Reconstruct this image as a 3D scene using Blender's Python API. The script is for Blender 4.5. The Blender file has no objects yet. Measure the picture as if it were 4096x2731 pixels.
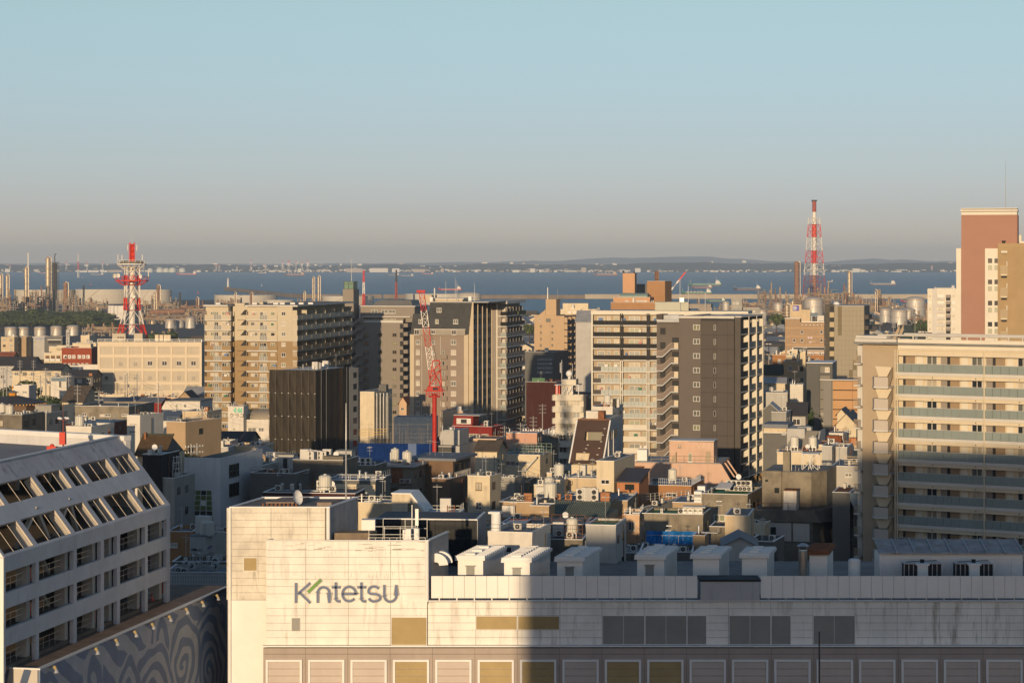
import bpy, math, random
from mathutils import Vector, Matrix
SC = bpy.context.scene
COL = SC.collection
R = math.radians
# ---------------------------------------------------------------- camera: level telephoto view from high in a hotel (70 m up)
F, CX, HY, H = 9500.0, 2048.0, 1036.0, 70.0
cam = bpy.data.cameras.new('camera'); cam.sensor_width = 36; cam.lens = F/4096*36
cam.shift_y = -(1365.5-HY)/4096; cam.clip_start = 1; cam.clip_end = 60000
co = bpy.data.objects.new('camera', cam); COL.objects.link(co); SC.camera = co
co.location = (0, 0, H); co.rotation_euler = (R(90), 0, 0)
# ---------------------------------------------------------------- sky and low evening sun behind the viewer's left shoulder
SAZ, SEL = 10.5, 6.5
W = bpy.data.worlds.new('World'); SC.world = W; W.use_nodes = True
wn = W.node_tree; bg = wn.nodes['Background']
sky = wn.nodes.new('ShaderNodeTexSky'); sky.sky_type = 'NISHITA'; sky.sun_disc = False
sky.sun_elevation = R(SEL); sky.sun_rotation = R(180+SAZ); sky.altitude = 0
sky.air_density = 0.9; sky.dust_density = 0.25; sky.ozone_density = 3.4
# white balance of the air: greyer towards the horizon, paler higher up, the same all the way round
tcw = wn.nodes.new('ShaderNodeTexCoord'); sxyz = wn.nodes.new('ShaderNodeSeparateXYZ'); wn.links.new(tcw.outputs['Generated'], sxyz.inputs[0])
rw = wn.nodes.new('ShaderNodeValToRGB'); wn.links.new(sxyz.outputs[2], rw.inputs[0])
els = rw.color_ramp.elements; els[0].position = 0; els[0].color = (1.16,.97,1.14,1); els[1].position = .11; els[1].color = (1.54,1.085,.865,1)
e = els.new(.02); e.color = (1.06,.89,1.18,1)
e = els.new(.05); e.color = (1.17,.92,1.02,1)
vm = wn.nodes.new('ShaderNodeVectorMath'); vm.operation = 'MULTIPLY'; wn.links.new(sky.outputs[0], vm.inputs[0]); wn.links.new(rw.outputs[0], vm.inputs[1])
wn.links.new(vm.outputs[0], bg.inputs[0]); bg.inputs[1].default_value = 0.15
sun = bpy.data.lights.new('sun', 'SUN'); sun.energy = 4.35; sun.angle = R(0.53); sun.color = (1.0, 0.735, 0.45)
so = bpy.data.objects.new('sun', sun); COL.objects.link(so)
SD = Vector((math.sin(R(SAZ))*math.cos(R(SEL)), math.cos(R(SAZ))*math.cos(R(SEL)), -math.sin(R(SEL))))
so.rotation_euler = SD.to_track_quat('-Z', 'Y').to_euler(); so.location = (-60, -200, 120)
SC.view_settings.view_transform = 'Standard'; SC.view_settings.look = 'None'
SC.view_settings.exposure = 0.08; SC.view_settings.gamma = 1.0; SC.view_settings.use_curve_mapping = False
SC.render.engine = 'CYCLES'
cy = SC.cycles
cy.use_denoising = True; cy.volume_bounces = 1; cy.max_bounces = 5; cy.diffuse_bounces = 3; cy.glossy_bounces = 2
cy.transmission_bounces = 3; cy.transparent_max_bounces = 6; cy.caustics_reflective = False; cy.caustics_refractive = False
HAZE = 5.6e-5

# ---------------------------------------------------------------- helpers
def X(px, Y): return (px-CX)*Y/F
def Z(py, Y): return H-(py-HY)*Y/F
rnd = random.Random(7)
MATS = {}
def M(name, col=None, rough=.8, metal=0., var=.10, streak=0., scale=.35, bump=0., dirt=(.10, .085, .07), emit=0, spec=.4):
    """procedural material: base colour broken up by cloudy wear and, if asked, rain streaks"""
    if name in MATS: return MATS[name]
    m = bpy.data.materials.new(name); m.use_nodes = True; MATS[name] = m
    nt = m.node_tree; N = nt.nodes; L = nt.links; b = N['Principled BSDF']
    b.inputs['Roughness'].default_value = rough; b.inputs['Metallic'].default_value = metal
    b.inputs['Specular IOR Level'].default_value = spec
    geo = N.new('ShaderNodeNewGeometry')
    n1 = N.new('ShaderNodeTexNoise'); n1.inputs['Scale'].default_value = scale; n1.inputs['Detail'].default_value = 6
    n1.inputs['Roughness'].default_value = .65
    L.new(geo.outputs['Position'], n1.inputs['Vector'])
    mr = N.new('ShaderNodeMapRange'); mr.inputs[1].default_value = .3; mr.inputs[2].default_value = .7
    mr.inputs[3].default_value = 1-var; mr.inputs[4].default_value = 1+var*.7
    L.new(n1.outputs[0], mr.inputs[0])
    mx = N.new('ShaderNodeVectorMath'); mx.operation = 'SCALE'; mx.inputs[0].default_value = col[:3]
    L.new(mr.outputs[0], mx.inputs['Scale'])
    out = mx.outputs[0]
    if streak:
        mp = N.new('ShaderNodeMapping'); mp.inputs['Scale'].default_value = (1.3, 1.3, .16)
        L.new(geo.outputs['Position'], mp.inputs[0])
        n2 = N.new('ShaderNodeTexNoise'); n2.inputs['Scale'].default_value = 1.0; n2.inputs['Detail'].default_value = 5
        n2.inputs['Roughness'].default_value = .7; L.new(mp.outputs[0], n2.inputs['Vector'])
        n3 = N.new('ShaderNodeTexNoise'); n3.inputs['Scale'].default_value = .12; n3.inputs['Detail'].default_value = 3
        L.new(geo.outputs['Position'], n3.inputs['Vector'])
        r2 = N.new('ShaderNodeMapRange'); r2.inputs[1].default_value = .52; r2.inputs[2].default_value = .75
        L.new(n2.outputs[0], r2.inputs[0])
        r3 = N.new('ShaderNodeMapRange'); r3.inputs[1].default_value = .35; r3.inputs[2].default_value = .6
        r3.inputs[3].default_value = .25; L.new(n3.outputs[0], r3.inputs[0])
        mu = N.new('ShaderNodeMath'); mu.operation = 'MULTIPLY'; L.new(r2.outputs[0], mu.inputs[0]); L.new(r3.outputs[0], mu.inputs[1])
        m2 = N.new('ShaderNodeMath'); m2.operation = 'MULTIPLY'; m2.inputs[1].default_value = streak; L.new(mu.outputs[0], m2.inputs[0])
        mc = N.new('ShaderNodeMix'); mc.data_type = 'RGBA'; mc.inputs['B'].default_value = (*dirt, 1)
        L.new(m2.outputs[0], mc.inputs[0]); L.new(out, mc.inputs['A']); out = mc.outputs['Result']
    L.new(out, b.inputs['Base Color'])
    if bump:
        bp = N.new('ShaderNodeBump'); bp.inputs['Strength'].default_value = bump; bp.inputs['Distance'].default_value = .1
        n4 = N.new('ShaderNodeTexNoise'); n4.inputs['Scale'].default_value = scale*8; n4.inputs['Detail'].default_value = 4
        L.new(geo.outputs['Position'], n4.inputs['Vector']); L.new(n4.outputs[0], bp.inputs['Height']); L.new(bp.outputs[0], b.inputs['Normal'])
    return m
def C(r, g, b):
    """sRGB 0-255 to linear"""
    f = lambda c: (c/255/12.92) if c <= 10 else ((c/255+.055)/1.055)**2.4
    return (f(r), f(g), f(b))

class G:
    """collects faces of one mesh"""
    def __init__(s): s.v = []; s.f = []; s.m = []
    def add(s, vs, fs, mi=0):
        k = len(s.v); s.v += [tuple(p) for p in vs]; s.f += [tuple(i+k for i in f) for f in fs]; s.m += [mi]*len(fs); return s
    def box(s, x0, x1, y0, y1, z0, z1, mi=0):
        if x1 < x0: x0, x1 = x1, x0
        if y1 < y0: y0, y1 = y1, y0
        if z1 < z0: z0, z1 = z1, z0
        return s.add([(x0,y0,z0),(x1,y0,z0),(x1,y1,z0),(x0,y1,z0),(x0,y0,z1),(x1,y0,z1),(x1,y1,z1),(x0,y1,z1)],
              [(0,3,2,1),(4,5,6,7),(0,1,5,4),(1,2,6,5),(2,3,7,6),(3,0,4,7)], mi)
    def prism(s, poly, z0, z1, mi=0):
        """poly: xy points, counter-clockwise"""
        n = len(poly)
        return s.add([(x,y,z0) for x,y in poly]+[(x,y,z1) for x,y in poly],
              [tuple(range(n-1,-1,-1)), tuple(range(n,2*n))]+[(i,(i+1)%n,n+(i+1)%n,n+i) for i in range(n)], mi)
    def extx(s, poly, x0, x1, mi=0):
        """poly in (y,z), extruded along x"""
        n = len(poly)
        return s.add([(x0,y,z) for y,z in poly]+[(x1,y,z) for y,z in poly],
              [tuple(range(n-1,-1,-1)), tuple(range(n,2*n))]+[(i,(i+1)%n,n+(i+1)%n,n+i) for i in range(n)], mi)
    def exty(s, poly, y0, y1, mi=0):
        """poly in (x,z), extruded along y"""
        n = len(poly)
        return s.add([(x,y0,z) for x,z in poly]+[(x,y1,z) for x,z in poly],
              [tuple(range(n)), tuple(range(2*n-1,n-1,-1))]+[((i+1)%n,i,n+i,n+(i+1)%n) for i in range(n)], mi)
    def cyl(s, x, y, z0, z1, r, r2=None, n=12, mi=0, cap=True):
        if r2 is None: r2 = r
        a = [(x+r*math.cos(2*math.pi*i/n), y+r*math.sin(2*math.pi*i/n), z0) for i in range(n)]
        b = [(x+r2*math.cos(2*math.pi*i/n), y+r2*math.sin(2*math.pi*i/n), z1) for i in range(n)]
        fs = [(i,(i+1)%n,n+(i+1)%n,n+i) for i in range(n)]
        if cap: fs += [tuple(range(n-1,-1,-1)), tuple(range(n,2*n))]
        return s.add(a+b, fs, mi)
    def tube(s, p, q, r, n=4, mi=0):
        p = Vector(p); q = Vector(q); d = q-p
        if d.length < 1e-6: return s
        d.normalize(); u = d.cross(Vector((0,0,1)))
        if u.length < .01: u = Vector((1,0,0))
        u.normalize(); w = d.cross(u)
        vs = []
        for c in (p, q):
            for i in range(n):
                a = 2*math.pi*(i+.5)/n; vs.append(c+u*r*math.cos(a)+w*r*math.sin(a))
        return s.add(vs, [(i,(i+1)%n,n+(i+1)%n,n+i) for i in range(n)]+[tuple(range(n-1,-1,-1)), tuple(range(n,2*n))], mi)
    def path(s, pts, r, n=6, mi=0):
        for a, b in zip(pts, pts[1:]): s.tube(a, b, r, n, mi)
        return s
    def dome(s, x, y, z, r, h=None, n=12, m=4, mi=0, full=False):
        h = r if h is None else h; vs = []; fs = []
        lo = -m if full else 0
        rows = list(range(lo, m+1))
        for k in rows:
            t = math.pi/2*k/m
            for i in range(n):
                a = 2*math.pi*i/n; vs.append((x+r*math.cos(t)*math.cos(a), y+r*math.cos(t)*math.sin(a), z+h*math.sin(t)))
        for k in range(len(rows)-1):
            for i in range(n): fs.append((k*n+i, k*n+(i+1)%n, (k+1)*n+(i+1)%n, (k+1)*n+i))
        return s.add(vs, fs, mi)
    def mesh(s, name, mats, smooth=False):
        me = bpy.data.meshes.new(name); me.from_pydata(s.v, [], s.f)
        for m in (mats if isinstance(mats, (list, tuple)) else [mats]): me.materials.append(m)
        me.polygons.foreach_set('material_index', s.m)
        if smooth:
            try:
                me.polygons.foreach_set('use_smooth', [True]*len(s.f)); me.set_sharp_from_angle(angle=R(40))
            except Exception: pass
        me.update(); return me

def put(name, me, parent=None, loc=(0,0,0), rz=0., label=None, cat=None, group=None, kind=None, scale=None, rot=None):
    o = bpy.data.objects.new(name, me); COL.objects.link(o)
    o.location = loc; o.rotation_euler = rot if rot else (0, 0, rz)
    if scale: o.scale = scale
    if parent: o.parent = parent
    if label: o['label'] = label
    if cat: o['category'] = cat
    if group: o['group'] = group
    if kind: o['kind'] = kind
    return o
def ob(name, g, mats, parent=None, smooth=False, **k):
    return put(name, g.mesh(name, mats, smooth), parent, **k)
def thing(name, label, cat, loc=(0,0,0), rz=0., group=None):
    return put(name, None, None, loc, rz, label, cat, group, kind='thing' if name in ('distillation_column', 'sign_pillar') else None)
def dup(o, parent=None, **k):
    c = o.copy(); COL.objects.link(c)
    if parent: c.parent = parent
    for a, v in k.items():
        if a in ('label', 'group', 'category'): c[a] = v
        else: setattr(c, a, v)
    for ch in list(o.children): dup(ch, c)
    return c
CACHE = {}
def cached(key, fn):
    if key not in CACHE: CACHE[key] = fn()
    return CACHE[key]
FOOT = []      # footprints taken: (polygon corners)
class B:
    """a building frame: front-left corner seen at px0 at distance Y, front turned by th degrees (right end nearer), right corner at px1"""
    def __init__(s, px0, px1, Y, th=14., depth=12., name='building', label='', cat='building', group=None, sh=None, foot=True):
        s.Y = Y; s.th = R(th); c, sn = math.cos(s.th), math.sin(s.th)
        Lx = X(px0, Y); t = (px1-CX)/F
        s.w = (t*Y-Lx)/(c+t*sn); s.o = (Lx, Y); s.c = c; s.s = sn; s.d = depth
        s.t = thing(name, label, cat, (Lx, Y, 0), -s.th, group)
        if foot: FOOT.append([s.wp(0,0), s.wp(s.w,0), s.wp(s.w,depth), s.wp(0,depth)])
    def wp(s, x, y): return (s.o[0]+x*s.c+y*s.s, s.o[1]-x*s.s+y*s.c)
    def lx(s, px, y=0.):
        """local x of the point on the plane y that is seen at px"""
        t = (px-CX)/F; ox = s.o[0]+y*s.s; oy = s.o[1]+y*s.c
        return (t*oy-ox)/(s.c+t*s.s)
    def lz(s, py, x=0., y=0.):
        return Z(py, s.wp(x, y)[1])
    def ly(s, px, x):
        """local y on the plane x=const seen at px"""
        t = (px-CX)/F; ox = s.o[0]+x*s.c; oy = s.o[1]-x*s.s
        return (t*oy-ox)/(s.s-t*s.c)
    def part(s, name, g, mats, **k): return ob(name, g, mats, s.t, **k)
def glass(name, col, rough=.12):
    return M(name, col, rough=rough, var=.25, scale=.5, spec=.6)
GL_D = glass('window_glass_dark', (.025,.03,.032)); GL_M = glass('window_glass_grey', (.12,.125,.11), .25)
GL_C = glass('window_curtain_pale', (.42,.37,.28), .5); GL_G = glass('window_curtain_green', (.16,.17,.09), .4)
FR_W = M('frame_white', (.62,.60,.56), .5); FR_D = M('frame_dark', (.035,.032,.03), .5); FR_B = M('frame_bronze', (.18,.13,.08), .5)
def window(parent, x, z, w, h, y=0., pane=None, frame=None, mull=1, side=None, name='window', sill=True):
    """a framed window proud of a wall: frame part with its glass as sub-part. side=None front wall (-y), 'r' the +x wall"""
    frame = frame or FR_W; pane = pane or rnd.choice((GL_D, GL_M, GL_C, GL_M, GL_G))
    w = round(w, 2); h = round(h, 2); t = min(.09, w*.08)
    def fm():
        g = G(); g.box(0,w,-.10,.0,0,t); g.box(0,w,-.10,.0,h-t,h); g.box(0,t,-.10,0,t,h-t); g.box(w-t,w,-.10,0,t,h-t)
        for i in range(1, mull+1):
            a = w*i/(mull+1); g.box(a-t/2,a+t/2,-.08,0,t,h-t)
        if sill: g.box(-.06,w+.06,-.16,-.0,-.08,0)
        return g.mesh('window', frame)
    def pm():
        return G().box(t,w-t,-.035,-.005,t,h-t).mesh('pane', pane)
    me = cached(('w',w,h,frame.name,mull,sill), fm); pe = cached(('p',w,h,pane.name), pm)
    rz = 0 if side is None else (R(90) if side == 'r' else R(-90))
    if side is None: loc = (x, y, z)
    else: loc = (y, x, z)     # x along depth, y is the wall's local x
    o = put(name, me, parent, loc, rz)
    put('pane', pe, o)
    return o
# ================================================================ the setting
g_asph = M('ground_asphalt', (.055,.054,.052), .9, var=.35, scale=.05)
# land: town ground out to the harbour, with quays running out under the refineries
coast = [(-3000,-600),(3000,-600),(3000,3950),(900,3950),(640,3500),(330,3420),(300,3130),(60,3080),(-60,3120),(-190,3350),(-300,3550),(-420,4050),(-900,4150),(-3000,4150)]
ob('ground', G().prism(coast, -3, 0), g_asph, kind='structure')
def sea_mat():
    m = bpy.data.materials.new('sea_water'); m.use_nodes = True; N = m.node_tree.nodes; L = m.node_tree.links; b = N['Principled BSDF']
    b.inputs['Roughness'].default_value = .38; b.inputs['IOR'].default_value = 1.33; b.inputs['Specular IOR Level'].default_value = .12
    geo = N.new('ShaderNodeNewGeometry'); mp = N.new('ShaderNodeMapping'); mp.inputs['Scale'].default_value = (.0022, .0009, 1)
    L.new(geo.outputs['Position'], mp.inputs[0])
    n = N.new('ShaderNodeTexNoise'); n.inputs['Scale'].default_value = 1; n.inputs['Detail'].default_value = 7; n.inputs['Roughness'].default_value = .6
    L.new(mp.outputs[0], n.inputs['Vector'])
    r = N.new('ShaderNodeValToRGB'); r.color_ramp.elements[0].position = .35; r.color_ramp.elements[1].position = .68
    r.color_ramp.elements[0].color = (.014,.125,.20,1); r.color_ramp.elements[1].color = (.024,.160,.25,1)
    L.new(n.outputs[0], r.inputs[0]); L.new(r.outputs[0], b.inputs['Base Color'])
    n2 = N.new('ShaderNodeTexNoise'); n2.inputs['Scale'].default_value = .12; n2.inputs['Detail'].default_value = 6
    L.new(geo.outputs['Position'], n2.inputs['Vector'])
    bp = N.new('ShaderNodeBump'); bp.inputs['Strength'].default_value = .9; bp.inputs['Distance'].default_value = 1.2
    L.new(n2.outputs[0], bp.inputs['Height']); L.new(bp.outputs[0], b.inputs['Normal'])
    return m
ob('sea', G().add([(-14000,2500,-1),(14000,2500,-1),(14000,13200,-1),(-14000,13200,-1)], [(0,1,2,3)]), sea_mat(), kind='structure')
# far shore: low wooded hills across the bay
def ridge(name, Y0, Y1, prof, mat, zbase, dx=60, seed=1, rough=1.0):
    rr = random.Random(seed); x0, x1 = -5200*Y0/12900, 5200*Y0/12900
    xs = []; x = x0
    while x < x1: xs.append(x); x += dx
    ph = [rr.uniform(0, 6.28) for _ in range(8)]
    rows = 7; vs = []; fs = []
    def top(x):
        px = CX+x*F/Y0
        for (a, za), (b, zb) in zip(prof, prof[1:]):
            if a <= px <= b or (px < prof[0][0]) or (b == prof[-1][0] and px > b):
                t = min(1, max(0, (px-a)/(b-a))); t = t*t*(3-2*t); base = za+(zb-za)*t; break
        else: base = prof[0][1]
        z = Z(base, Y0)
        n = sum(math.sin(x/(900/(i+1)**1.3)+ph[i])/(i+1) for i in range(8))
        return z-(4 if rough == 1 else 22)+n*2.2*rough+rr.uniform(-1.5, 1.5)*rough
    for j in range(rows):
        t = j/(rows-1); Y = Y0+(Y1-Y0)*t
        for x in xs:
            h = zbase+(top(x)-zbase)*math.sin(min(1, t*1.35)*math.pi/2)**.7*(1 if t < .8 else .85)
            if 0 < t: h += rr.uniform(-1.2,1.2)*rough
            if j == 0: h = zbase
            vs.append((x*(Y/Y0), Y, h))
    n = len(xs)
    for j in range(rows-1):
        for i in range(n-1): fs.append((j*n+i, j*n+i+1, (j+1)*n+i+1, (j+1)*n+i))
    return ob(name, G().add(vs, fs), mat, kind='structure')
m_hill = M('wooded_hill', (.045,.062,.028), .95, var=.45, scale=.006)
ridge('hills', 12760, 14600, [(0,1056),(420,1057),(800,1056),(1100,1060),(1300,1062),(1560,1057),(1800,1059),(1950,1054),(2250,1057),(2480,1060),(2550,1053),(2700,1052),(2830,1049),(2920,1056),(3050,1053),(3150,1052),(3280,1058),(3450,1056),(3620,1049),(3900,1047),(4096,1048)], m_hill, -1.5)
m_mtn = M('far_mountain', (.06,.08,.05), .95, var=.3, scale=.001)
ridge('mountains', 24000, 26000, [(0,1046),(1200,1046),(2000,1041),(2200,1036),(2450,1022),(2800,1014),(2950,1026),(3100,1036),(3280,1040),(3400,1028),(3500,1024),(3560,1030),(3600,1026),(3720,1036),(4096,1030)], m_mtn, -75, dx=90, seed=4, rough=1.6)
ob('terrain', G().add([(-16000,14000,3),(16000,14000,3),(16000,27500,3),(-16000,27500,3)], [(0,1,2,3)]), m_hill, kind='structure')
# the viewer's hotel and the block beside it: they stand behind the camera and throw the big shadow over the right of the store
def offcam(name, label, x0, x1, y0, y1, h, steps=()):
    t = thing(name, label, 'building', (x0, y0, 0))
    w, d = x1-x0, y1-y0
    ob('wall', G().box(0,w,0,d,0,h), M('hotel_tile', (.42,.36,.29), streak=.4), t)
    for a, c_, hh in steps: ob('tower_storeys', G().box(a-x0, c_-x0, 0, d, h+.61, hh), M('hotel_tile'), t)
    g = G()
    for k in range(int(h//3.3)-1):
        for i in range(int(w//4)): g.box(i*4+1, i*4+3, d, d+.06, k*3.3+4, k*3.3+5.8)
    ob('window', g, GL_D, t); ob('parapet', G().box(-.2,w+.2,-.2,d+.2,h,h+.6), M('hotel_tile'), t)
offcam('hotel', 'tall beige hotel tower that the view is taken from', -43.2, 18, -30, -1.6, 69.6, ((-27.5, -14, 75.4), (-13.99, 18, 81.4)))
offcam('office_building', 'beige office slab standing beside the viewpoint hotel', -150, -97, -45, -12, 77)
# haze
hz = ob('haze', G().box(-16500,16500,-700,27600,-62,190), bpy.data.materials.new('haze'), kind='stuff')
hm = hz.data.materials[0]; hm.use_nodes = True; hn = hm.node_tree; hn.nodes.remove(hn.nodes['Principled BSDF'])
pv = hn.nodes.new('ShaderNodeVolumePrincipled'); pv.inputs['Color'].default_value = (.68,.82,1.0,1); pv.inputs['Density'].default_value = HAZE
pv.inputs['Anisotropy'].default_value = .0
hn.links.new(pv.outputs[0], hn.nodes['Material Output'].inputs['Volume'])
# ================================================================ department store in front
def ribbon(g, pts, hw, y0, y1, mi=0, closed=False):
    """a flat stroke of half-width hw along pts (x,z), standing between y0 and y1"""
    P = [Vector(p) for p in pts]; n = len(P); L = []; Rr = []
    for i in range(n):
        a = P[i]-P[i-1] if i > 0 else P[1]-P[0]
        b = P[i+1]-P[i] if i < n-1 else P[-1]-P[-2]
        a.normalize(); b.normalize(); t = (a+b)
        if t.length < .1: t = b
        t.normalize(); nn = Vector((-t.y, t.x)); k = hw/max(.5, nn.dot(Vector((-a.y, a.x))))
        L.append(P[i]+nn*k); Rr.append(P[i]-nn*k)
    for i in range(n-1):
        q = [Rr[i], Rr[i+1], L[i+1], L[i]]
        g.exty([(p.x, p.y) for p in q], y0, y1, mi)
    return g
def arc(cx, cz, rx, rz, a0, a1, n=14):
    return [(cx+rx*math.cos(R(a0+(a1-a0)*i/n)), cz+rz*math.sin(R(a0+(a1-a0)*i/n))) for i in range(n+1)]
m_clad = M('cladding_cream', (.78,.755,.69), .75, streak=1.1, var=.14, scale=.3, dirt=(.33,.30,.24))
m_cladA = M('cladding_stained', (.66,.62,.53), .8, streak=1.4, var=.26, scale=.35, dirt=(.27,.24,.19))
m_clad2 = M('cladding_smooth', (.79,.765,.71), .7, var=.06)
m_joint = M('joint_dark', (.16,.15,.13), .9)  # dark backing colour seen between the panels
m_cap = M('cap_metal_white', (.72,.71,.68), .5, var=.08)
m_pink = M('cladding_rose', (.38,.32,.275), .8, streak=.3, var=.10, dirt=(.18,.15,.13))
m_pinkp = M('panel_rose_light', (.52,.45,.395), .8, var=.08, streak=.15, dirt=(.28,.22,.18))
m_gold = M('louvre_gold', (.36,.27,.12), .6, var=.15)
m_grl = M('louvre_grey', (.27,.27,.25), .6, var=.15)
m_sidew = M('cladding_side_shade', (.34,.33,.33), .7, streak=.7, var=.25, dirt=(.5,.5,.5), scale=.8)  # flank shade painted in as dark grey, grazing light as pale streaks
m_roof = M('roof_grey', (.20,.20,.19), .9, streak=0, var=.3, scale=.3)
m_rust = M('rust', (.22,.09,.04), .9, var=.4, scale=1.5)
m_white = M('white_paint', (.72,.72,.70), .6, var=.08)
m_steel = M('galvanised_steel', (.42,.43,.43), .4, metal=.4, var=.15)
m_black = M('black_mesh', (.012,.013,.014), .7, var=.3)
SY = 237.
KX = X(1050, SY)
store = thing('department_store', 'cream panelled department store with blue lettering across the front', 'department store', (KX, SY, 0))
kx = lambda px, Y=SY: X(px, Y)-KX
SH = .2309
def shb(g, x0, x1, y0, y1, z0, z1, mi=0):
    """box whose sides run back along the store's skewed flank"""
    return g.prism([(x0+SH*y0,y0),(x1+SH*y0,y0),(x1+SH*y1,y1),(x0+SH*y1,y1)], z0, z1, mi)
def SP(name, g, mats, **k): return ob(name, g, mats, store, **k)
YA = SY+1.5; YC = SY+.25
# solid bodies (dark joints show between the panels)
xa0, xa1 = kx(906,YA), kx(1300,YA); xb0, xb1 = kx(1064), kx(1709); xc1 = kx(4500)
zA, zB, zC = Z(2030,YA), Z(2163,SY), Z(2404,SY)
g = G(); shb(g, xa0, xa1, 1.6, 11, 0, zA-.05); SP('wall', g, m_joint)
g = G(); shb(g, xb0, xb1, .1, 7.8, 30, zB-.9); SP('wall', g, m_joint)
g = G(); shb(g, xb0, xc1, .35, 34, 0, zC-.35, 0); shb(g, xb1-2, xc1, .5, 33.9, zC-.34, zC-.3, 1); SP('wall', g, [m_joint, m_roof])
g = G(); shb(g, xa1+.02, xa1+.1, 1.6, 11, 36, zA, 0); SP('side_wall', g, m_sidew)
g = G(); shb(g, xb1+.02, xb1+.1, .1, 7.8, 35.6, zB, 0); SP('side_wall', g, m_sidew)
def panels(x0s, zs, y, mat, skip=(), th=.08):
    for i in range(len(x0s)-1):
        for j in range(len(zs)-1):
            x0, x1, z0, z1 = x0s[i], x0s[i+1], zs[j], zs[j+1]
            if any(a < (x0+x1)/2 < b and c < (z0+z1)/2 < d for a, b, c, d in skip): continue
            w, h = round(x1-x0-.035, 2), round(z1-z0-.03, 2)
            if w < .1 or h < .05: continue
            me = cached(('pn', w, h, mat.name), lambda: G().box(0,w,-th,0,0,h).mesh('cladding_panel', mat))
            put('cladding_panel', me, store, (x0+.02, y+rnd.uniform(-.006,.006), z0+.015))
def zr(py, Y=SY): return Z(py, Y)
# block A (left, set back)
zsA = [zr(p, YA) for p in [2398-29*i for i in range(13)]]+[zA]
panels([xa0, kx(1084,YA), kx(1229,YA), xa1], zsA, 1.6, m_cladA, skip=[(kx(975,YA)-2,kx(1028,YA)+1,zr(2281,YA),zr(2229,YA))] if 0 else ())
SP('smooth_wall', shb(G(), xa0, xb0-.03, 1.5, 1.6, 0, zr(2399,YA)), m_clad2)
panels([xb0, kx(1223), kx(1393), kx(1562), xb1], [zr(p) for p in [2578-29.2*i for i in range(14)]]+[zB-.02], .1, m_clad)
xsC = [xb1+.0, kx(1903)]+[kx(2071+168.8*i) for i in range(14)]
panels(xsC, [zr(p) for p in (2579, 2550, 2520, 2491, 2462, 2434, 2407)], .35, m_clad,)
# caps and corner trims
g = G(); shb(g, xa0-.05, xa1+.15, 1.42, 1.75, zA, zA+.12); shb(g, xa1-.25, xa1+.15, 1.75, 11, zA, zA+.12); shb(g, xa0-.05, xa0+.3, 1.75, 11, zA, zA+.12)
shb(g, xa0-.05, xa1+.15, 11, 11.5, zA-.1, zA+.14); SP('parapet_cap', g, m_cap)
SP('parapet', shb(G(), xa0, xa1, 10.6, 10.9, zA-1.4, zA-.1), m_clad2)
g = G(); shb(g, xb0-.06, xb1+.15, -.06, .3, zB, zB+.10); shb(g, xb1-.15, xb1+.18, .3, 7.8, zB, zB+.10); shb(g, xb0-.05, xb0+.25, .3, 7.8, zB, zB+.10); SP('parapet_cap', g, m_cap)
g = G(); shb(g, xb0-.1, xc1, -.03, .5, zC, zC+.1); SP('parapet_cap', g, m_cap)
for xx, z0, yy, zt in ((xa0-.12, 0, 1.4, zA), (xa1-.12, zB, 1.4, zA), (xb1-.14, zC, -.06, zB)):
    g = G(); g.cyl(xx+.12+SH*yy, yy+.1, z0, zt, .2, n=10); SP('corner_trim', g, m_cap, smooth=True)
SP('cornice', G().box(xb0-.3, xc1, -.35, .3, zr(2584), zr(2579)), m_cap)
# louvred openings
def louvre(x0, x1, pz1, pz0, y, mat, cols=1, Y=SY):
    z0, z1 = zr(pz0, Y), zr(pz1, Y); x0 = kx(x0, Y); x1 = kx(x1, Y); g = G(); g.box(x0, x1, y-.10, y-.085, z0, z1, 0)
    k = z0+.06
    while k < z1-.05: g.box(x0+.04, x1-.04, y-.135, y-.10, k, k+.05, 0); k += .12
    SP('louvre', g, mat)
    g = G()
    for a, b, c, d in ((x0-.05,x1+.05,z1,z1+.05),(x0-.05,x1+.05,z0-.05,z0),(x0-.05,x0,z0,z1),(x1,x1+.05,z0,z1)): g.box(a, b, y-.16, y-.085, c, d)
    for i in range(1, cols): q = x0+(x1-x0)*i/cols; g.box(q-.02, q+.02, y-.15, y-.136, z0, z1)
    SP('louvre_frame', g, m_cap)
louvre(976, 1027, 2230, 2281, 1.6, m_gold, 1, YA)
louvre(1167, 1200, 2470, 2522, .1, m_grl)
louvre(1566, 1706, 2468, 2577, .1, m_gold)
louvre(1905, 2067, 2465, 2517, .35, m_gold); louvre(2073, 2236, 2465, 2517, .35, m_gold)
for a, b in ((2412,2577),(2583,2746),(2919,3082),(3256,3420)): louvre(a, b, 2463, 2576, .35, m_grl, 2)
louvre(2751, 2825, 2463, 2576, .35, m_grl); louvre(3088, 3163, 2463, 2576, .35, m_grl)
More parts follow.
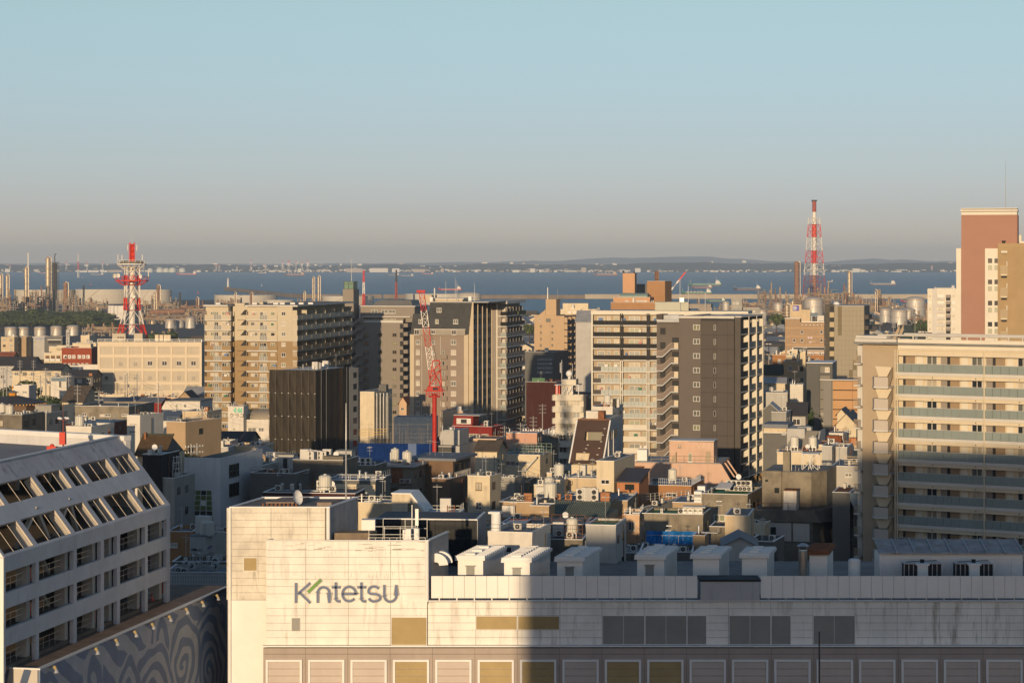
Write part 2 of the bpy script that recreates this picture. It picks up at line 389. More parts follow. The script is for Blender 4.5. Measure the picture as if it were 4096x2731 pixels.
# lower rose storey with framed bays
SP('rose_wall', G().box(xb0-.25, xc1, -.12, .12, 0, zr(2588)), m_joint)
xs = [kx(1053+169.3*i) for i in range(21)]
for i in range(20):
    w = round(xs[1]-xs[0]-.035, 2)
    top = zr(2590); me = cached(('rp', w), lambda: G().box(0,w,-.06,0,0,round(zr(2590)-zr(2612),2)).mesh('rose_panel', m_pink))
    put('rose_panel', me, store, (xs[i]+.02, -.12, zr(2612)))
    me = cached(('rp2', w), lambda: G().box(0,w,-.06,0,0,zr(2614)-22).mesh('rose_panel', m_pink))
    put('rose_panel', me, store, (xs[i]+.02, -.12, 22))
    a, b, zt = xs[i]+.28, xs[i]+.28+3.62, zr(2634)
    def fr():
        g = G(); q = b-a
        g.box(0,q,-.22,0,-.22,0); g.box(0,.22,-.22,0,-12,-.22); g.box(q-.22,q,-.22,0,-12,-.22)
        return g.mesh('bay_frame', m_white)
    put('bay_frame', cached(('bf',), fr), store, (a, -.18, zt))
    gold = i in (3, 5, 6, 8, 9)
    mt = m_gold if gold else m_pinkp
    def pm():
        g = G(); z = -.24
        while z > -12: g.box(.23, b-a-.23, -.1, -.0, z-.66, z-.02); z -= .70
        return g.mesh('bay_panel', mt)
    put('bay_panel', cached(('bp', gold), pm), store, (a, -.185, zt))
# floating screen of wide panels along the roof edge
zt, zb = zr(2303), zr(2391)
def scr(px0, px1, y):
    x = kx(px0); e = kx(px1); st = 44.4/9500*SY
    SP('screen_backing', G().box(x+.03, e-.03, y+.07, y+.12, zb+.03, zt-.03), m_joint)
    while x < e-.1:
        w = round(min(st, e-x)-.03, 2)
        me = cached(('sp', w), lambda: G().box(0,w,-.06,.06,0,zt-zb).mesh('screen_panel', m_clad2))
        put('screen_panel', me, store, (x, y, zb)); x += st
    g = G(); x = kx(px0)+.8
    while x < e: g.box(x-.06, x+.06, y, y+.1, zC+.05, zb); g.tube((x, y+.1, zt-.2), (x, y+1.4, zC), .05); x += 1.75
    SP('screen_bracket', g, m_steel)
scr(1725, 2792, .1); scr(3043, 4400, .1)
g = G(); g.box(kx(2802), kx(3038), -.05, 3, zC+.12, zr(2325)); SP('lift_housing', g, M('render_streaky', (.42,.42,.41), .9, streak=.7, dirt=(.12,.12,.12)))
g = G(); g.box(kx(2798), kx(3043), -.1, 3.2, zr(2324.8), zr(2316)); SP('lift_housing_cap', g, m_black)
# plant rooms with ribbed lids and ridge vents
def plant(px0, px1, pyt, Y, dep, nr=9, vents=7, rust=False, door=True):
    dy = Y-SY; x0, x1 = kx(px0, Y)-SH*dy, kx(px1, Y)-SH*dy; z = Z(pyt, Y)
    t = SP('plant_room', shb(G(), x0+.25, x1-.25, dy, dy+dep, zC-.3, z-.3), m_clad2)
    g = G(); shb(g, x0, x1, dy-.3, dy+dep+.2, z-.3, z, 0)
    ob('lid', g, m_cap if not rust else m_rust, t)
    for i in range(nr):
        yy = dy-.2+(dep+.2)*i/nr
        me = shb(G(), x0+.02, x1-.02, yy, yy+.22, z, z+.2).mesh('roof_rib', m_white if not rust else m_rust); put('roof_rib', me, t)
    for i in range(vents):
        yy = dy+.4+(dep-.5)*i/max(1, vents)
        put('ridge_vent', shb(G(), x0+.9, x0+1.9, yy, yy+.45, z+.01, z+.38).mesh('ridge_vent', m_clad2), t)
    if door:
        q = x0+1.0+SH*dy
        put('door', G().box(q+.1, q+.95, dy-.05, dy, zC-.3, z-.9).mesh('door', m_grl), t)
        put('door_hood', G().box(q, q+1.05, dy-.3, dy, z-.9, z-.82).mesh('door_hood', m_grl), t)
plant(1822, 1942, 2228, 244, 9.3, 11, 3); plant(2007, 2129, 2236, 243.5, 9.5, 10, 8); plant(2219, 2340, 2232, 243.5, 9.0, 9, 5)
plant(2539, 2666, 2224, 244, 8.2, 9, 6); plant(2762, 2886, 2221, 244, 7.4, 8, 4, door=False); plant(2958, 3078, 2218, 244, 6, 8, 3, door=False)
plant(3228, 3318, 2206, 245, 6.5, 10, 0, True, False)
g = G(); xq = kx(3212, 243); g.cyl(xq, 6, zC, Z(2200,243), .45, n=14); SP('flue', g, M('stainless_stained', (.34,.31,.27), .35, metal=.6, var=.3), smooth=True)
g = G(); g.cyl(xq, 6, Z(2182,243), Z(2172,243), .65, .2, n=14); [g.tube((xq+a, 6, Z(2200,243)), (xq+a, 6, Z(2180,243)), .03) for a in (-.4,.4)]; SP('flue_cowl', g, m_steel, smooth=True)
g = G(); xq = kx(3417, 243); g.cyl(xq, 6, zC, Z(2240,243), .62, n=14); g.dome(xq, 6, Z(2240,243), .62, .22, n=14); SP('roof_water_tank', g, m_white, smooth=True)
# long plant house with sloping hood at the right
YP = 246.; a0, a1 = kx(3518,YP), kx(4090,YP); zh = Z(2212,YP)
SP('plant_room', G().box(a0, a1, 9, 12.5, zC-.3, zh), m_clad2)
n = 8
for i in range(n):
    q0, q1 = a0-.05+(a1-a0+.1)*i/n, a0-.05+(a1-a0+.1)*(i+1)/n-.12
    SP('hood_panel', G().extx([(8.6,zh-.05),(12.6,zh+.95),(12.6,zh+1.05),(8.6,zh+.08)], q0, q1), M('weathered_hood', (.34,.33,.32), .6, var=.4, streak=.8, dirt=(.25,.12,.04), scale=.6))
    SP('hood_rib', G().extx([(8.5,zh+.08),(12.6,zh+1.08),(12.6,zh+1.15),(8.5,zh+.2)], q1, q1+.12), m_steel)
for i in range(11):
    q = a0+.15+(a1-a0)*i/11; SP('door_leaf', G().box(q, q+1.2, 8.94, 9, zC, zh-.5), m_cap)
for pa in (3614, 3820):
    q = kx(pa, 243)
    for k in range(2):
        g = G(); g.box(q+k*2.4, q+k*2.4+1.35, 5.5, 7, zC, Z(2252,243)); SP('condenser', g, m_black)
        g = G()
        for c in range(4): g.box(q+k*2.4-.05+c*.47, q+k*2.4+.02+c*.47, 5.42, 5.5, zC, Z(2250,243))
        g.box(q+k*2.4-.05, q+k*2.4+1.4, 5.42, 7.05, Z(2252,243), Z(2250,243)); SP('condenser_frame', g, m_steel)
    g = G(); g.box(q+1.3, q+2.35, 5.1, 6.2, zC, Z(2256,243)); g.box(q+1.15, q+2.5, 5, 6.4, Z(2256,243), Z(2249,243)); SP('duct', g, m_white)
    g = G(); g.cyl(q+1.9, 6, Z(2249,243), Z(2236,243), .22, n=8); g.tube((q+.2,6,Z(2246,243)), (q+3.4,6,Z(2240,243)), .05); SP('pipework', g, m_black)
# roof rails
def rail(g, p, q, z, h=1.1, st=1.2, r=.025, rows=2):
    p = Vector((*p, z)); q = Vector((*q, z)); n = max(1, int((q-p).length/st))
    for i in range(n+1):
        a = p.lerp(q, i/n); g.tube(a, a+Vector((0,0,h)), r)
    for k in range(rows): hh = h*(k+1)/rows; g.tube(p+Vector((0,0,hh)), q+Vector((0,0,hh)), r)
    return g
g = G()
for a, b in ((1770,1930),(2400,2560),(2690,2800),(3380,3520)): rail(g, (kx(a), 1.6), (kx(b), 1.6), zC+.5, 1.5)
SP('railing', g, m_steel)
# curved ducts on block B's flank
for i, yy in enumerate((2.4, 4.2)):
    g = G(); cx0 = xb1+.1+SH*yy
    pts = [(cx0+.0, Z(2224,SY)-.45)]+[(cx0+.15+.75*math.sin(R(a)), Z(2224,SY)-1.2+.75*math.cos(R(a))) for a in range(0, 91, 10)]
    ribbon(g, pts, .44, yy, yy+.95); SP('curved_duct', g, m_cap)
# things on block A's roof: rusty plant under a low lid, dish aerial, mast
g = G()
for x0, x1, y0, y1 in ((kx(1000,YA)+.4, kx(1130,YA), 4, 9), (kx(1228,YA), kx(1310,YA)-.6, 3.6, 7)):
    shb(g, x0, x1, y0, y1, zA-.7, zA+.32, 0)
SP('plant_cover', g, M('rusty_sheet', (.26,.20,.16), .9, var=.4, streak=.6, dirt=(.12,.05,.02), scale=.9))
g = G()
for i in range(9): q = kx(1005,YA)+1+i*.42; g.cyl(q, 3.2, zA-.9, zA+.28, .1, n=8)
SP('pipework', g, m_rust)
def dish_mesh(r):
    g = G(); n = 20; rings = 5
    vs = [(0, .0, 0)]; fs = []
    for k in range(1, rings+1):
        rr = r*k/rings
        for i in range(n): a = 2*math.pi*i/n; vs.append((rr*math.cos(a), -.32*(rr/r)**2*r, rr*math.sin(a)))
    for i in range(n): fs.append((0, 1+i, 1+(i+1)%n))
    for k in range(rings-1):
        for i in range(n): fs.append((1+k*n+i, 1+(k+1)*n+i, 1+(k+1)*n+(i+1)%n, 1+k*n+(i+1)%n))
    g.add(vs, fs); g.tube((0,.05,0), (0,-r*.7,0), .03); g.tube((0,.02,0), (0,.3,-.1), .08, 6)
    return g
dm = dish_mesh(.75)
d = SP('satellite_dish', dm, m_white, loc=(kx(1185,241), 4, Z(1990,241)), rot=(R(-12), 0, R(58)), smooth=True)
SP('dish_post', G().cyl(kx(1185,241), 4.2, zA-.9, Z(1985,241), .06, n=6), m_steel)
SP('mast', G().cyl(kx(1384,246), 9, zA-1.4, Z(1760,246), .09, .075, n=8).cyl(kx(1384,246), 9, Z(1760,246), Z(1612,246), .06, .02, n=6), m_steel)
# block B roof clutter
t = SP('plant_room', shb(G(), kx(1320,240), kx(1462,240), 2.2, 4.6, zB-.9, zB+.55), M('stained_concrete', (.22,.17,.12), .95, var=.4, streak=.8))
g = G(); g.box(kx(1448,243), kx(1502,243), 5, 6.6, zB-.6, zB+1.55); SP('cabinet', g, m_clad2)
g = G(); rail(g, (kx(1470), 2.2), (kx(1660), 2.2), zB-.4, 1.6, 1.5); rail(g, (kx(1520), 5.8), (kx(1700), 5.8), zB-.4, 2.0, 1.5); rail(g, (kx(1470), 1.2), (kx(1700), 1.2), zB-.7, .9, .7); SP('railing', g, m_steel)
g = G(); g.cyl(kx(1648,242), 5, zB-.5, zB+3.1, .06, n=6); g.cyl(kx(1670,242), 5, zB-.5, zB+2.3, .05, n=6); g.box(kx(1661,242), kx(1674,242), 4.8, 5, zB+1.0, zB+2.7); SP('phone_aerial', g, m_steel)
g = G()
for i in range(7): q = kx(1600+rnd.uniform(0,60),242); g.box(q, q+.5, 3+i*.3, 3.4+i*.3, zB-.6, zB+rnd.uniform(.2,.9))
SP('switch_boxes', g, m_cap)
# the sign
m_sb = M('sign_blue', (.09,.13,.24), .5, var=.1); m_sg = M('sign_green', (.10,.26,.03), .5); m_sr = M('sign_rim', (.42,.40,.36), .6)
sz = lambda cy_: zr(1950+cy_/2.008); sx = lambda cx_: kx(880+cx_/2.008)
def s2(pts): return [(sx(a), sz(b)) for a, b in pts]
def sarc(cx, cy_, rx, ry, a0, a1, n=14): return [(cx+rx*math.cos(R(a0+(a1-a0)*i/n)), cy_-ry*math.sin(R(a0+(a1-a0)*i/n))) for i in range(n+1)]
letters = [
 [[(611,762),(611,922)], [(726,762),(622,852)], [(640,838),(727,922)]],
 [[(786,922),(786,840)]+sarc(832,840,46,44,180,0)+[(878,840),(878,922)]],
 [[(931,757),(931,885)]+sarc(955,885,24,24,180,270,5)+[(968,909)], [(898,796),(968,796)]],
 [[(985,850),(1092,850)]+sarc(1038,850,54,58,0,320,22)],
 [[(1136,757),(1136,885)]+sarc(1160,885,24,24,180,270,5)+[(1175,909)], [(1103,796),(1174,796)]],
 [sarc(1238,824,44,34,30,180,8)+sarc(1224,826,32,24,200,270,4)+[(1258,852)]+sarc(1248,880,40,28,70,-90,8)+sarc(1240,872,46,38,270,200,5)],
 [[(1320,777),(1320,862)]+sarc(1368,862,48,50,180,360)+[(1416,862),(1416,777)]]]
for L_ in letters:
    g = G(); q = G()
    for st in L_:
        ribbon(g, s2(st), .155, -.16, .02, 0); ribbon(q, s2(st), .105, -.20, -.16, 0)
    o = SP('letter', g, m_sr); ob('letter_face', q, m_sb, o)
g = G(); ribbon(g, s2([(706,838),(814,734)]), .19, -.16, .02); o = SP('letter_stroke', g, m_sr)
q = G(); ribbon(q, s2([(708,836),(812,736)]), .14, -.2, -.16); ob('letter_face', q, m_sg, o)
# old fixing stains above the sign
g = G(); rq = random.Random(4); y_ = -.0
for i in range(46):
    px = rq.choice((rq.uniform(1235,1580), rq.uniform(1470,1580), rq.uniform(1070,1700))); p0 = rq.choice((2285, 2300, 2170+rq.uniform(0,60), 2290)); L_ = rq.uniform(.12,.55); x = kx(px); z = zr(p0); w_ = rq.uniform(.012,.03); g.box(x, x+w_, .005, .018, z-L_, z)
for i in range(34):
    px = rq.choice((rq.uniform(1075,1700), rq.uniform(1470,1640))); x = kx(px); z = zr(2166+rq.uniform(0,38)); w_ = rq.uniform(.25,1.1); g.box(x, x+w_, .005, .012, z-rq.uniform(.02,.07), z)
SP('wall_stain', g, M('stain_grey', (.36,.34,.29), .9), kind='stuff')
ob('street_pole', G().cyl(0, 0, 0, Z(2525,200), .11, .07, n=8), M('pole_dark', (.06,.055,.05), .6), loc=(X(3277,200), 200, 0), label='tall dark slender pole standing in front of the store front', cat='pole')
# ================================================================ parking garage with sloping upper storeys, on its podium
m_conc = M('garage_concrete', (.58,.575,.575), .85, streak=.35, var=.12, dirt=(.2,.2,.2))
m_concs = M('garage_slope_sheet', (.52,.50,.505), .8, streak=1.1, var=.2, dirt=(.13,.12,.13), scale=.4)
m_fin = M('garage_fin', (.50,.45,.38), .8, streak=.4, var=.15)
m_floor = M('garage_floor', (.15,.12,.085), .9, var=.3)
m_red = M('red_paint', (.55,.045,.02), .5)
GA = R(10.4)
P0 = (X(20,195.5), 195.5)
garage = thing('parking_garage', 'grey concrete parking garage with open decks and sloping upper storeys', 'parking garage', (P0[0], P0[1], 0), -GA)
def gly(px, x=0.):
    t = (px-CX)/F; ox = P0[0]+x*math.cos(GA); oy = P0[1]-x*math.sin(GA)
    return (t*oy-ox)/(math.sin(GA)-t*math.cos(GA))
GL = gly(681); FZ = [36.3, 39.25, 42.2, 45.2, 48.4]
bays = [(24,144),(157,295),(308,404),(417,469),(481,581),(592,668)]
by = [(gly(a), gly(b)) for a, b in bays]
def GP(name, g, m, **k): return ob(name, g, m, garage, **k)
rows = [(36.3, 38.1), (39.5, 41.2), (42.5, 44.2)]
# spandrel bands, piers
for z0, z1 in ((38.1, 39.5), (41.2, 42.5), (44.2, 45.5)): GP('spandrel', G().box(-.35, 0, 0, GL, z0, z1), m_conc)
ys = [0]+[v for a, b in by for v in (a, b)]+[GL]
for i in range(0, len(ys), 2):
    for z0, z1 in ((35.9, 38.1), (39.5, 41.2), (42.5, 44.2)):
        GP('pier', G().box(-.38, -.02, ys[i], ys[i+1], z0, z1), m_conc)
    if i:
        for z0, z1 in ((35.9, 38.1), (39.5, 41.2), (42.5, 44.2)):
            GP('column', G().box(-1.5, -.5, ys[i]-.85, ys[i]-.12, z0-.3, z1+.9), m_fin)
# the slope: bands, fins, glazing bars
SX, SZ = -5.2, 6.8
def sp(s): return (SX*s, 45.5+SZ*s)
nx, nz = -SZ/math.hypot(SX, SZ)*.35, SX/math.hypot(SX, SZ)*.35
def sband(s0, s1, y0, y1, mat, name, th=1., off=0.):
    (xa, za), (xb, zb) = sp(s0), sp(s1)
    g = G(); g.exty([(xa+nx*off,za+nz*off),(xa+nx*(th+off),za+nz*(th+off)),(xb+nx*(th+off),zb+nz*(th+off)),(xb+nx*off,zb+nz*off)], y0, y1)
    return GP(name, g, mat)
sband(0, .03, 0, GL, m_conc, 'slope_band'); sband(.33, .525, 0, GL, m_conc, 'slope_band'); sband(.762, 1, 0, GL, m_concs, 'slope_roof')
for s0, s1 in ((.03,.33),(.525,.762)):
    for i in range(0, len(ys), 2):
        sband(s0, s1, ys[i], ys[i+1], m_conc, 'slope_pier')
        if i: sband(s0, s1, ys[i]-.22, ys[i]-.04, m_fin, 'fin', 2.4)
    for a, b in by:
        n = 2 if b-a > 5 else (1 if b-a > 2.5 else 0)
        for k in range(n):
            q = a+(b-a)*(k+1)/(n+1); sband(s0, s1, q, q+.045, m_fin, 'glazing_bar', .12, .2)
# floors, back wall, braces
for k, z in enumerate(FZ):
    x1 = -.4 if z < 45.5 else SX*(z-45.5)/SZ-.7
    GP('floor_slab', G().box(-26, x1, .3, GL, z-.35, z), m_floor)
for b in (1, 2):
    for z0, z1 in ((39.0, 42.0), (42.0, 45.1), (45.2, 48.2)):
        a, c = by[b]; g = G(); m = (a+c)/2+.6
        g.box(0,0,0,0,0,0); g.v = []; g.f = []; g.m = []
        g.tube((-2.2, a+.3, z0), (-2.2, m, z1), .26, 4); g.tube((-2.2, m, z1), (-2.2, c-.5, z0), .26, 4); GP('brace', g, m_fin)
for x in (-10, -18, -25.5):
    for k in range(6): GP('column', G().box(x, x+.8, 1+k*8, 1.8+k*8, 35.9, 50.5), m_fin)
GP('back_wall', G().box(-26.3, -26, 9, GL, 36, 51), m_conc)
g = G()
for (z0, z1), off in zip(rows, (0, 0, 0)):
    for a, b in by: rail(g, (-.7, a), (-.7, b), z0, 1.0, 1.3, .02)
GP('railing', g, m_steel)
# lit front face at the very left
for z0, z1 in ((38.1, 39.5), (41.2, 42.5), (44.2, 45.5)): GP('spandrel', G().box(-26, -.36, -.01, .3, z0, z1), m_conc)
GP('end_wall', G().box(-2.6, 0, -.32, -.02, 0, 45.45), m_clad2)
g = G(); g.exty([(-2.6,45.5),(0,45.5),sp(1),(SX-.6,52.3)], -.32, -.02); GP('gable', g, m_clad2)
# roof deck with its back parapet, floodlight mast, red hydrant boxes
zt = 52.3
c, sn = math.cos(GA), math.sin(GA)
def gl(px, Y, ):   # world point to local
    wx, wy = X(px, Y)-P0[0], Y-P0[1]; return (wx*c-wy*sn, wx*sn+wy*c)
q0, q1 = gl(-700, 261), gl(503, 237.3)
GP('roof_deck', G().prism([(SX-.4, .2), (SX-.4, q1[1]-1.2), (q0[0], q0[1]-.4), (-40, 5)], 50.7, 51.05), M('deck_grey', (.27,.26,.26), .9, var=.15, scale=.15))
GP('ridge_flashing', G().box(SX-.25, SX+.12, -.3, GL-.3, 52.3, 52.42), m_cap)
GP('gutter_wall', G().box(SX-.42, SX-.3, .2, GL-.8, 50.8, 52.28), m_conc)
d = (Vector(q1)-Vector(q0)).normalized(); nn = Vector((-d.y, d.x))
def strip(name, w0, w1, z0, z1, m):
    a, b = Vector(q0), Vector(q1); GP(name, G().prism([tuple(a+nn*w0), tuple(b+nn*w0), tuple(b+nn*w1), tuple(a+nn*w1)], z0, z1), m)
strip('parapet', 0, .3, 50.7, 51.85, m_conc); strip('parapet_cap', -.25, .8, 51.86, 52.35, m_cap)
strip('back_wall', .31, .7, 30, 51.85, m_conc)
g = G(); p = gl(253, 232); g.cyl(*p, 51, 54.3, .1, .07, n=8, mi=0); g.box(p[0]-.35, p[0]+.25, p[1]-.2, p[1]+.2, 51.9, 53.1, 1)
for k in range(4): a = k*1.5; g.dome(p[0]+.45*math.cos(a), p[1]+.45*math.sin(a), 54.4, .2, n=8, m=2, mi=2)
g.tube((p[0]-.5,p[1],54.3), (p[0]+.5,p[1],54.3), .04); g.tube((p[0],p[1],54.2), (p[0],p[1],55.9), .03)
GP('floodlight_mast', g, [M('mast_maroon', (.16,.04,.03), .6), m_red, m_white])
p = gl(205, 222); GP('hydrant_box', G().box(p[0]-.45, p[0]+.45, p[1], p[1]+.4, 51.05, 52.5).dome(p[0], p[1]+.2, 52.5, .25, n=8, m=2), m_red)
for px, z in ((118,42.3),(118,39.3),(118,45.3),(445,45.3),(660,36.4),(378,36.4)):
    y = gly(px, -1.2); GP('hydrant_box', G().box(-1.5, -1.2, y-.25, y+.35, z, z+1.15).box(-1.55, -1.15, y-.3, y+.4, z+1.15, z+1.22), m_red)
for px in (607, 554):
    y = gly(px, -1.0); GP('traffic_cone', G().cyl(-1.0, y, 36.35, 37.05, .2, .03, n=8).box(-1.25, -.75, y-.25, y+.25, 36.3, 36.36), m_red)
# a parked car on the fifth deck
def car(loc, rz, body, label):
    t = thing('parked_car', label, 'car', loc, rz)
    g = G(); g.exty([(-2.1,.3),(2.1,.3),(2.15,.7),(1.9,.86),(1.1,.95),(.6,1.38),(-1.1,1.42),(-1.7,.98),(-2.15,.9)], -.85, .85)
    ob('body', g, body, t)
    g = G(); g.exty([(1.05,.97),(.58,1.33),(-1.05,1.36),(-1.6,1.0)], -.87, .87); ob('side_window', g, GL_D, t)
    for x in (-1.35, 1.35):
        for y in (-.8, .8):
            g = G(); k = 12
            vs = [(x+.32*math.cos(2*math.pi*i/k), y-.1, .32+.32*math.sin(2*math.pi*i/k)) for i in range(k)]+[(x+.32*math.cos(2*math.pi*i/k), y+.1, .32+.32*math.sin(2*math.pi*i/k)) for i in range(k)]
            g.add(vs, [(i,(i+1)%k,k+(i+1)%k,k+i) for i in range(k)]+[tuple(range(k)), tuple(range(2*k-1,k-1,-1))]); ob('wheel', g, m_black, t)
def gworld(x, y): return (P0[0]+x*c+y*sn, P0[1]-x*sn+y*c)
wx, wy = gworld(-3.2, gly(552, -3.2)); car((wx, wy, 42.2), R(72), M('car_dark', (.03,.035,.045), .25, spec=.6), 'dark car with a shining bonnet on the top open deck')
wx, wy = gworld(-3.4, gly(620, -3.4)); car((wx, wy, 42.2), R(76), M('car_silver', (.35,.36,.38), .3, spec=.6), 'silver car parked on the top deck by the garage end')
# ---------------- podium with the painted wave mural
PM = (X(155,197), 197.); PA = R(11.1)
pod = thing('podium_building', 'podium building painted with swirling dark blue wave mural', 'building', (PM[0], PM[1], 0), -PA)
PL = 52.
def mural_mat():
    m = bpy.data.materials.new('wave_mural'); m.use_nodes = True; nt = m.node_tree; N = nt.nodes; L = nt.links; b = N['Principled BSDF']; b.inputs['Roughness'].default_value = .8
    tc = N.new('ShaderNodeTexCoord'); nz_ = N.new('ShaderNodeTexNoise'); nz_.inputs['Scale'].default_value = .22; nz_.inputs['Detail'].default_value = 1
    L.new(tc.outputs['Object'], nz_.inputs['Vector'])
    sc = N.new('ShaderNodeVectorMath'); sc.operation = 'MULTIPLY_ADD'; sc.inputs[1].default_value = (0, 2.6, 2.6)
    L.new(nz_.outputs['Color'], sc.inputs[0]); L.new(tc.outputs['Object'], sc.inputs[2])
    cur = None
    cents = [(8,27.5,4.6,2.6),(15,26.2,5.4,2.2),(20.5,30.2,3.6,2.0),(27,28,6.2,2.4),(36,30.4,5.0,2.2),(33,24,5,2),(44,28.5,6.5,2.6),(2,31.5,3.4,1.8),(24,22.5,5.5,2.2),(48,33,3,2),(12,33.3,2.6,1.5),(29.5,33.6,3.0,1.6)]
    def math_(op, a, bb=None):
        n = N.new('ShaderNodeMath'); n.operation = op
        for i, v in enumerate((a, bb)):
            if v is None: continue
            if isinstance(v, (int, float)): n.inputs[i].default_value = v
            else: L.new(v, n.inputs[i])
        return n.outputs[0]
    sep = N.new('ShaderNodeSeparateXYZ'); L.new(sc.outputs[0], sep.inputs[0]); Yc, Zc = sep.outputs[1], sep.outputs[2]
    cur = math_('SINE', math_('ADD', math_('MULTIPLY', Yc, 1.1), math_('MULTIPLY', Zc, 2.0)))
    for cy_, cz, r, fq in cents[::-1]:
        dy = math_('SUBTRACT', Yc, cy_+1.3); dz = math_('SUBTRACT', Zc, cz+1.3)
        d = math_('SQRT', math_('ADD', math_('MULTIPLY', dy, dy), math_('MULTIPLY', dz, dz)))
        ang = math_('ARCTAN2', dz, dy)
        w = math_('SINE', math_('ADD', math_('MULTIPLY', d, fq*1.7), math_('MULTIPLY', ang, 1.0)))
        ins = math_('LESS_THAN', d, r)
        mx = N.new('ShaderNodeMix'); L.new(ins, mx.inputs[0]); L.new(cur, mx.inputs[2]); L.new(w, mx.inputs[3]); cur = mx.outputs[0]
    r = N.new('ShaderNodeMapRange'); r.inputs[1].default_value = -.12; r.inputs[2].default_value = .12; L.new(cur, r.inputs[0])
    mc = N.new('ShaderNodeMix'); mc.data_type = 'RGBA'; mc.inputs['A'].default_value = (.17,.215,.30,1); mc.inputs['B'].default_value = (.40,.41,.43,1)
    L.new(r.outputs[0], mc.inputs[0])
    n3 = N.new('ShaderNodeTexNoise'); n3.inputs['Scale'].default_value = .6; n3.inputs['Detail'].default_value = 5; L.new(tc.outputs['Object'], n3.inputs['Vector'])
    r3 = N.new('ShaderNodeMapRange'); r3.inputs[3].default_value = .75; r3.inputs[4].default_value = 1.2; L.new(n3.outputs[0], r3.inputs[0])
    v = N.new('ShaderNodeVectorMath'); v.operation = 'SCALE'; L.new(mc.outputs['Result'], v.inputs[0]); L.new(r3.outputs[0], v.inputs['Scale'])
    L.new(v.outputs[0], b.inputs['Base Color']); return m
m_mural = mural_mat()
ob('wall', G().box(-40, -.05, .05, PL, 0, 35.2), m_conc, pod)
ob('mural_wall', G().box(-.05, .12, 0, PL, 10, 36.0), m_mural, pod)
m_podf = M('podium_front', (.50,.46,.40), .8, var=.1)
g = G(); g.box(-40, -.06, -.12, .04, 0, 36.0, 0)
for k in range(4): ribbon(g, [(-.9-k*1.5-.5*math.sin(j*.5+k)-(.12*j), 36-j*1.1) for j in range(9)], .32-.03*k, -.135, -.12, 1)
ob('front_wall', g, [m_podf, M('mural_blue', (.07,.10,.17), .8)], pod)
ob('wall_cap', G().box(-.15, .2, -.2, PL, 36.0, 36.12).box(-40, -.15, -.2, .1, 36.0, 36.12), m_cap, pod)
ob('deck', G().box(-40, -.16, .1, PL, 35.3, 35.9), M('deck_brown', (.20,.14,.10), .9, var=.35, scale=.5), pod)
def podly(px):
    t = (px-CX)/F; return (t*PM[1]-PM[0])/(math.sin(PA)-t*math.cos(PA))
def lamp():
    g = G(); g.tube((0,0,0), (.45,0,.12), .04, 5, 0); g.tube((.45,-.05,.14), (.62,-.05,-.12), .14, 8, 1); g.cyl(.66, -.05, -.42, -.12, .22, .10, n=10, mi=2); return g.mesh('floodlight', [m_black, m_gold, m_steel])
lm = lamp()
for px in (190, 357, 437, 513, 583, 652, 720, 784, 844): put('floodlight', lm, pod, (.15, podly(px), 35.85))
put('floodlight', lm, pod, (-3.0, -.15, 35.7), R(-90))
g = G(); yy = podly(282)
g.v += [(.13,0,0)]
g = G()
n = 18
for i in range(n):
    a = math.pi*i/(n-1); ca, sa = math.cos(a), math.sin(a)
    g.box(.12, .5, yy-ca*1.75-.16, yy-ca*1.75+.16, 29.2+sa*1.75-.18, 29.2+sa*1.75+.18)
vs = [(.13+.5*(1-(k/4)**2), yy+1.6*k/4*math.cos(2*math.pi*i/20), 29.2+1.6*k/4*math.sin(2*math.pi*i/20)) for k in range(5) for i in range(20)]
g.add(vs, [(k*20+i, (k+1)*20+i, (k+1)*20+(i+1)%20, k*20+(i+1)%20) for k in range(4) for i in range(20)])
ob('round_ornament', g, M('ornament_grey', (.17,.17,.16), .8), pod)
# ================================================================ apartment towers
m_cream = M('render_cream', (.60,.52,.38), .85, streak=.15, var=.06)
m_creamw = M('tile_cream_white', (.64,.60,.50), .8, var=.05, streak=.12, dirt=(.3,.28,.24))
m_tan = M('tile_tan', (.40,.32,.22), .85, var=.06)
m_olive = M('tile_olive_tan', (.30,.21,.11), .85, var=.07)
m_greyt = M('tile_grey', (.27,.24,.21), .85, var=.08)
m_dkbr = M('tile_dark_brown', (.085,.075,.066), .8, var=.12)
m_dk = M('tile_charcoal', (.035,.035,.036), .8, var=.15)
m_slate = M('slate_dark', (.040,.043,.045), .7, var=.3, scale=.5)
m_slab = M('slab_white', (.55,.53,.48), .8, var=.08)
m_shade = M('recess_wall', (.30,.27,.22), .9, var=.1)
m_gpan = M('panel_frosted_green', (.22,.26,.245), .35, var=.1, spec=.5)
m_bpan = M('panel_black', (.010,.010,.010), .5, var=.2, spec=.12)
m_doorb = M('door_brown', (.30,.22,.14), .6, var=.1)
def win(b, px, py0, py1, w, y=0, **k):
    """window on b's front wall, its left edge at px, sill at py0, head at py1"""
    x = b.lx(px, y); return window(b.t, x, b.lz(py0, x, y), w, b.lz(py1, x, y)-b.lz(py0, x, y), y, **k)
def slot(b, name, x0, x1, y0, y1, z0, z1, m, th=None):
    """a box part whose mesh is shared between alike ones"""
    w, d, h = round(x1-x0, 2), round(y1-y0, 2), round(z1-z0, 2)
    me = cached(('bx', name, w, d, h, m.name), lambda: G().box(0,w,0,d,0,h).mesh(name, m))
    return put(name, me, b.t, (x0, y0, z0))
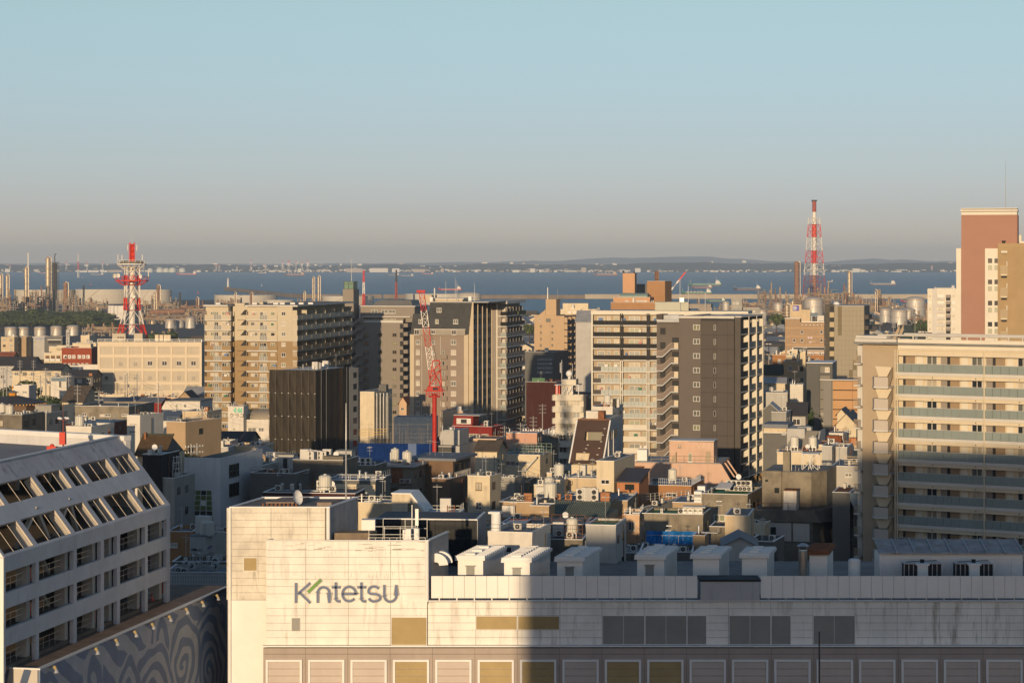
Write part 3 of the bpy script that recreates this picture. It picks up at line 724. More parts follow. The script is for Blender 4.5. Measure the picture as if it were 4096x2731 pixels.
def flatroof(b, x0, x1, y0, y1, z, mat, par=.5, rm=None, t=.2):
    g = G(); g.box(x0+t, x1-t, y0+t, y1-t, z-.25, z-.2); b.part('roof', g, rm or m_roof)
    g = G(); g.box(x0-.03,x1+.03,y0-.03,y0+t,z-.3,z+par); g.box(x0-.03,x1+.03,y1-t,y1+.03,z-.3,z+par); g.box(x0-.03,x0+t,y0+t,y1-t,z-.3,z+par); g.box(x1-t,x1+.03,y0+t,y1-t,z-.3,z+par)
    b.part('parapet', g, mat)
# ---- right-hand apartment block with frosted gallery panels
b = B(3578, 4330, 318, 31.5, 14, 'apartment_block', 'wide cream apartment block with frosted green gallery panels and an outside stair', 'apartment block')
h = 2.9; z0 = b.lz(1454)
W_ = b.w; zr_ = b.lz(1372)
xL = b.lx(3480)
b.part('wall', G().box(0, W_, 1.5, 14, 0, zr_-.5), m_cream)
b.part('wall', G().box(b.lx(3437), -.02, 1.2, 14, 0, zr_-.2), m_tan)
b.part('roof', G().box(b.lx(3425)-.3, W_, -.2, 14.3, zr_-.2, zr_+.05).box(-2, W_, .6, 13, zr_+.05, zr_+.1), m_roof)
b.part('fascia', G().box(.5, W_, .1, .4, b.lz(1421), b.lz(1400)).box(.5, W_, -.1, .35, b.lz(1400)+.02, b.lz(1393)), m_cream)
b.part('fascia', G().box(.3, W_, .45, .7, b.lz(1400), zr_+.55), m_creamw)
b.part('eaves', G().box(b.lx(3418)-.2, 0, .6, 6, zr_-.1, zr_+.5).box(b.lx(3418)-.2, -1.5, .9, 4.5, zr_+.55, zr_+.9), m_slab)
g = G()
for y in (1.6, 7.5): g.tube((-3, y, zr_+1.0), (W_, y, zr_+1.0), .14, 6)
for i in range(16): g.cyl(2+i*1.9, 1.6, zr_, zr_+1.0, .1, n=6)
b.part('roof_pipe', g, m_slab)
g = G()
for yy in (2.2, 3.6): g.exty([(-2.2,zr_-2.6),(-.2,zr_+1.6),(-.2,zr_+2.4),(-2.2,zr_-1.4)], yy, yy+.15)
b.part('roof_stair', g, m_tan)
nx_ = int(W_/1.13)
for k in range(-1, 10):
    zt = z0-k*h
    if k >= 0:
        slot(b, 'gallery_slab', 0, W_, -.08, 1.5, zt-1.52, zt-1.1, m_slab)
        slot(b, 'beam', 0, W_, .12, .4, zt-2.0, zt-1.54, m_cream)
        for i in range(nx_):
            x = .15+i*1.13
            slot(b, 'gallery_panel', x, x+1.09, 0, .04, zt-1.08, zt, m_gpan)
        g = G(); g.box(0, W_, -.03, .06, zt+.02, zt+.06); b.part('handrail', g, m_slab)
        for px in (3588, 3727, 3900, 4075):
            x = b.lx(px); g = G(); g.v=[]; g.box(x, x+.12, .05, .119, zt-1.8, zt-1.68); b.part('drain_spout', g, m_dk)
    for u in range(int((W_-7)/6.3)+1):
        x = 1.0+u*6.3
        zf = zt-1.5-h+.45 if k >= 0 else zt-1.1
        zf = zt-1.1-h+.0 ; 
        for dx, w, hh, mt, nm, zz in ((.0, 1.3, 2.1, m_doorb, 'door', .05), (-.35, .34, 2.2, m_dk, 'recess_shade', .05), (5.0, 1.3, 2.0, m_greyt, 'door', .05), (5.9, .4, 2.1, m_dk, 'recess_shade', .03)):
            slot(b, nm, x+dx, x+dx+w, 1.44-(.03 if nm == 'recess_shade' else 0), 1.5, zf+zz, zf+hh, mt)  # dark strips on the wall stand for shade in the door recesses
        window(b.t, x+3.0, zf+.85, 1.5, 1.35, 1.5, pane=rnd.choice((GL_M, GL_C, M('pane_beige', (.30,.25,.20), .4), GL_D)), frame=FR_W, sill=False)
        slot(b, 'meter_box', x+1.6, x+2.5, 1.38, 1.5, zf+.05, zf+2.35, m_creamw)
# drain pipes
for px in (3581, 3590, 3937): x = b.lx(px, -.15); b.part('downpipe', G().cyl(x, -.2, 0, zr_-.9, .09, n=6), m_cream)
# stair landings and flights at the left end
xa, xb_ = b.lx(3477, -1.5), b.lx(3552, -1.5)
for k in range(-1, 10):
    zt = b.lz(1507)-k*h
    if k >= 0:
        g = G(); g.prism([(xa+.7,-1.5),(xb_,-1.5),(xb_,-1.35),(xa+.75,-1.35),(xa+.15,-.3),(xa+.15,1.1),(xa,1.1),(xa,-.35)], zt-1.25, zt); b.part('landing_parapet', g, M('tile_landing', (.47,.42,.36), .85, var=.05))
        g = G(); g.prism([(xa+.65,-1.56),(xb_+.02,-1.56),(xb_+.02,1.2),(xa-.05,1.2),(xa-.05,-.4)], zt-1.5, zt-1.26); b.part('landing_slab', g, m_slab)
        xe = b.lx(3571, 0)
        g = G(); g.add([(xb_+.03,-1.5,zt-1.5),(xe,-.1,zt+.1),(xe,-.1,zt+1.35),(xb_+.03,-1.5,zt),(xb_+.03,-1.38,zt-1.5),(xe,.02,zt+.1),(xe,.02,zt+1.35),(xb_+.03,-1.38,zt)], [(0,1,2,3),(7,6,5,4),(0,4,5,1),(3,2,6,7),(1,5,6,2),(0,3,7,4)]); b.part('stair_parapet', g, m_tan)
    g = G(); g.exty([(xa+.8,zt-1.6-h*.45),(xa+2.0,zt-1.6-h*.45),(xb_,zt-1.6),(xa+.3,zt-1.5)], -.2, .0); b.part('stair_flight', g, m_cream)
    x = b.lx(3428, 1.6); zz = zt-.2
    slot(b, 'side_balcony', x-.2, x+.75, 1.0, 2.4, zz-1.25, zz-1.05, m_slab)
    g = G()
    for i in range(6): g.box(x-.2+i*.17, x-.14+i*.17, 1.02, 1.06, zz-1.04, zz-.02)
    g.box(x-.2, x+.75, 1.0, 1.08, zz-.02, zz+.04); b.part('balcony_rail', g, m_tan)
b.part('end_pier', G().box(b.lx(3430,2.5), b.lx(3450,2.5), 2.5, 3.2, 0, zr_-.4), m_slab)
# ---- brown tower with white crown
b = B(3845, 4068, 400, 14, 12, 'apartment_tower', 'tall terracotta brown tower with white crown bands and an aerial', 'apartment tower')
zt = b.lz(860)
m_terra = M('tile_terracotta', (.335,.185,.135), .85, var=.05)
b.part('wall', G().box(0, b.w, 0, 5, 0, zt), m_terra)
g = G()
for a, c_, e in ((860,848,.0),(846,839,.12),(836.5,833,.02)): g.box(-e, b.w+e, -e, 5+e, b.lz(a), b.lz(c_))
b.part('crown_band', g, m_creamw)
b.part('side_wall', G().box(b.w+.01, b.w+.12, .01, 4.8, b.lz(975), zt-.05), M('tile_terracotta_shade', (.24,.12,.09), .9, var=.05))  # darker copy of the terracotta: flank shade put into the colour
b.part('white_pier', G().box(b.lx(3825), -.02, -.1, 9, 0, b.lz(993)), m_creamw)
b.part('white_bay', G().box(b.lx(3940,-.6), b.lx(3991,-.6), -.6, -.02, 0, b.lz(994)), m_creamw)
b.part('aerial', G().cyl(b.w-2.0, 3, zt, b.lz(640), .06, .02, n=5), m_steel)
g = G(); g.box(b.lx(3991,-1), b.lx(4300,-1), -1, 9, 0, b.lz(974)); b.part('wing', g, M('tile_louvre_tan', (.36,.26,.14), .85, var=.08))
g = G(); zz = 30.
while zz < b.lz(985): g.box(b.lx(3992,-1.03), b.lx(4300,-1.03), -1.03, -1.0, zz, zz+.05); zz += .38
b.part('tile_course', g, M('tile_course', (.28,.20,.11), .85))
b.part('roof_cap', G().box(b.lx(4080,1), b.lx(4300,1), -1.2, 9, b.lz(974)+.02, b.lz(974)+.35).box(b.lx(4076,4), b.lx(4086,4), 4, 5, b.lz(974)+.3, b.lz(940)), m_creamw)
b.part('camera_post', G().cyl(b.lx(4015,-.5), -.5, b.lz(974), b.lz(963), .2, .35, n=6), m_dk)
for k in range(5):
    py = 1032+84.2*k
    for x_ in (3950, 3976):
        for (dy0, dy1, pn) in ((22, 0, GL_D), (50, 27, GL_G)):
            w = .85
            window(b.t, b.lx(x_,-.6), b.lz(py+dy0), w, b.lz(py+dy1)-b.lz(py+dy0), -.6, pane=pn, frame=FR_W, mull=0, sill=False)
    g = G(); x0 = b.lx(4002,-2); x1 = b.lx(4029,-2); q = b.lz(1100+87*k)
    g.box(x0, x1, -1.9, -1.04, q-.1, q+.15)
    for i in range(8): g.box(x0+i*(x1-x0-.05)/7, x0+i*(x1-x0-.05)/7+.05, -1.9, -1.85, q+.15, q+1.5)
    g.box(x0, x1, -1.92, -1.86, q+1.45, q+1.5); b.part('balcony', g, m_cream)
    b.part('balcony_shadow_block', G().box(x0+.1, x1-.1, -1.3, -1.04, q-.45, q-.12), m_dk)  # solid dark block stands in for the shade under the balcony
    b.part('balcony_post', G().box(x1-.12, x1, -1.9, -1.7, q+1.52, q+2.3), m_creamw)
b.part('hood', G().box(b.lx(4004,-2), b.lx(4029,-2), -1.8, -1.04, b.lz(1012), b.lz(1004)), m_creamw)
# ---- small pale apartment block left of it
b = B(3710, 3850, 1040, 10, 14, 'apartment_block', 'slim pale apartment block just left of the brown tower', 'apartment block')
zt = b.lz(1163)
b.part('wall', G().box(0, b.w, 0, 14, 0, zt), m_creamw); flatroof(b, 0, b.w, 0, 14, zt, m_creamw, .8)
b.part('pier', G().box(b.lx(3729), b.lx(3748), -.8, -.02, 0, b.lz(1155)), m_slab)
for k in range(8):
    z = b.lz(1196+26.3*k); dark = k > 4
    for px, w in ((3712, 1.5), (3750, 3.0), (3806, 1.6)): win(b, px+2, 1190+26.3*k, 1178+26.3*k, w*.8, frame=FR_W, pane=rnd.choice((GL_C, GL_M)), mull=0 if w < 2 else 1, sill=False)
    slot(b, 'balcony', b.lx(3749), b.lx(3779), -1.1, -.02, z-.4, z+.8, m_slab)
    slot(b, 'stair_parapet', b.lx(3783), b.lx(3804), -.9, -.02, z+.6, z+1.9, m_greyt)
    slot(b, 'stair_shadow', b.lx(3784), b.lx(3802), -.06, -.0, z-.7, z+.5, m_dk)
    if dark: slot(b, 'dark_band', b.lx(3711), b.lx(3728), -.05, -.0, z-1.1, z-.2, m_dkbr)
# ---- tan and olive apartment block (left of centre)
b = B(818, 1170, 669, 12, 62, 'apartment_block', 'cream and tan apartment block with stacked balconies and a notched stair bay', 'apartment block')
h = 40.9*669/9500; zT = b.lz(1225); zc = b.lz(1362)      # cream above, olive below
xs0, xs1, xm, xf = b.lx(925), b.lx(985), b.lx(985), b.lx(1108)
def two(name, g0):     # split by colour at zc
    b.part(name, g0(zc, zT), m_cream2); b.part(name, g0(0, zc), m_olive)
m_cream2 = M('tile_pale_cream', (.50,.44,.33), .85, var=.05)
two('wall', lambda a, c: G().box(0, xs0-1.2, 1.0, 10, a, c))
two('wall', lambda a, c: G().box(xs0-.6, xs1+.2, 3.2, 10, a, c))
two('wall', lambda a, c: G().box(xm, b.w-1.5, .9, 58, a, c))
two('wall', lambda a, c: G().box(xf, b.w, 0, .9, a, c))
b.part('eaves', G().box(-.2, xs0-.9, -.5, 10, zT, zT+.4).box(xm-.2, b.w+1.6, -.5, 59, zT, zT+.4), m_slab)
b.part('roof', G().box(0, xs0-1, 0, 9.5, zT+.4, zT+.45).box(xm, b.w+1, .2, 58, zT+.4, zT+.46), m_roof)
b.part('lift_tower', G().box(b.lx(940,4), b.lx(978,4), 4, 8, zT-4, b.lz(1212,0,4)).box(b.lx(1010,6), b.lx(1052,6), 6, 10, zT, b.lz(1207,0,6)), m_cream2)
for i, px in enumerate((862, 1002, 1080, 1100, 1135, 1163, 1195)): b.part('roof_vent', G().box(b.lx(px,2), b.lx(px,2)+1.4, 2+i*1.5, 3.4+i*1.5, zT+.45, zT+1.0), m_steel)
for k in range(17):
    py = 1258.6+40.9*k; z = b.lz(py); mt = m_cream2 if k < 3 else m_olive
    if z < 3: break
    for a, c_, gap in ((818, 923, (855, 886)), (985, 1108, (1038, 1069))):
        x0, x1, g0, g1 = b.lx(a, -.4), b.lx(c_, -.4), b.lx(gap[0], -.4), b.lx(gap[1], -.4)
        slot(b, 'balcony_parapet', x0, g0, -.4, -.25, z-1.25, z, mt); slot(b, 'balcony_parapet', g1, x1, -.4, -.25, z-1.25, z, mt)
        slot(b, 'balcony_slab', x0, x1, -.35, 1.0, z-1.6, z-1.26, m_slab)
        slot(b, 'balcony_glass', g0, g1, -.38, -.33, z-1.25, z-.05, M('balustrade_glass', (.25,.25,.22), .4))
        g = G()
        for i in range(4): q = g0+(g1-g0-.06)*i/3; g.box(q, q+.06, -.42, -.385, z-1.25, z+.05)
        b.part('balcony_post', g, FR_W)
        slot(b, 'balcony_fin', x0, x0+.15, -.2, .98, z-1.2, z+1.0, mt); slot(b, 'balcony_fin', x1-.15, x1, -.2, .98, z-1.2, z+1.0, mt)
    for px, w in ((842, 1.5), (856, 1.5), (888, 1.6), (904, 1.2)): window(b.t, b.lx(px,1), z-1.2, w*.9, 2.1, 1.0, sill=False, pane=rnd.choice((GL_C, GL_C, GL_M, GL_D, GL_G)))
    for px, w in ((1004, 1.3), (1016, 1.2), (1040, 1.1), (1052, 1.2), (1083, 1.4)): window(b.t, b.lx(px,.9), z-1.1, w*.9, 1.95, .9, sill=False, pane=rnd.choice((GL_C, GL_C, GL_M, GL_D, GL_G)), mull=rnd.choice((0,1)))
    win(b, 1126, py+4, py-12, 1.2, frame=FR_W)
    for q_ in range(3):
        if rnd.random() < .45: x = rnd.choice((b.lx(830), b.lx(892), b.lx(992), b.lx(1080)))+rnd.uniform(0,1.2); slot(b, 'laundry', x, x+rnd.choice((.6,.9)), .3, .36, z-.5, z+.55, rnd.choice((FR_W, M('cloth_green',(.05,.18,.10),.9), M('cloth_blue',(.12,.2,.4),.9), M('cloth_rose',(.5,.25,.22),.9))))
    # stair bay slits, their shade put in as dark sheets
    x0, x1 = b.lx(957, 2.2), b.lx(984, 2.2)
    slot(b, 'stair_parapet', b.lx(944,2), x1+.1, 2.0, 2.2, z-.2-1.25, z-.2, mt)
    g = G(); g.exty([(x0, z-.1), (x1, z-.1), (x1, z+1.35), (x0+1.3, z+1.35)], 3.12, 3.2); b.part('stair_opening_shade', g, m_dk)
    # shaded balconies on the right flank
    X_ = b.w
    slot(b, 'side_balcony_parapet', X_+1.35, X_+1.5, .1, 56, z-1.2, z, mt); slot(b, 'side_balcony_parapet', X_-1.5+.02, X_+1.5, -.02, .1, z-1.2, z, mt)
    slot(b, 'side_balcony_slab', X_-1.4, X_+1.34, .12, 56, z-1.5, z-1.21, m_slab)
    for j in range(7): slot(b, 'side_balcony_fin', X_-1.48, X_+1.3, .1+j*9.3, .3+j*9.3, z-1.2, z+1.35, m_cream2 if k < 3 else m_tan)
    for j in range(6):
        for q in (2, 5.2): slot(b, 'flank_window', X_-1.5, X_-1.42, j*9.3+q, j*9.3+q+1.8, z-1.1, z+.8, GL_D)
        slot(b, 'balcony_gap', X_+1.5, X_+1.53, j*9.3+4.3, j*9.3+4.9, z-1.1, z-.1, m_cream)
# ---- grey block behind with green glass box tower
b = B(1372, 1612, 757, 12, 22, 'apartment_block', 'grey tiled apartment block with a green glass box on its lift tower', 'apartment block')
zT = b.lz(1288)
m_gt = M('tile_warm_grey', (.245,.215,.18), .85, var=.05)
b.part('wall', G().box(0, b.w, 0, 22, 0, zT), m_gt); b.part('parapet', G().box(b.lx(1440), b.w, -.15, .2, zT-.1, zT+.6), m_slab)
b.part('upper_storey', G().box(b.lx(1432), b.w+3, 3, 20, zT, b.lz(1226,0,3)), m_gt); b.part('eaves', G().box(b.lx(1432), b.w+3.4, 2.4, 20.5, b.lz(1226,0,3), b.lz(1222,0,3)).box(b.lx(1440),b.w+2, 1.6, 3.0, b.lz(1268,0,2), b.lz(1264,0,2)), m_slab)
m_roofd = M('roof_dark_metal', (.06,.065,.075), .5, var=.2)
g = G(); x0, x1 = b.lx(1490,8), b.lx(1650,8); zz = b.lz(1222,0,8); g.exty([(x0,zz),(x1,zz),(x1-.5,zz+1.8),(x0+3,zz+1.9),(x0+1,zz+1.2)], 8, 18); b.part('curved_roof', g, m_roofd)
x0, x1 = b.lx(1371,-.5), b.lx(1414,-.5)
b.part('lift_tower', G().box(x0, x1, -.5, 6.0, 0, b.lz(1157)), m_gt)
b.part('glass_box', G().box(x0+.35, x1-.1, -.3, 4.5, b.lz(1157)+.02, b.lz(1125)), M('green_glass', (.10,.20,.14), .3))
g = G(); za, zb_ = b.lz(1157), b.lz(1125)
for q in (x0+.3, (x0+x1)/2, x1-.15): g.box(q, q+.14, -.42, -.3, za, zb_)
for q in (za, (za*.35+zb_*.65), zb_-.14): g.box(x0+.3, x1-.02, -.44, -.3, q, q+.14)
b.part('box_frame', g, m_dkbr); b.part('aerial', G().cyl((x0+x1)/2+.4, 2, zb_, b.lz(1030), .09, .03, n=5), FR_W)
b.part('tower_slot', G().box(b.lx(1394), b.lx(1406), -.55, -.5, b.lz(1266), b.lz(1235)), m_greyt)
hs = 34.3*757/9500
for k in range(12):
    py = 1290+34.3*k; z = b.lz(py)
    if k < 3 or k > 3:
        g = G(); xq = b.lx(1394,-1); g.exty([(xq,z-1.3),(xq+1.2,z-1.3),(xq+3.4,z+.3),(xq+4.8,z+.3),(xq+4.8,z+1.5),(xq+3.4,z+1.5),(xq+1.2,z-.1),(xq,z-.1)], -1.2, -1.05); b.part('stair_parapet', g, m_gt)
        slot(b, 'stair_opening_shade', xq+.1, xq+2.0, -.55, -.5, z+.0, z+1.4, m_dk)  # dark sheet on the wall for the shade inside the stair
    if k > 0:
        for px in (1457, 1513, 1570): win(b, px, py+22, py+8, 1.35, frame=FR_B, pane=rnd.choice((GL_M, GL_D, GL_G)))
    for j, px in enumerate((1600,)):
        slot(b, 'slot_window', b.lx(px), b.lx(px)+.5, -.05, 0, z-1.9, z-.3, m_dk); slot(b, 'slot_window', b.lx(px+6), b.lx(px+6)+.5, -.05, 0, z-1.9, z-.3, m_dk)
for px in (1452, 1490, 1530, 1560):  win(b, px, 1286 if px > 1470 else 1285, 1276, 2.0, y=3, pane=GL_G)
for px in (1485, 1525, 1555): win(b, px, 1253, 1240, 2.2, y=3, pane=GL_M)
for k in range(13):
    z = b.lz(1300+34.3*k, 0, 10)
    slot(b, 'side_balcony', b.w+.02, b.w+1.4, .5, 21, z-.3, z+.9, m_gt); slot(b, 'flank_recess_shade', b.w, b.w+.06, .5, 21, z+1.0, z+2.4, m_dk)  # dark strips on the flank stand for shade between the balconies
# lower wing to its left, in shade
b = B(1322, 1371, 800, 12, 16, 'apartment_wing', 'narrow grey balcony wing left of the green glass box tower', 'building')
b.part('wall', G().box(0, b.w, 1.2, 16, 0, b.lz(1214)), m_gt)
for k in range(14):
    z = b.lz(1250+34*k); slot(b, 'balcony_parapet', 0, b.w, 0, .15, z-1.2, z, m_gt); slot(b, 'balcony_slab', 0, b.w, .16, 1.2, z-1.4, z-1.1, m_slab)
    for q in (.5, 2.1): window(b.t, q, z-.9, 1.2, 1.7, 1.2, sill=False, pane=GL_D)
b.part('roof', G().box(-.2, b.w+.2, -.2, 16, b.lz(1214), b.lz(1210)), m_slab)
# ---- dark mansard block with cream ribs, centre left
b = B(1640, 1873, 672, 13, 26, 'apartment_block', 'brown apartment block with dark slanted slate top and cream ribbed flank', 'apartment block')
h = 41*672/9500; zM = b.lz(1337); zT = b.lz(1209)
m_br = M('tile_brown_grey', (.255,.205,.16), .85, var=.06); m_rib = M('rib_cream', (.50,.42,.30), .8, var=.06)
b.part('wall', G().box(b.lx(1657), b.lx(1856), .0, 26, 0, zM), m_br)
b.part('corner_pier', G().box(0, b.lx(1656.7), -.1, 26, 0, zM), m_rib); b.part('corner_pier', G().box(b.lx(1856.3), b.w, -.1, 2, 0, zM), m_rib)
g = G(); g.box(b.lx(1656.5,-.5), b.lx(1861,-.5), -.6, -.45, b.lz(1339), b.lz(1317)); b.part('balcony_front', g, m_shade)
b.part('balcony_cap', G().box(b.lx(1656,-.5), b.lx(1862,-.5), -.65, 1.5, b.lz(1317), b.lz(1314.5)), m_slab)
g = G(); g.exty([(b.lx(1640),zM+.02),(b.w,zM+.02),(b.lx(1886),zT),(b.lx(1719),zT),(b.lx(1714),b.lz(1255)),(b.lx(1651),b.lz(1255))], .3, 25.5); b.part('mansard_roof', g, m_slate)
b.part('roof_edge', G().box(b.lx(1718), b.lx(1963,2)-.2, .2, 24, zT, zT+.18), m_slab)
for px, py0, py1, w in ((1747,1249,1231,1.4),(1674,1294,1277,1.1),(1741,1294,1277,1.0),(1813,1295,1277,1.4)): win(b, px, py0, py1, w, y=.3, frame=FR_W)
win(b, 1807, 1338, 1320, 1.3, y=-.62, frame=FR_W, pane=GL_D); win(b, 1725, 1335, 1321, 1.2, y=-.62, frame=FR_W); win(b, 1658, 1338, 1318, 1.4, y=-.62, frame=FR_W)
for k in range(9):
    py = 1377+41.2*k
    win(b, 1664, py, py-17, 1.1, frame=FR_W, pane=rnd.choice((GL_C, GL_M))); win(b, 1804, py+1, py-17, 1.5, frame=FR_W, pane=rnd.choice((GL_C, GL_M)))
    win(b, 1727, py, py-14, .9, frame=FR_W); 
    if k > 0:
        win(b, 1769, py+2, py-16, .7, frame=FR_W, mull=0); x0, x1 = b.lx(1757,-.9), b.lx(1787,-.9); z = b.lz(py-1)
        slot(b, 'small_balcony', x0, x1, -.9, -.02, z-1.2, z-.1, m_br)
        slot(b, 'window_hood', b.lx(1664), b.lx(1664)+1.3, -.3, -.02, b.lz(py-20), b.lz(py-20)+.12, m_slab); slot(b, 'window_hood', b.lx(1803), b.lx(1803)+1.7, -.3, -.02, b.lz(py-20), b.lz(py-20)+.12, m_slab)
for px in (1687, 1762): b.part('downpipe', G().cyl(b.lx(px,-.1), -.1, 0, zM-.5, .06, n=5), FR_W)
# ribbed flank
X_ = b.w
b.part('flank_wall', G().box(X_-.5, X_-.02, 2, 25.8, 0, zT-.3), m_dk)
D = b.ly(1963, X_+1.0)
for j in range(5):
    y = .6+(D-.6)*j/4
    g = G(); lean = .9
    g.extx([(y,0),(y+.35,0),(y+.35,zT),(y,zT)], X_+.0, X_+1.35); b.part('rib', g, m_rib)
for k in range(16):
    z = b.lz(1250+41*k, X_, 10)-.3
    slot(b, 'flank_parapet', X_+.9, X_+1.0, .96, D, z-1.2, z-.1, m_greyt); slot(b, 'flank_slab', X_-.01, X_+.9, .96, D, z-1.45, z-1.2, m_greyt)
    for j in range(4): slot(b, 'flank_window', X_-.01, X_+.03, 2.2+j*(D-.6)/4, 4.4+j*(D-.6)/4, z-.9, z+.9, GL_D)
# penthouse on top
b.part('penthouse', G().box(b.lx(1730,8), b.lx(1850,8), 8, 18, zT, b.lz(1196,0,8)).box(b.lx(1690,8), b.lx(1726,8), 8, 14, zT, b.lz(1180,0,8)), m_rib)
b.part('penthouse_roof', G().box(b.lx(1726,8), b.lx(1856,8), 7.6, 18.4, b.lz(1196,0,8), b.lz(1192,0,8)), m_slab)
g = G()
for px, py in ((1783,1124),(1821,1108),(1828,1124),(1898,1132)): g.cyl(b.lx(px,6), 6, zT, b.lz(py,0,6), .07, .03, n=5)
g.cyl(b.lx(1738,9), 9, zT, b.lz(1152,0,9), .18, n=6); b.part('aerial', g, FR_W)
b.part('roof_dish', G().box(b.lx(1873,8), b.lx(1886,8), 8, 9, zT+.3, zT+1.6).box(b.lx(1719,5), b.lx(1731,5), 5, 6, zT+.2, zT+1.4), m_steel)
# ---- shaded balcony block right of it
b = B(1985, 2006, 690, 13, 50, 'apartment_block', 'dark balcony block with cream corner strip right of the ribbed flank', 'apartment block')
zT = b.lz(1215)
b.part('wall', G().box(-1.6, b.w, 0, 24, 0, zT), m_greyt); b.part('corner_strip', G().box(b.lx(1986), b.lx(1991,-.2), -.4, -.02, 0, zT+.4), m_creamw)
b.part('eaves', G().box(-1.8, b.w+1.8, -.5, 24, zT, zT+.9), m_slab)
X_ = b.w; D = min(24, b.ly(2103, X_+1.6))
b.part('planting', G().box(X_+1.3, X_+1.9, 14, D, b.lz(1262), b.lz(1248)), M('planter_green', (.09,.11,.05), .9, var=.5, scale=3))
for k in range(14):
    z = b.lz(1262+41.4*k); slot(b, 'balcony_slab', -.0, X_+1.6, -.5, D, z-.32, z, m_slab); pan = rnd.choice((m_dk, m_dkbr, m_gpan))
    slot(b, 'balcony_panel', X_+1.5, X_+1.56, -.4, D, z+.02, z+1.15, m_bpan if k < 2 else M('panel_smoke', (.07,.08,.08), .4)); slot(b, 'balcony_panel', X_-.2, X_+1.5, -.45, -.4, z+.02, z+1.15, m_gpan if k > 1 else m_bpan)
    for j in range(6): slot(b, 'balcony_fin', X_+.02, X_+1.45, 1.2+j*D/6, 1.35+j*D/6, z+.02, z+2.5, m_greyt)
    for j in range(6): slot(b, 'flank_window', X_+.0, X_+.05, 2.6+j*D/6, 5.2+j*D/6, z+.1, z+2.1, GL_D)
    window(b.t, X_+.2, z+.5, 1.0, 1.6, .02, pane=GL_C, sill=False)
# ---- tan block with lift tower, middle distance
b = B(2137, 2257, 1050, 14, 26, 'apartment_block', 'peach tan apartment block with a square lift tower on its roof', 'apartment block')
zT = b.lz(1265); m_peach = M('tile_peach', (.46,.33,.20), .85, var=.05)
b.part('wall', G().box(0, b.w, 0, 26, 0, zT), m_peach); flatroof(b, 0, b.w, 0, 26, zT, m_peach, .3)
b.part('lift_tower', G().box(b.lx(2183,4), b.lx(2225,4), 4, 12, zT, b.lz(1197)), m_peach)
g = G(); g.exty([(b.lx(2150,4),zT),(b.lx(2183,4)-.1,zT),(b.lx(2183,4)-.1,b.lz(1238))], 4, 10); b.part('stair_roof', g, m_peach)
b.part('aerial', G().cyl(b.lx(2191,5), 5, b.lz(1197), b.lz(1150), .35, .25, n=6).cyl(b.lx(2231,5), 5, b.lz(1197), b.lz(1156), .1, n=4), m_steel)
for k in range(10):
    py = 1309+25.3*k
    for px in (2160, 2206): win(b, px, py, py-9, .8, frame=FR_B, pane=GL_M, mull=0)
win(b, 2156, 1283, 1275, .8); win(b, 2184, 1288, 1274, 2.2, frame=FR_B, mull=2)
b.part('string_line', G().box(b.lx(2163), b.lx(2164), -.05, 0, 10, b.lz(1294)).box(b.lx(2200), b.lx(2201), -.05, 0, 10, b.lz(1294)), m_olive)
X_ = b.w; D = 24
for k in range(13):
    z = b.lz(1290+25.5*k, X_, 10); slot(b, 'side_balcony', X_+.02, X_+1.5, .2, D, z-.1, z+.1, m_dkbr); slot(b, 'side_parapet', X_+1.4, X_+1.5, .2, D, z+.12, z+1.2, m_dk)
    for j in range(3): slot(b, 'side_fin', X_+.02, X_+1.35, .2+j*8, .5+j*8, z+.12, z+2.5, m_peach); slot(b, 'flank_window', X_, X_+.05, 2+j*8, 6+j*8, z+.3, z+2.3, GL_D)
# ---- white and black balcony block (right of centre)
b = B(2366, 2720, 595, 10, 14, 'apartment_block', 'long pale apartment block with black panels on its upper balconies', 'apartment block')
h = 46.1*595/9500; zT = b.lz(1258)
b.part('wall', G().box(0, b.w, 1.4, 14, 0, zT), m_shade.copy() if 0 else m_tan); b.part('roof_band', G().box(-.1, b.w, -.3, 14, zT, b.lz(1243)), m_creamw)
b.part('roof', G().box(.3, b.w, .3, 13.5, b.lz(1243), b.lz(1243)+.06), m_slab)
cols = ((2366,2372), (2481,2485), (2488,2492), (2587,2591), (2594,2599))
for k in range(14):
    z = b.lz(1281.5+46.1*k); kind = m_bpan if k < 4 else (m_gpan if k < 9 else m_creamw)
    slot(b, 'balcony_slab', 0, b.w, -.08, 1.4, z-1.4, z-1.1, m_slab)
    for a, c_, n in ((2373,2480,7), (2493,2586,6), (2600,2650,3), (2650,2720,4)):
        xa, xc = b.lx(a), b.lx(c_); st = (xc-xa)/n
        if k >= 9 and a < 2590: slot(b, 'balcony_parapet', xa, xc, 0, .12, z-1.1, z, kind); continue
        for i in range(n):
            mt = m_dkbr if (k > 3 and i < 2 and a < 2400) or (k >= 9 and i < 2) else (kind if k < 9 else m_gpan)
            slot(b, 'balcony_panel', xa+i*st+.02, xa+(i+1)*st-.02, 0, .04, z-1.1, z, mt)
    for a, c_ in ((2390,2420),(2428,2443),(2456,2476),(2516,2560),(2572,2584),(2612,2640)):
        w = round(b.lx(c_)-b.lx(a), 1); window(b.t, b.lx(a,1.4), z-1.1, w, 2.1, 1.4, mull=max(0, int(w/1.0)-1), sill=False, pane=rnd.choice((GL_C, GL_M, GL_G, GL_M)))
for k in range(14):
    for i in range(4):
        if rnd.random() < .5: x = rnd.uniform(.8, b.w-6); z = b.lz(1281.5+46.1*k); slot(b, 'laundry', x, x+rnd.choice((.5,.8)), .4, .46, z-.2, z+.6, rnd.choice((FR_W, M('cloth_green'), M('cloth_blue'), M('cloth_rose'))))
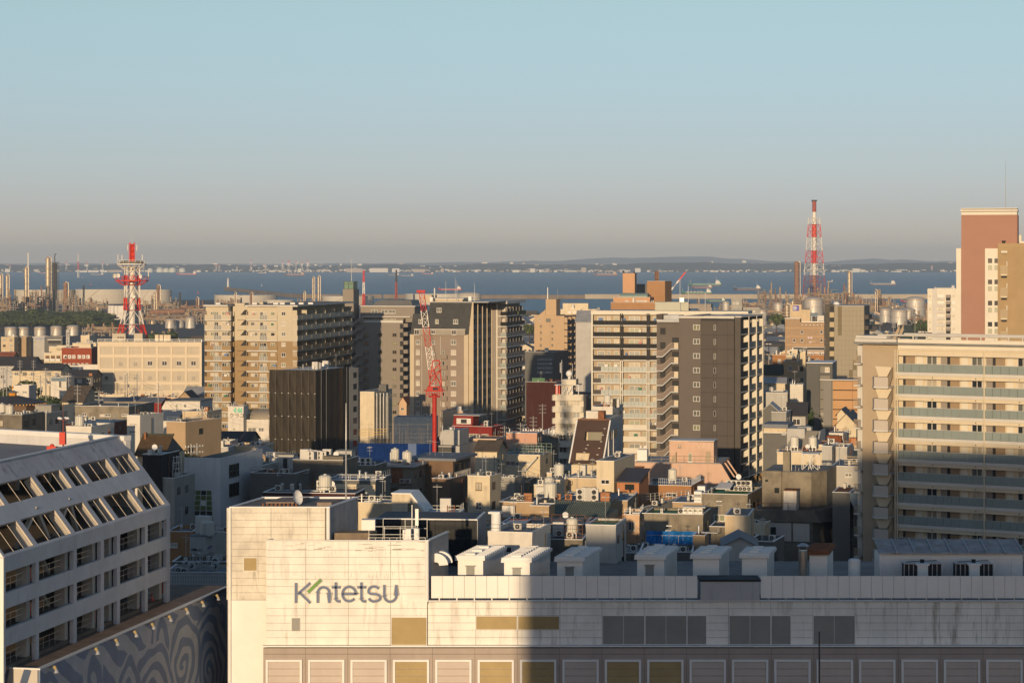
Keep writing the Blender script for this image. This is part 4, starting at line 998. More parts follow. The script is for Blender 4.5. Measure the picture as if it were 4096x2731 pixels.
for a, c_ in cols:
    up, lo = (m_dk, m_creamw) if a > 2370 else (m_creamw, m_creamw)
    zz = b.lz(1440)
    b.part('column', G().box(b.lx(a), b.lx(c_), -.35, -.1, zz, zT+.35), up); b.part('column', G().box(b.lx(a), b.lx(c_), -.35, -.1, 0, zz-.01), lo)
b.part('plant_room', G().box(b.lx(2620,6), b.lx(2752,6), 6, 12, zT, b.lz(1207,0,6)), M('profiled_cream', (.42,.42,.34), .7, var=.08))
b.part('plant_room', G().box(b.lx(2752.5,7), b.lx(2844,7), 7, 12, b.lz(1232,0,7), b.lz(1214,0,7)).box(b.lx(2800,7), b.lx(2848,7), 6.5, 7, zT, b.lz(1228,0,7)), m_greyt)
g = G(); [g.cyl(b.lx(px,5), 5, zT, b.lz(py,0,5), .06, n=5) for px, py in ((2720,1112),(2753,1143),(2821,1170))]; b.part('aerial', g, FR_W)
b.part('cabinet', G().box(b.lx(2718,5), b.lx(2736,5), 5, 6, zT+3.1, b.lz(1190,0,5)), m_steel)
b.part('long_roof_band', G().box(b.lx(2720), b.lx(2993), -.3, 13, zT-1.4, b.lz(1243)), m_creamw)
# ---- dark brown tower with outside stair and white fins
b = B(2716, 2936, 480, 20, 26, 'apartment_tower', 'dark brown tower with ladder-like outside stair and white balcony fins', 'apartment tower')
h = 57.4*480/9500; zT = b.lz(1266)
m_db2 = M('tile_dark_panel', (.082,.070,.060), .8, var=.08)
m_db1 = M('tile_brown_panel', (.125,.108,.094), .8, var=.06)
xm = b.lx(2803); b.part('wall', G().box(0, xm, 0, 20, 0, zT), m_db1)
g = G(); g.box(xm+.02, b.w, .06, 24, 0, zT); b.part('wall', g, m_dk)
for k in range(14):
    za, zb_ = b.lz(1339+57.4*(k-1)+1, xm), b.lz(1339+57.4*k-1, xm)
    for a, c_ in ((2803.5, 2853.5), (2854.3, 2866), (2867, 2910), (2911, 2936)):
        z1 = min(za, zT)
        if z1-zb_ > .3: slot(b, 'wall_panel', b.lx(a), b.lx(c_), 0, .055, zb_, z1, m_db2)
b.part('corner_wall', G().box(b.w+.02, b.lx(2962,.5), .5, .85, 0, zT-.1), m_dkbr)
flatroof(b, 0, b.w, 0, 24, zT, m_slab, .12)
b.part('roof_cap', G().box(b.lx(2625), b.lx(2720), .5, 5, b.lz(1289), b.lz(1279)).box(b.lx(2650,3), b.lx(2715,3), 3, 7, b.lz(1279), b.lz(1262)), m_steel)
b.part('roof_block', G().box(b.lx(2625,2), b.lx(2649,2), 2, 6, b.lz(1279), b.lz(1258)), m_db2)
for k in range(11):
    py = 1319+57.3*k
    win(b, 2773, py, py-21, 1.4, frame=FR_W, pane=rnd.choice((GL_M, GL_G, GL_M)), sill=False); win(b, 2855, py+2, py-20, .45, frame=FR_W, mull=0, sill=False, pane=rnd.choice((GL_M, GL_D)))
b.part('stair_core', G().box(b.lx(2627,1.5), -.02, 1.5, 9, 0, b.lz(1289)), m_db1)
for k in range(12):
    z = b.lz(1400+57.4*(k-1)); x0 = b.lx(2625,-.6); x1 = b.lx(2650,-.6); x2 = b.lx(2684,-.6); x3 = b.lx(2713,-.6)
    if k > 0:
        g = G(); g.exty([(x0,z-1.5),(x1,z-1.5),(x2,z+.1),(x3,z+.1),(x3,z+.35),(x2,z+.35),(x1,z-1.25),(x0,z-1.25)], -.6, 1.4); b.part('stair_slab', g, m_steel)
        g = G()
        n = 26
        for i in range(n+1):
            x = x0+(x3-.9-x0)*i/n; zz = z-1.25+min(1, max(0, (x-x1)/(x2-x1)))*1.6; g.box(x, x+.05, -.6, -.55, zz, zz+1.15)
        for (xa, za, xc, zc_) in ((x0,z-.15,x1,z-.15),(x1,z-.15,x2,z+1.45),(x2,z+1.45,x3,z+1.45)): g.tube((xa,-.58,za), (xc,-.58,zc_), .05)
        b.part('stair_rail', g, M('rail_beige', (.42,.33,.26), .6))
        slot(b, 'stair_panel', x3-.85, x3, -.62, -.5, z+.36, z+1.5, m_cream)
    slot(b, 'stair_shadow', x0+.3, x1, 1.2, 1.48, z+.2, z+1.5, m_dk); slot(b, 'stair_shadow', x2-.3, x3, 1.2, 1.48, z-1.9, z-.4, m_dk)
# flank: white fins, shaded panels
X_ = b.lx(2962,.5)-1.7; D1, D2, D3 = .5, b.ly(2996, X_+1.7), b.ly(3027, X_+1.7); D4 = b.ly(3052, X_+1.7)
b.part('flank_wall', G().box(X_-.6, X_, .9, D4, 0, zT-.1), m_shade)
b.part('roof_slab', G().box(X_-6, X_+1.75, 1.0, D4+.2, zT-.1, zT+.15), m_slab)
for k in range(13):
    z = b.lz(1310+57.4*k, X_, 3); low = k > 10
    fm = m_creamw if not low else m_olive
    slot(b, 'flank_slab', X_, X_+1.7, .9, D4, z-1.45, z-1.25, m_slab)
    for ya, yb, mt in ((.95, D2-.2, m_bpan), (D2+.1, D3-.1, M('panel_slate', (.07,.085,.095), .4)), (D3+.1, D4-.1, M('panel_slate', (.07,.085,.095), .4))):
        slot(b, 'flank_panel', X_+1.55, X_+1.6, ya, yb, z-1.24, z-.1, mt)
    for y in (D2, D3, D4): slot(b, 'fin', X_+.02, X_+1.68, y-.25, y, z-1.24, z+1.45, fm)
    for ya in (D1+2.2, D2+1, D3+1): slot(b, 'flank_window', X_, X_+.05, ya, ya+1.7, z-1.1, z+.7, GL_D)
for y in (D2, D3, D4): b.part('fin_edge', G().box(X_+1.69, X_+1.8, y-.3, y+.05, b.lz(1310+57.4*10.6, X_, 3), zT), m_creamw)
# ---- white round-cornered block with the ball antenna
b = B(2206, 2333, 590, 8, 14, 'apartment_block', 'white round-cornered block with a ball antenna and dishes on top', 'apartment block')
zT = b.lz(1582); mw = M('paint_ivory', (.62,.57,.46), .8, var=.05)
x0 = b.lx(2219)
b.part('wall', G().box(x0, b.w-.05, 1.2, 12, 0, zT-.4), mw)
for k in range(7):
    z = b.lz(1580+46.4*k); r = .9; pts = []
    for (cx_, cy_, a0) in ((b.w-r, .9, -90), (b.w-r, 3.1, 0)):
        pts += [(cx_+r*math.cos(R(a0+a)), cy_+r*math.sin(R(a0+a))) for a in range(0, 91, 18)]
    pts += [(.9, 4), (0, 3.1), (0, .9), (.3, .3), (.9, 0)]
    g = G(); g.prism(pts, z-1.35, z-1.0)
    b.part('balcony_slab', g, mw)
    rim = [(.9,0)]+pts[:6]; g = G(); n = len(pts)
    inn = [((p[0]-b.w/2)*.965+b.w/2, (p[1]-2)*.93+2) for p in pts]
    g.add([(p[0],p[1],z-1.0) for p in pts]+[(p[0],p[1],z) for p in pts]+[(p[0],p[1],z-1.0) for p in inn]+[(p[0],p[1],z) for p in inn],
          [(i,(i+1)%n,n+(i+1)%n,n+i) for i in range(n)]+[(n+i,n+(i+1)%n,3*n+(i+1)%n,3*n+i) for i in range(n)]+[(2*n+(i+1)%n,2*n+i,3*n+i,3*n+(i+1)%n) for i in range(n)])
    b.part('balcony_parapet', g, mw)
    if k:
        for px, w in ((2238, 1.8), (2291, 1.8)): window(b.t, b.lx(px,1.2), z-1.0+.1+1.0, w, 1.5, 1.2, sill=False, pane=rnd.choice((GL_M, GL_C, GL_D)), frame=FR_W)
        for px in (2269, 2287): slot(b, 'downpipe', b.lx(px,1.1), b.lx(px,1.1)+.12, 1.05, 1.2, z-.9, z+1.6, m_tan)
b.part('roof_room', G().box(b.lx(2246,4), b.lx(2288,4), 4, 9, zT, b.lz(1540,0,4)).box(b.lx(2249,3.5), b.lx(2304,3.5), 3.5, 9, b.lz(1537,0,4), b.lz(1517,0,4)), mw)
b.part('roof_canopy', G().box(b.lx(2218,3), b.lx(2318,3), 3, 9, b.lz(1540,0,4), b.lz(1537,0,4)), m_slab)
b.part('ball_antenna', G().dome(b.lx(2277,6), 6, b.lz(1494,0,6), .86, n=20, m=8, full=True).cyl(b.lx(2277,6), 6, b.lz(1517,0,6), b.lz(1505,0,6), .35, n=8), m_white, smooth=True)
g = G()
for i in range(7): g.box(b.lx(2252+i*6,3), b.lx(2256+i*6,3), 2.8, 3, zT+.3+(i%3)*.5, zT+.9+(i%3)*.5)
for px in (2228, 2290, 2314): g.cyl(b.lx(px,3), 3, zT, b.lz(1538,0,3), .1, n=5)
b.part('roof_equipment', g, m_white)
g = G(); g.cyl(b.lx(2247,5), 5, zT, b.lz(1440,0,5), .1, n=5); g.cyl(b.lx(2242,5), 5, b.lz(1490,0,5), b.lz(1450,0,5), .18, n=6); g.cyl(b.lx(2290,7), 7, zT+2, b.lz(1455,0,5), .06, n=4); g.cyl(b.lx(2306,7), 7, zT+2, b.lz(1450,0,5), .06, n=4); b.part('aerial', g, FR_W)
b.part('roof_flagstand', G().box(b.lx(2222,5), b.lx(2240,5), 5, 6, zT, zT+2.6), m_red)
# ================================================================ low town, building by building
def mcol(name, rgb, **k): return M(name, C(*rgb), .85, **{**dict(var=.10, streak=.35, dirt=(.12,.10,.08)), **k})
WALLS = dict(
 white=mcol('render_white', (208,202,190)), ivory=mcol('render_ivory', (206,192,164)), beige=mcol('render_beige', (194,175,144)),
 tan=mcol('render_tan', (168,145,114)), grey=mcol('render_grey', (152,150,143)), lgrey=mcol('render_pale_grey', (176,174,168)), dgrey=mcol('render_dark_grey', (102,102,98)),
 brown=mcol('render_brown', (116,94,74)), brick=mcol('brick_red', (140,66,42)), pink=mcol('render_salmon', (196,152,130)), peach=mcol('render_peach', (200,170,140)),
 orange=mcol('render_orange', (160,116,76)), maroon=mcol('render_maroon', (64,28,24)), red=mcol('render_red', (126,36,30)), conc=mcol('concrete_stained', (132,124,108), streak=.9, var=.3, scale=.6),
 dconc=mcol('concrete_dark', (110,104,92), streak=.9, var=.35, scale=.5), green=mcol('paint_green', (84,120,90)), blue=mcol('paint_bluegrey', (112,128,140)), black=mcol('panel_charcoal', (34,34,34)), rust=mcol('rusty_sheet_wall', (176,120,80), streak=1, dirt=(.20,.06,.02), scale=1.2))
ROOFS = dict(flat=m_roof, dark=M('roof_tile_dark', (.055,.055,.058), .7, var=.25, scale=1.5), brown=M('roof_tile_brown', (.11,.085,.06), .8, var=.3, scale=1.5), blue=M('roof_sheet_blue', (.10,.13,.17), .5, var=.2),
 moss=M('roof_moss', (.085,.055,.028), .9, var=.35, scale=2), green=M('roof_green', (.05,.20,.06), .7, var=.3), pale=M('roof_pale', (.38,.38,.37), .6, var=.2), rust=m_rust, dgreen=M('roof_dark_green', (.045,.055,.04), .8, var=.2), red=M('roof_tile_red', (.26,.09,.05), .8, var=.2), bluegrey=M('roof_bluegrey', (.17,.185,.21), .7, var=.15))
m_acb = M('unit_casing', (.56,.54,.49), .6, var=.1, streak=.3); m_acr = M('unit_casing_rusty', (.36,.16,.07), .8, var=.4, scale=3)
def i_ac(mt):
    g = G(); g.box(0,.85,0,.34,.1,.78,0); g.box(.05,.15,.02,.3,0,.1,1); g.box(.7,.8,.02,.3,0,.1,1)
    g.exty([(.38+.27*math.cos(a*.5236), .44+.27*math.sin(a*.5236)) for a in range(12)], -.015, 0, 1); g.exty([(.38+.07*math.cos(a), .44+.07*math.sin(a)) for a in range(6)], -.025, -.016, 0)
    return g.mesh('air_conditioner', [mt, m_dk])
def i_ac2():
    g = G(); g.box(0,.95,0,.4,.1,1.45,0)
    for z in (.45, 1.08): g.exty([(.42+.28*math.cos(a*.5236), z+.28*math.sin(a*.5236)) for a in range(12)], -.015, 0, 1)
    g.box(.05,.15,.02,.35,0,.1,1); g.box(.8,.9,.02,.35,0,.1,1); return g.mesh('air_conditioner', [m_acb, m_dk])
def i_tank(r=.7, h=1.5, leg=.7):
    g = G(); g.cyl(0,0,leg,leg+h,r,n=12); g.dome(0,0,leg+h,r,r*.3,n=12,m=2); g.cyl(0,0,leg+h+r*.28,leg+h+r*.28+.12,.2,n=6)
    g.box(-r*.8,-r*.65,-.05,.05,0,leg,1); g.box(r*.65,r*.8,-.05,.05,0,leg,1); g.box(-.05,.05,-r*.8,-r*.65,0,leg,1); g.box(-r*.9,r*.9,-r*.9,r*.9,leg-.1,leg,1)
    g.box(-.18,-.15,-r-.08,-r-.05,leg-.3,leg+h,1); g.box(.15,.18,-r-.08,-r-.05,leg-.3,leg+h,1)
    for k in range(5): g.box(-.15,.15,-r-.07,-r-.05,leg+.1+k*.28,leg+.13+k*.28,1)
    return g.mesh('water_tank', [M('tank_grp', (.60,.58,.50), .5, var=.08, streak=.3), m_steel])
def i_box(w, d, h, mt): return G().box(0,w,0,d,.12,h).box(.05,w-.05,.05,d-.05,0,.12).mesh('roof_cabinet', mt)
def i_ant():
    g = G(); g.cyl(0,0,0,3.2,.035,n=4); g.tube((-.5,0,2.9),(.6,0,2.9),.02); [g.tube((-.4+i*.2,-.35,2.9),(-.4+i*.2,.35,2.9),.012) for i in range(5)]; g.tube((0,-.4,2.4),(0,.4,2.4),.02); return g.mesh('tv_aerial', m_steel)
def i_pipe():
    g = G(); g.cyl(0,0,0,.9,.12,n=6); g.dome(0,0,.9,.22,.2,n=6,m=2); g.tube((.3,0,.15),(2.4,0,.15),.06,5); g.tube((.3,.3,.15),(2.1,.3,.15),.05,5); g.tube((2.4,0,.15),(2.4,0,.8),.06,5); return g.mesh('vent_pipe', [m_steel])
def i_shed(w, d, h, m):
    g = G(); g.box(0,w,0,d,0,h,0); g.box(-.1,w+.1,-.1,d+.1,h,h+.12,1); g.box(w*.35,w*.35+.7,-.02,0,.05,min(1.9,h-.1),2); return g.mesh('stair_head', [m, m_roof, m_dk])
def i_dish():
    return dish_mesh(.4).mesh('satellite_dish', m_white)
ITEM = dict(ac=lambda: cached(('i','ac'), lambda: i_ac(m_acb)), acr=lambda: cached(('i','acr'), lambda: i_ac(m_acr)), ac2=lambda: cached(('i','ac2'), i_ac2),
 tank=lambda: cached(('i','tank'), i_tank), tankl=lambda: cached(('i','tankl'), lambda: i_tank(.8,1.5,.45)), box=lambda: cached(('i','box'), lambda: i_box(1.3,.7,1.6,m_acb)), boxr=lambda: cached(('i','boxr'), lambda: i_box(1.1,.8,1.1,m_acr)),
 ant=lambda: cached(('i','ant'), i_ant), pipe=lambda: cached(('i','pipe'), i_pipe), shed=lambda: cached(('i','shed'), lambda: i_shed(2.6,2.4,2.4,WALLS['lgrey'])), shedc=lambda: cached(('i','shedc'), lambda: i_shed(2.8,2.2,2.5,WALLS['ivory'])), dish=lambda: cached(('i','dish'), i_dish))
INAME = dict(ac='air_conditioner', acr='air_conditioner', ac2='air_conditioner', tank='water_tank', tankl='water_tank', box='roof_cabinet', boxr='roof_cabinet', ant='tv_aerial', pipe='vent_pipe', shed='stair_head', shedc='stair_head', dish='satellite_dish')
def item(t, kind, x, y, z, rz=0., s=1.):
    return put(INAME[kind], ITEM[kind](), t, (x, y, z+(1.0 if kind == 'dish' else 0)), rz, scale=(s,s,s) if s != 1 else None)
def clutter(t, w, d, z, n, rr, big=True):
    ks = ['ac','ac','ac','ac2','acr','pipe','ant','ant','pipe','ac','box','tank','dish','boxr','pipe'] if big else ['ac','ac','pipe','ant']
    used = []
    for i in range(n):
        for _ in range(6):
            x, y = rr.uniform(.4, max(.5, w-1.4)), rr.uniform(.5, max(.6, d-1.2))
            if all(abs(x-a)+abs(y-c_) > 1.3 for a, c_ in used): break
        used.append((x, y)); item(t, rr.choice(ks), x, y, z, rr.choice((0, 0, .0, -1.57)))
def roofgable(w, d, z, hh, axis='x', ov=.4, t=.14):
    g = G()
    if axis == 'x':
        for s in (0, 1):
            ya, yb = (-ov, d/2) if s == 0 else (d+ov, d/2); za = z-ov*hh/(d/2)
            g.extx([(ya,za),(yb,z+hh),(yb,z+hh+t),(ya,za+t)] if s == 0 else [(yb,z+hh),(ya,za),(ya,za+t),(yb,z+hh+t)], -ov, w+ov)
    else:
        for s in (0, 1):
            xa, xb = (-ov, w/2) if s == 0 else (w+ov, w/2); za = z-ov*hh/(w/2)
            g.exty([(xa,za),(xb,z+hh),(xb,z+hh+t),(xa,za+t)] if s == 0 else [(xb,z+hh),(xa,za),(xa,za+t),(xb,z+hh+t)], -ov, d+ov)
    return g
RR = random.Random(11)
def blk(name, label, px0, px1, pyt, Y, dep, th=14, wall='grey', roof='flat', wins='auto', clut=0, small=False, items=(), par=.45, gable=None, gh=2.0, story=3.0, cat='building', side=True, wd=1.5, group=None):
    b = B(px0, px1, Y, th, dep, name, label, cat, group); wm = WALLS[wall] if isinstance(wall, str) else wall; w = b.w
    zT = Z(pyt, Y-w*b.s*.5)
    b.zT = zT
    g = G().box(0, w, 0, dep, 0, zT)
    if gable == 'x': g.extx([(0,zT),(dep,zT),(dep/2,zT+gh)], 0, .1).extx([(0,zT),(dep,zT),(dep/2,zT+gh)], w-.1, w)
    if gable == 'y': g.exty([(0,zT),(w,zT),(w/2,zT+gh)], 0, .1)
    b.part('wall', g, wm)
    if gable: b.part('roof', roofgable(w, dep, zT, gh, gable), ROOFS.get(roof, m_roof))
    else:
        b.part('roof', G().box(.15, w-.15, .15, dep-.15, zT, zT+.05), ROOFS.get(roof, m_roof))
        if par:
            t = .15; g = G(); g.box(-.03,w+.03,-.03,t,zT,zT+par); g.box(-.03,w+.03,dep-t,dep+.03,zT,zT+par); g.box(-.03,t,t,dep-t,zT,zT+par); g.box(w-t,w+.03,t,dep-t,zT,zT+par)
            b.part('parapet', g, wm)
            g = G(); g.box(-.05,w+.05,-.05,t+.02,zT+par+.002,zT+par+.07); g.box(w-t-.02,w+.05,t+.02,dep+.05,zT+par+.002,zT+par+.07); g.box(-.05,t+.02,t+.02,dep+.05,zT+par+.002,zT+par+.07); b.part('coping', g, m_cap)
    if wins == 'auto':
        nst = min(3, int(zT//story)); nc = max(1, int(w//2.8))
        for k in range(nst):
            for i in range(nc):
                if RR.random() < .85: window(b.t, (i+.5)*w/nc-wd/2, zT-story*(k+1)+1.1, wd, 1.2, 0, frame=RR.choice((FR_W, FR_W, FR_B)), pane=RR.choice((GL_D, GL_M, GL_C, GL_M)), sill=True)
            if side and dep > 5:
                for i in range(max(1, int(dep//3.5))): slot(b, 'flank_window', w, w+.05, 1+i*3.4, 2.4+i*3.4, zT-story*(k+1)+1.1, zT-story*(k+1)+2.3, GL_D)
    elif wins:
        for (px, py0, py1, ww) in wins: win(b, px, py0, py1, ww)
    if wins != 'auto' and side and dep > 5 and Y < 720 and zT > 6:
        for k in range(3):
            for i in range(max(1, int(dep//3.2))):
                if RR.random() < .55: slot(b, 'flank_window', w, w+.05, 1+i*3.1, 2.2+i*3.1, zT-2.9*(k+1)+1.0, zT-2.9*(k+1)+2.0, RR.choice((GL_D, GL_M, GL_D)))
        if RR.random() < .6: y_ = RR.uniform(.5, dep-1); b.part('downpipe', G().cyl(w+.12, y_, 0, zT-.2, .06, n=5), RR.choice((m_steel, m_rust, m_dk)))
    if Y < 520 and not gable and RR.random() < .5 and w > 2: b.part('railing', rail(rail(G(), (.1,.1), (w-.1,.1), zT+par, .8, 1.1, .022, 2), (w-.1,.1), (w-.1,dep-.1), zT+par, .8, 1.1, .022, 2), RR.choice((m_steel, m_rust, m_dk)))
    if not clut and Y < 620 and not gable: clut = RR.randint(1, 3); small = True
    if clut: clutter(b.t, w, dep, zT+.05, clut, RR, not small)
    for it in items:
        k, px, y = it[:3]; item(b.t, k, b.lx(px, y), y, zT+.05+(it[3] if len(it) > 3 else 0), 0)
    return b
def text(body, size, parent, loc, mat, rot=(R(90),0,0), name='lettering', ext=.03, align='LEFT'):
    cu = bpy.data.curves.new(name, 'FONT'); cu.body = body; cu.size = size; cu.extrude = ext; cu.align_x = align; cu.resolution_u = 2
    tmp = bpy.data.objects.new('t', cu); COL.objects.link(tmp); dg = bpy.context.evaluated_depsgraph_get()
    me = bpy.data.meshes.new_from_object(tmp.evaluated_get(dg)); bpy.data.objects.remove(tmp); me.materials.clear(); me.materials.append(mat)
    return put(name, me, parent, loc, rot=rot)
# ---------------- left: telephone exchange with its lattice mast
b = B(390, 807, 800, 4, 20, 'telephone_exchange', 'beige telephone exchange with a grid of sunk panels under the red and white mast', 'building')
zT = b.lz(1367); m_ex = mcol('exchange_beige', (208,194,170), var=.05, streak=.15); m_ex2 = mcol('exchange_panel', (184,174,156), var=.05, streak=.2)
b.part('wall', G().box(0, b.w, .25, 20, 0, zT), m_ex2)
cx = [(400,451),(458,508),(516,566),(574,624),(632,682),(690,740),(748,798)]
rw_ = [(1385,1418),(1429,1473),(1483,1526),(1537,1560)]
xs = [0]+[b.lx(v) for p in cx for v in p]+[b.w]
for i in range(0, len(xs), 2): b.part('pier', G().box(xs[i], xs[i+1], 0, .24, 0, zT), m_ex)
zs = [zT]+[b.lz(v) for p in rw_ for v in p]+[0]
for i in range(0, len(zs), 2):
    for j in range(1, len(xs)-1, 2): b.part('spandrel', G().box(xs[j]+.01, xs[j+1]-.01, .02, .24, zs[i+1], zs[i]), m_ex)
for k, (a, c_) in enumerate(cx):
    if k > 2: win(b, a+16, 1462, 1444, 1.7, y=.24, frame=FR_W, pane=GL_D)
    elif k: win(b, a+20, 1461, 1449, .95, y=.24, frame=FR_B, mull=0, pane=GL_M)
    win(b, a+20, 1517, 1505, 1.0, y=.24, frame=FR_B, mull=0, pane=GL_M)
    if k: 
        slot(b, 'panel_joint', b.lx(a)+.03, b.lx(c_)-.03, .22, .25, b.lz(1409), b.lz(1409)+.08, m_tan); slot(b, 'panel_joint', b.lx(a)+.03, b.lx(c_)-.03, .22, .25, b.lz(1392), b.lz(1392)+.06, m_tan)
b.part('roof', G().box(.1, b.w-.1, .3, 19.8, zT, zT+.1), m_roof); g = G(); rail(g, (0,.1), (b.w,.1), zT, .9, 2.4, .05); rail(g, (b.w-.1,.1), (b.w-.1,19), zT, .9, 2.4, .05); b.part('railing', g, m_steel)
b.part('roof_room', G().box(b.lx(449,4), b.lx(502,4), 4, 8, zT, b.lz(1335,0,4)).box(b.lx(448,4), b.lx(503,4), 3.8, 8.2, b.lz(1335,0,4), b.lz(1335,0,4)+.15), m_ex2); b.part('roof_room', G().box(b.lx(536,5), b.lx(570,5), 5, 8, zT, b.lz(1333,0,5)), m_ex2)
g = G()
for px in (470, 480, 489): g.box(b.lx(px,4), b.lx(px,4)+.6, 3.95, 4, b.lz(1352,0,4), b.lz(1347,0,4))
b.part('louvre_slot', g, m_dk)
for px in (620, 638, 655, 668): b.part('roof_unit', G().box(b.lx(px,6), b.lx(px,6)+1.2, 6, 7.5, zT, zT+2.2), m_ex)
# lattice mast: square tower, legs splay below; red and white bands
def mast(loc, label, prof, bands, m_a, m_b, rz=R(20), tk=1.):
    t = thing('lattice_mast', label, 'mast', loc, rz)
    for bi, (z0, z1, mt) in enumerate(bands):
        g = G()
        def rad(z):
            for (za, ra), (zb_, rb) in zip(prof, prof[1:]):
                if za <= z <= zb_: return ra+(rb-ra)*(z-za)/(zb_-za)
            return prof[-1][1]
        ncell = max(1, round((z1-z0)/(4.2 if tk == 1 else 9))); levels = [z0+(z1-z0)*i/ncell for i in range(ncell+1)]
        for s in range(4):
            a0, a1 = math.pi/4+s*math.pi/2, math.pi/4+(s+1)*math.pi/2
            P = lambda z, a: (rad(z)*math.cos(a), rad(z)*math.sin(a), z)
            for za, zb_ in zip(levels, levels[1:]):
                g.tube(P(za,a0), P(zb_,a0), .22*tk)
                m0 = [(P(za,a0)[i]+P(za,a1)[i])/2 for i in range(3)]; m1 = [(P(zb_,a0)[i]+P(zb_,a1)[i])/2 for i in range(3)]
                g.tube(P(za,a0), m1, .11*tk); g.tube(P(za,a1), m1, .11*tk)
                g.tube(P(zb_,a0), P(zb_,a1), .13*tk)
            g.tube(P(z0,a0), P(z0,a1), .13*tk)
        ob('lattice_band', g, mt, t)
    return t
Ym = 815.; mz = lambda py: Z(py, Ym)
mR = M('mast_red', C(205,52,28), .6, var=.1); mW = M('mast_white', C(215,210,200), .6, var=.08)
u = Ym/F
mx_ = X(528, Ym)
t = mast((mx_, Ym, 0), 'red and white lattice mast with two round platforms of dishes on the exchange', [(mz(1368), 70*u*1.15),(mz(1295), 48*u*1.15),(mz(1240), 34*u*1.15),(mz(1190), 32*u*1.15),(mz(1060), 31*u*1.15)],
   [(mz(1368),mz(1296),mR),(mz(1296),mz(1240),mW),(mz(1240),mz(1190),mR),(mz(1190),mz(1139),mW),(mz(1139),mz(1100),mR),(mz(1100),mz(1066),mW)], mR, mW)
ob('core', G().cyl(0,0,mz(1350),mz(1066),1.1,n=8), mW, t)
def plat(py, r, r2, dh, mt, name):
    g = G(); z = mz(py); g.cyl(0,0,z,z+.35,r,n=16)
    for i in range(16):
        a = 2*math.pi*i/16; g.tube((r2*math.cos(a),r2*math.sin(a),z-dh),(r*.97*math.cos(a),r*.97*math.sin(a),z),.12); g.tube((r*math.cos(a),r*math.sin(a),z+.3),(r*math.cos(a),r*math.sin(a),z+1.5),.06)
        b_ = 2*math.pi*(i+1)/16; g.tube((r*math.cos(a),r*math.sin(a),z+1.5),(r*math.cos(b_),r*math.sin(b_),z+1.5),.07); g.tube((r*math.cos(a),r*math.sin(a),z+.9),(r*math.cos(b_),r*math.sin(b_),z+.9),.05)
    ob(name, g, mt, t)
plat(1058, 60*u, 32*u, 1.8, mW, 'platform'); plat(1124, 66*u, 36*u, 1.5, mR, 'platform')
g = G()
for i in range(26):
    a = 6.28*i/26; r = 50*u*(.6+.4*((i*7)%5)/5); g.box(r*math.cos(a)-.35, r*math.cos(a)+.35, r*math.sin(a)-.3, r*math.sin(a)+.3, mz(1057), mz(1057)+.8+.6*((i*3)%4)/4)
ob('platform_equipment', g, M('equipment_dark', (.10,.11,.10), .7, var=.3), t)
for (px, py, yy, rz_) in ((466,1103,-5.2,20),(481,1102,-5.4,8),(574,1105,-5.2,-60),(541,1186,-4,-10)):
    o = ob('dish', dish_mesh(.78 if py < 1150 else .6), mW, t, smooth=True); a = (px-528)*u
    o.location = Matrix.Rotation(-R(20), 3, 'Z') @ Vector((a, yy, mz(py))); o.rotation_euler = (0, 0, R(rz_))
ob('top_mast', (lambda g: [g.tube((sx_*.8,sy_*.8,mz(1057)),(sx_*.8,sy_*.8,mz(970)),.13) for sx_ in (-1,1) for sy_ in (-1,1)] and [g.tube((sx_*.8,-.8,mz(1057)+k*1.9),(-sx_*.8,-.8,mz(1057)+k*1.9+1.5),.07) for k in range(4) for sx_ in (-1,1)] and g.box(-.6,.6,-.3,.3,mz(1050),mz(976)) and g)(G()), mR, t)
g = G()
for x, z0, z1 in ((-1.6,1002,980),(1.5,1002,980),(-5.0,1040,1018),(3.4,1040,1018),(-3.6,1055,1020),(5.5,1110,1080)): g.cyl(x, -1, mz(z0), mz(z1), .18, n=6); g.tube((x,-1,mz(z0)), (x*.7,-.5,mz(z0+8)), .06)
g.cyl(0, 0, mz(970), mz(948), .05, n=4); ob('antenna_rod', g, mW, t)
# ---------------- left: brick advertising office and neighbours
b = blk('office_building', 'red brick office with big black and white letter plates on its front', 247, 366, 1396, 900, 16, 4, 'brick', wins=[(255+i*17.5,1465,1452,1.0) for i in range(6)]+[(255+i*17.5,1497,1485,1.0) for i in range(6)], clut=4, side=False)
for i, ch in enumerate('\u25b2AD CRE'):
    if ch == ' ': continue
    x = b.lx(255+[0,18,35,0,57,74,92][i]); z = b.lz(1433)
    pl = b.part('letter_plate', G().box(x-.1, x+1.15, -.12, -.02, z-.1, z+1.3), FR_W); text(ch, 1.35, b.t, (x+.05, -.13, z+.1), m_black)
b.part('roof_units', G().box(b.lx(322,8), b.lx(368,8), 6, 10, b.zT, b.zT+1.8), WALLS['ivory'])
blk('office_building', 'beige low office with two bands of windows at the left edge below the tanks', 4, 57, 1351, 1300, 16, 4, 'beige', clut=2)
blk('warehouse', 'rose-grey windowless annex beside the beige low office', 58, 105, 1351, 1310, 16, 4, 'tan', wins=())
b = blk('warehouse', 'pale blue-grey warehouse with small blue company lettering', 107, 178, 1350, 1320, 16, 4, 'lgrey', wins=((108,1372,1358,1.5),(135,1373,1362,1.5)))
text('DENKEI KOMEI', 1.3, b.t, (b.lx(140), -.1, b.lz(1358)), M('sign_cobalt', (.06,.14,.42), .5))
b = blk('garage_building', 'dark grey showroom with one long white-framed strip window', 179, 250, 1349, 1280, 14, 4, 'dgrey', wins=())
b.part('canopy', G().box(b.lx(192), b.lx(248), -1.2, -.02, b.lz(1360), b.lz(1357)), FR_W); b.part('glass_front', G().box(b.lx(193), b.lx(243), -.1, -.01, b.lz(1374), b.lz(1361)), GL_D)
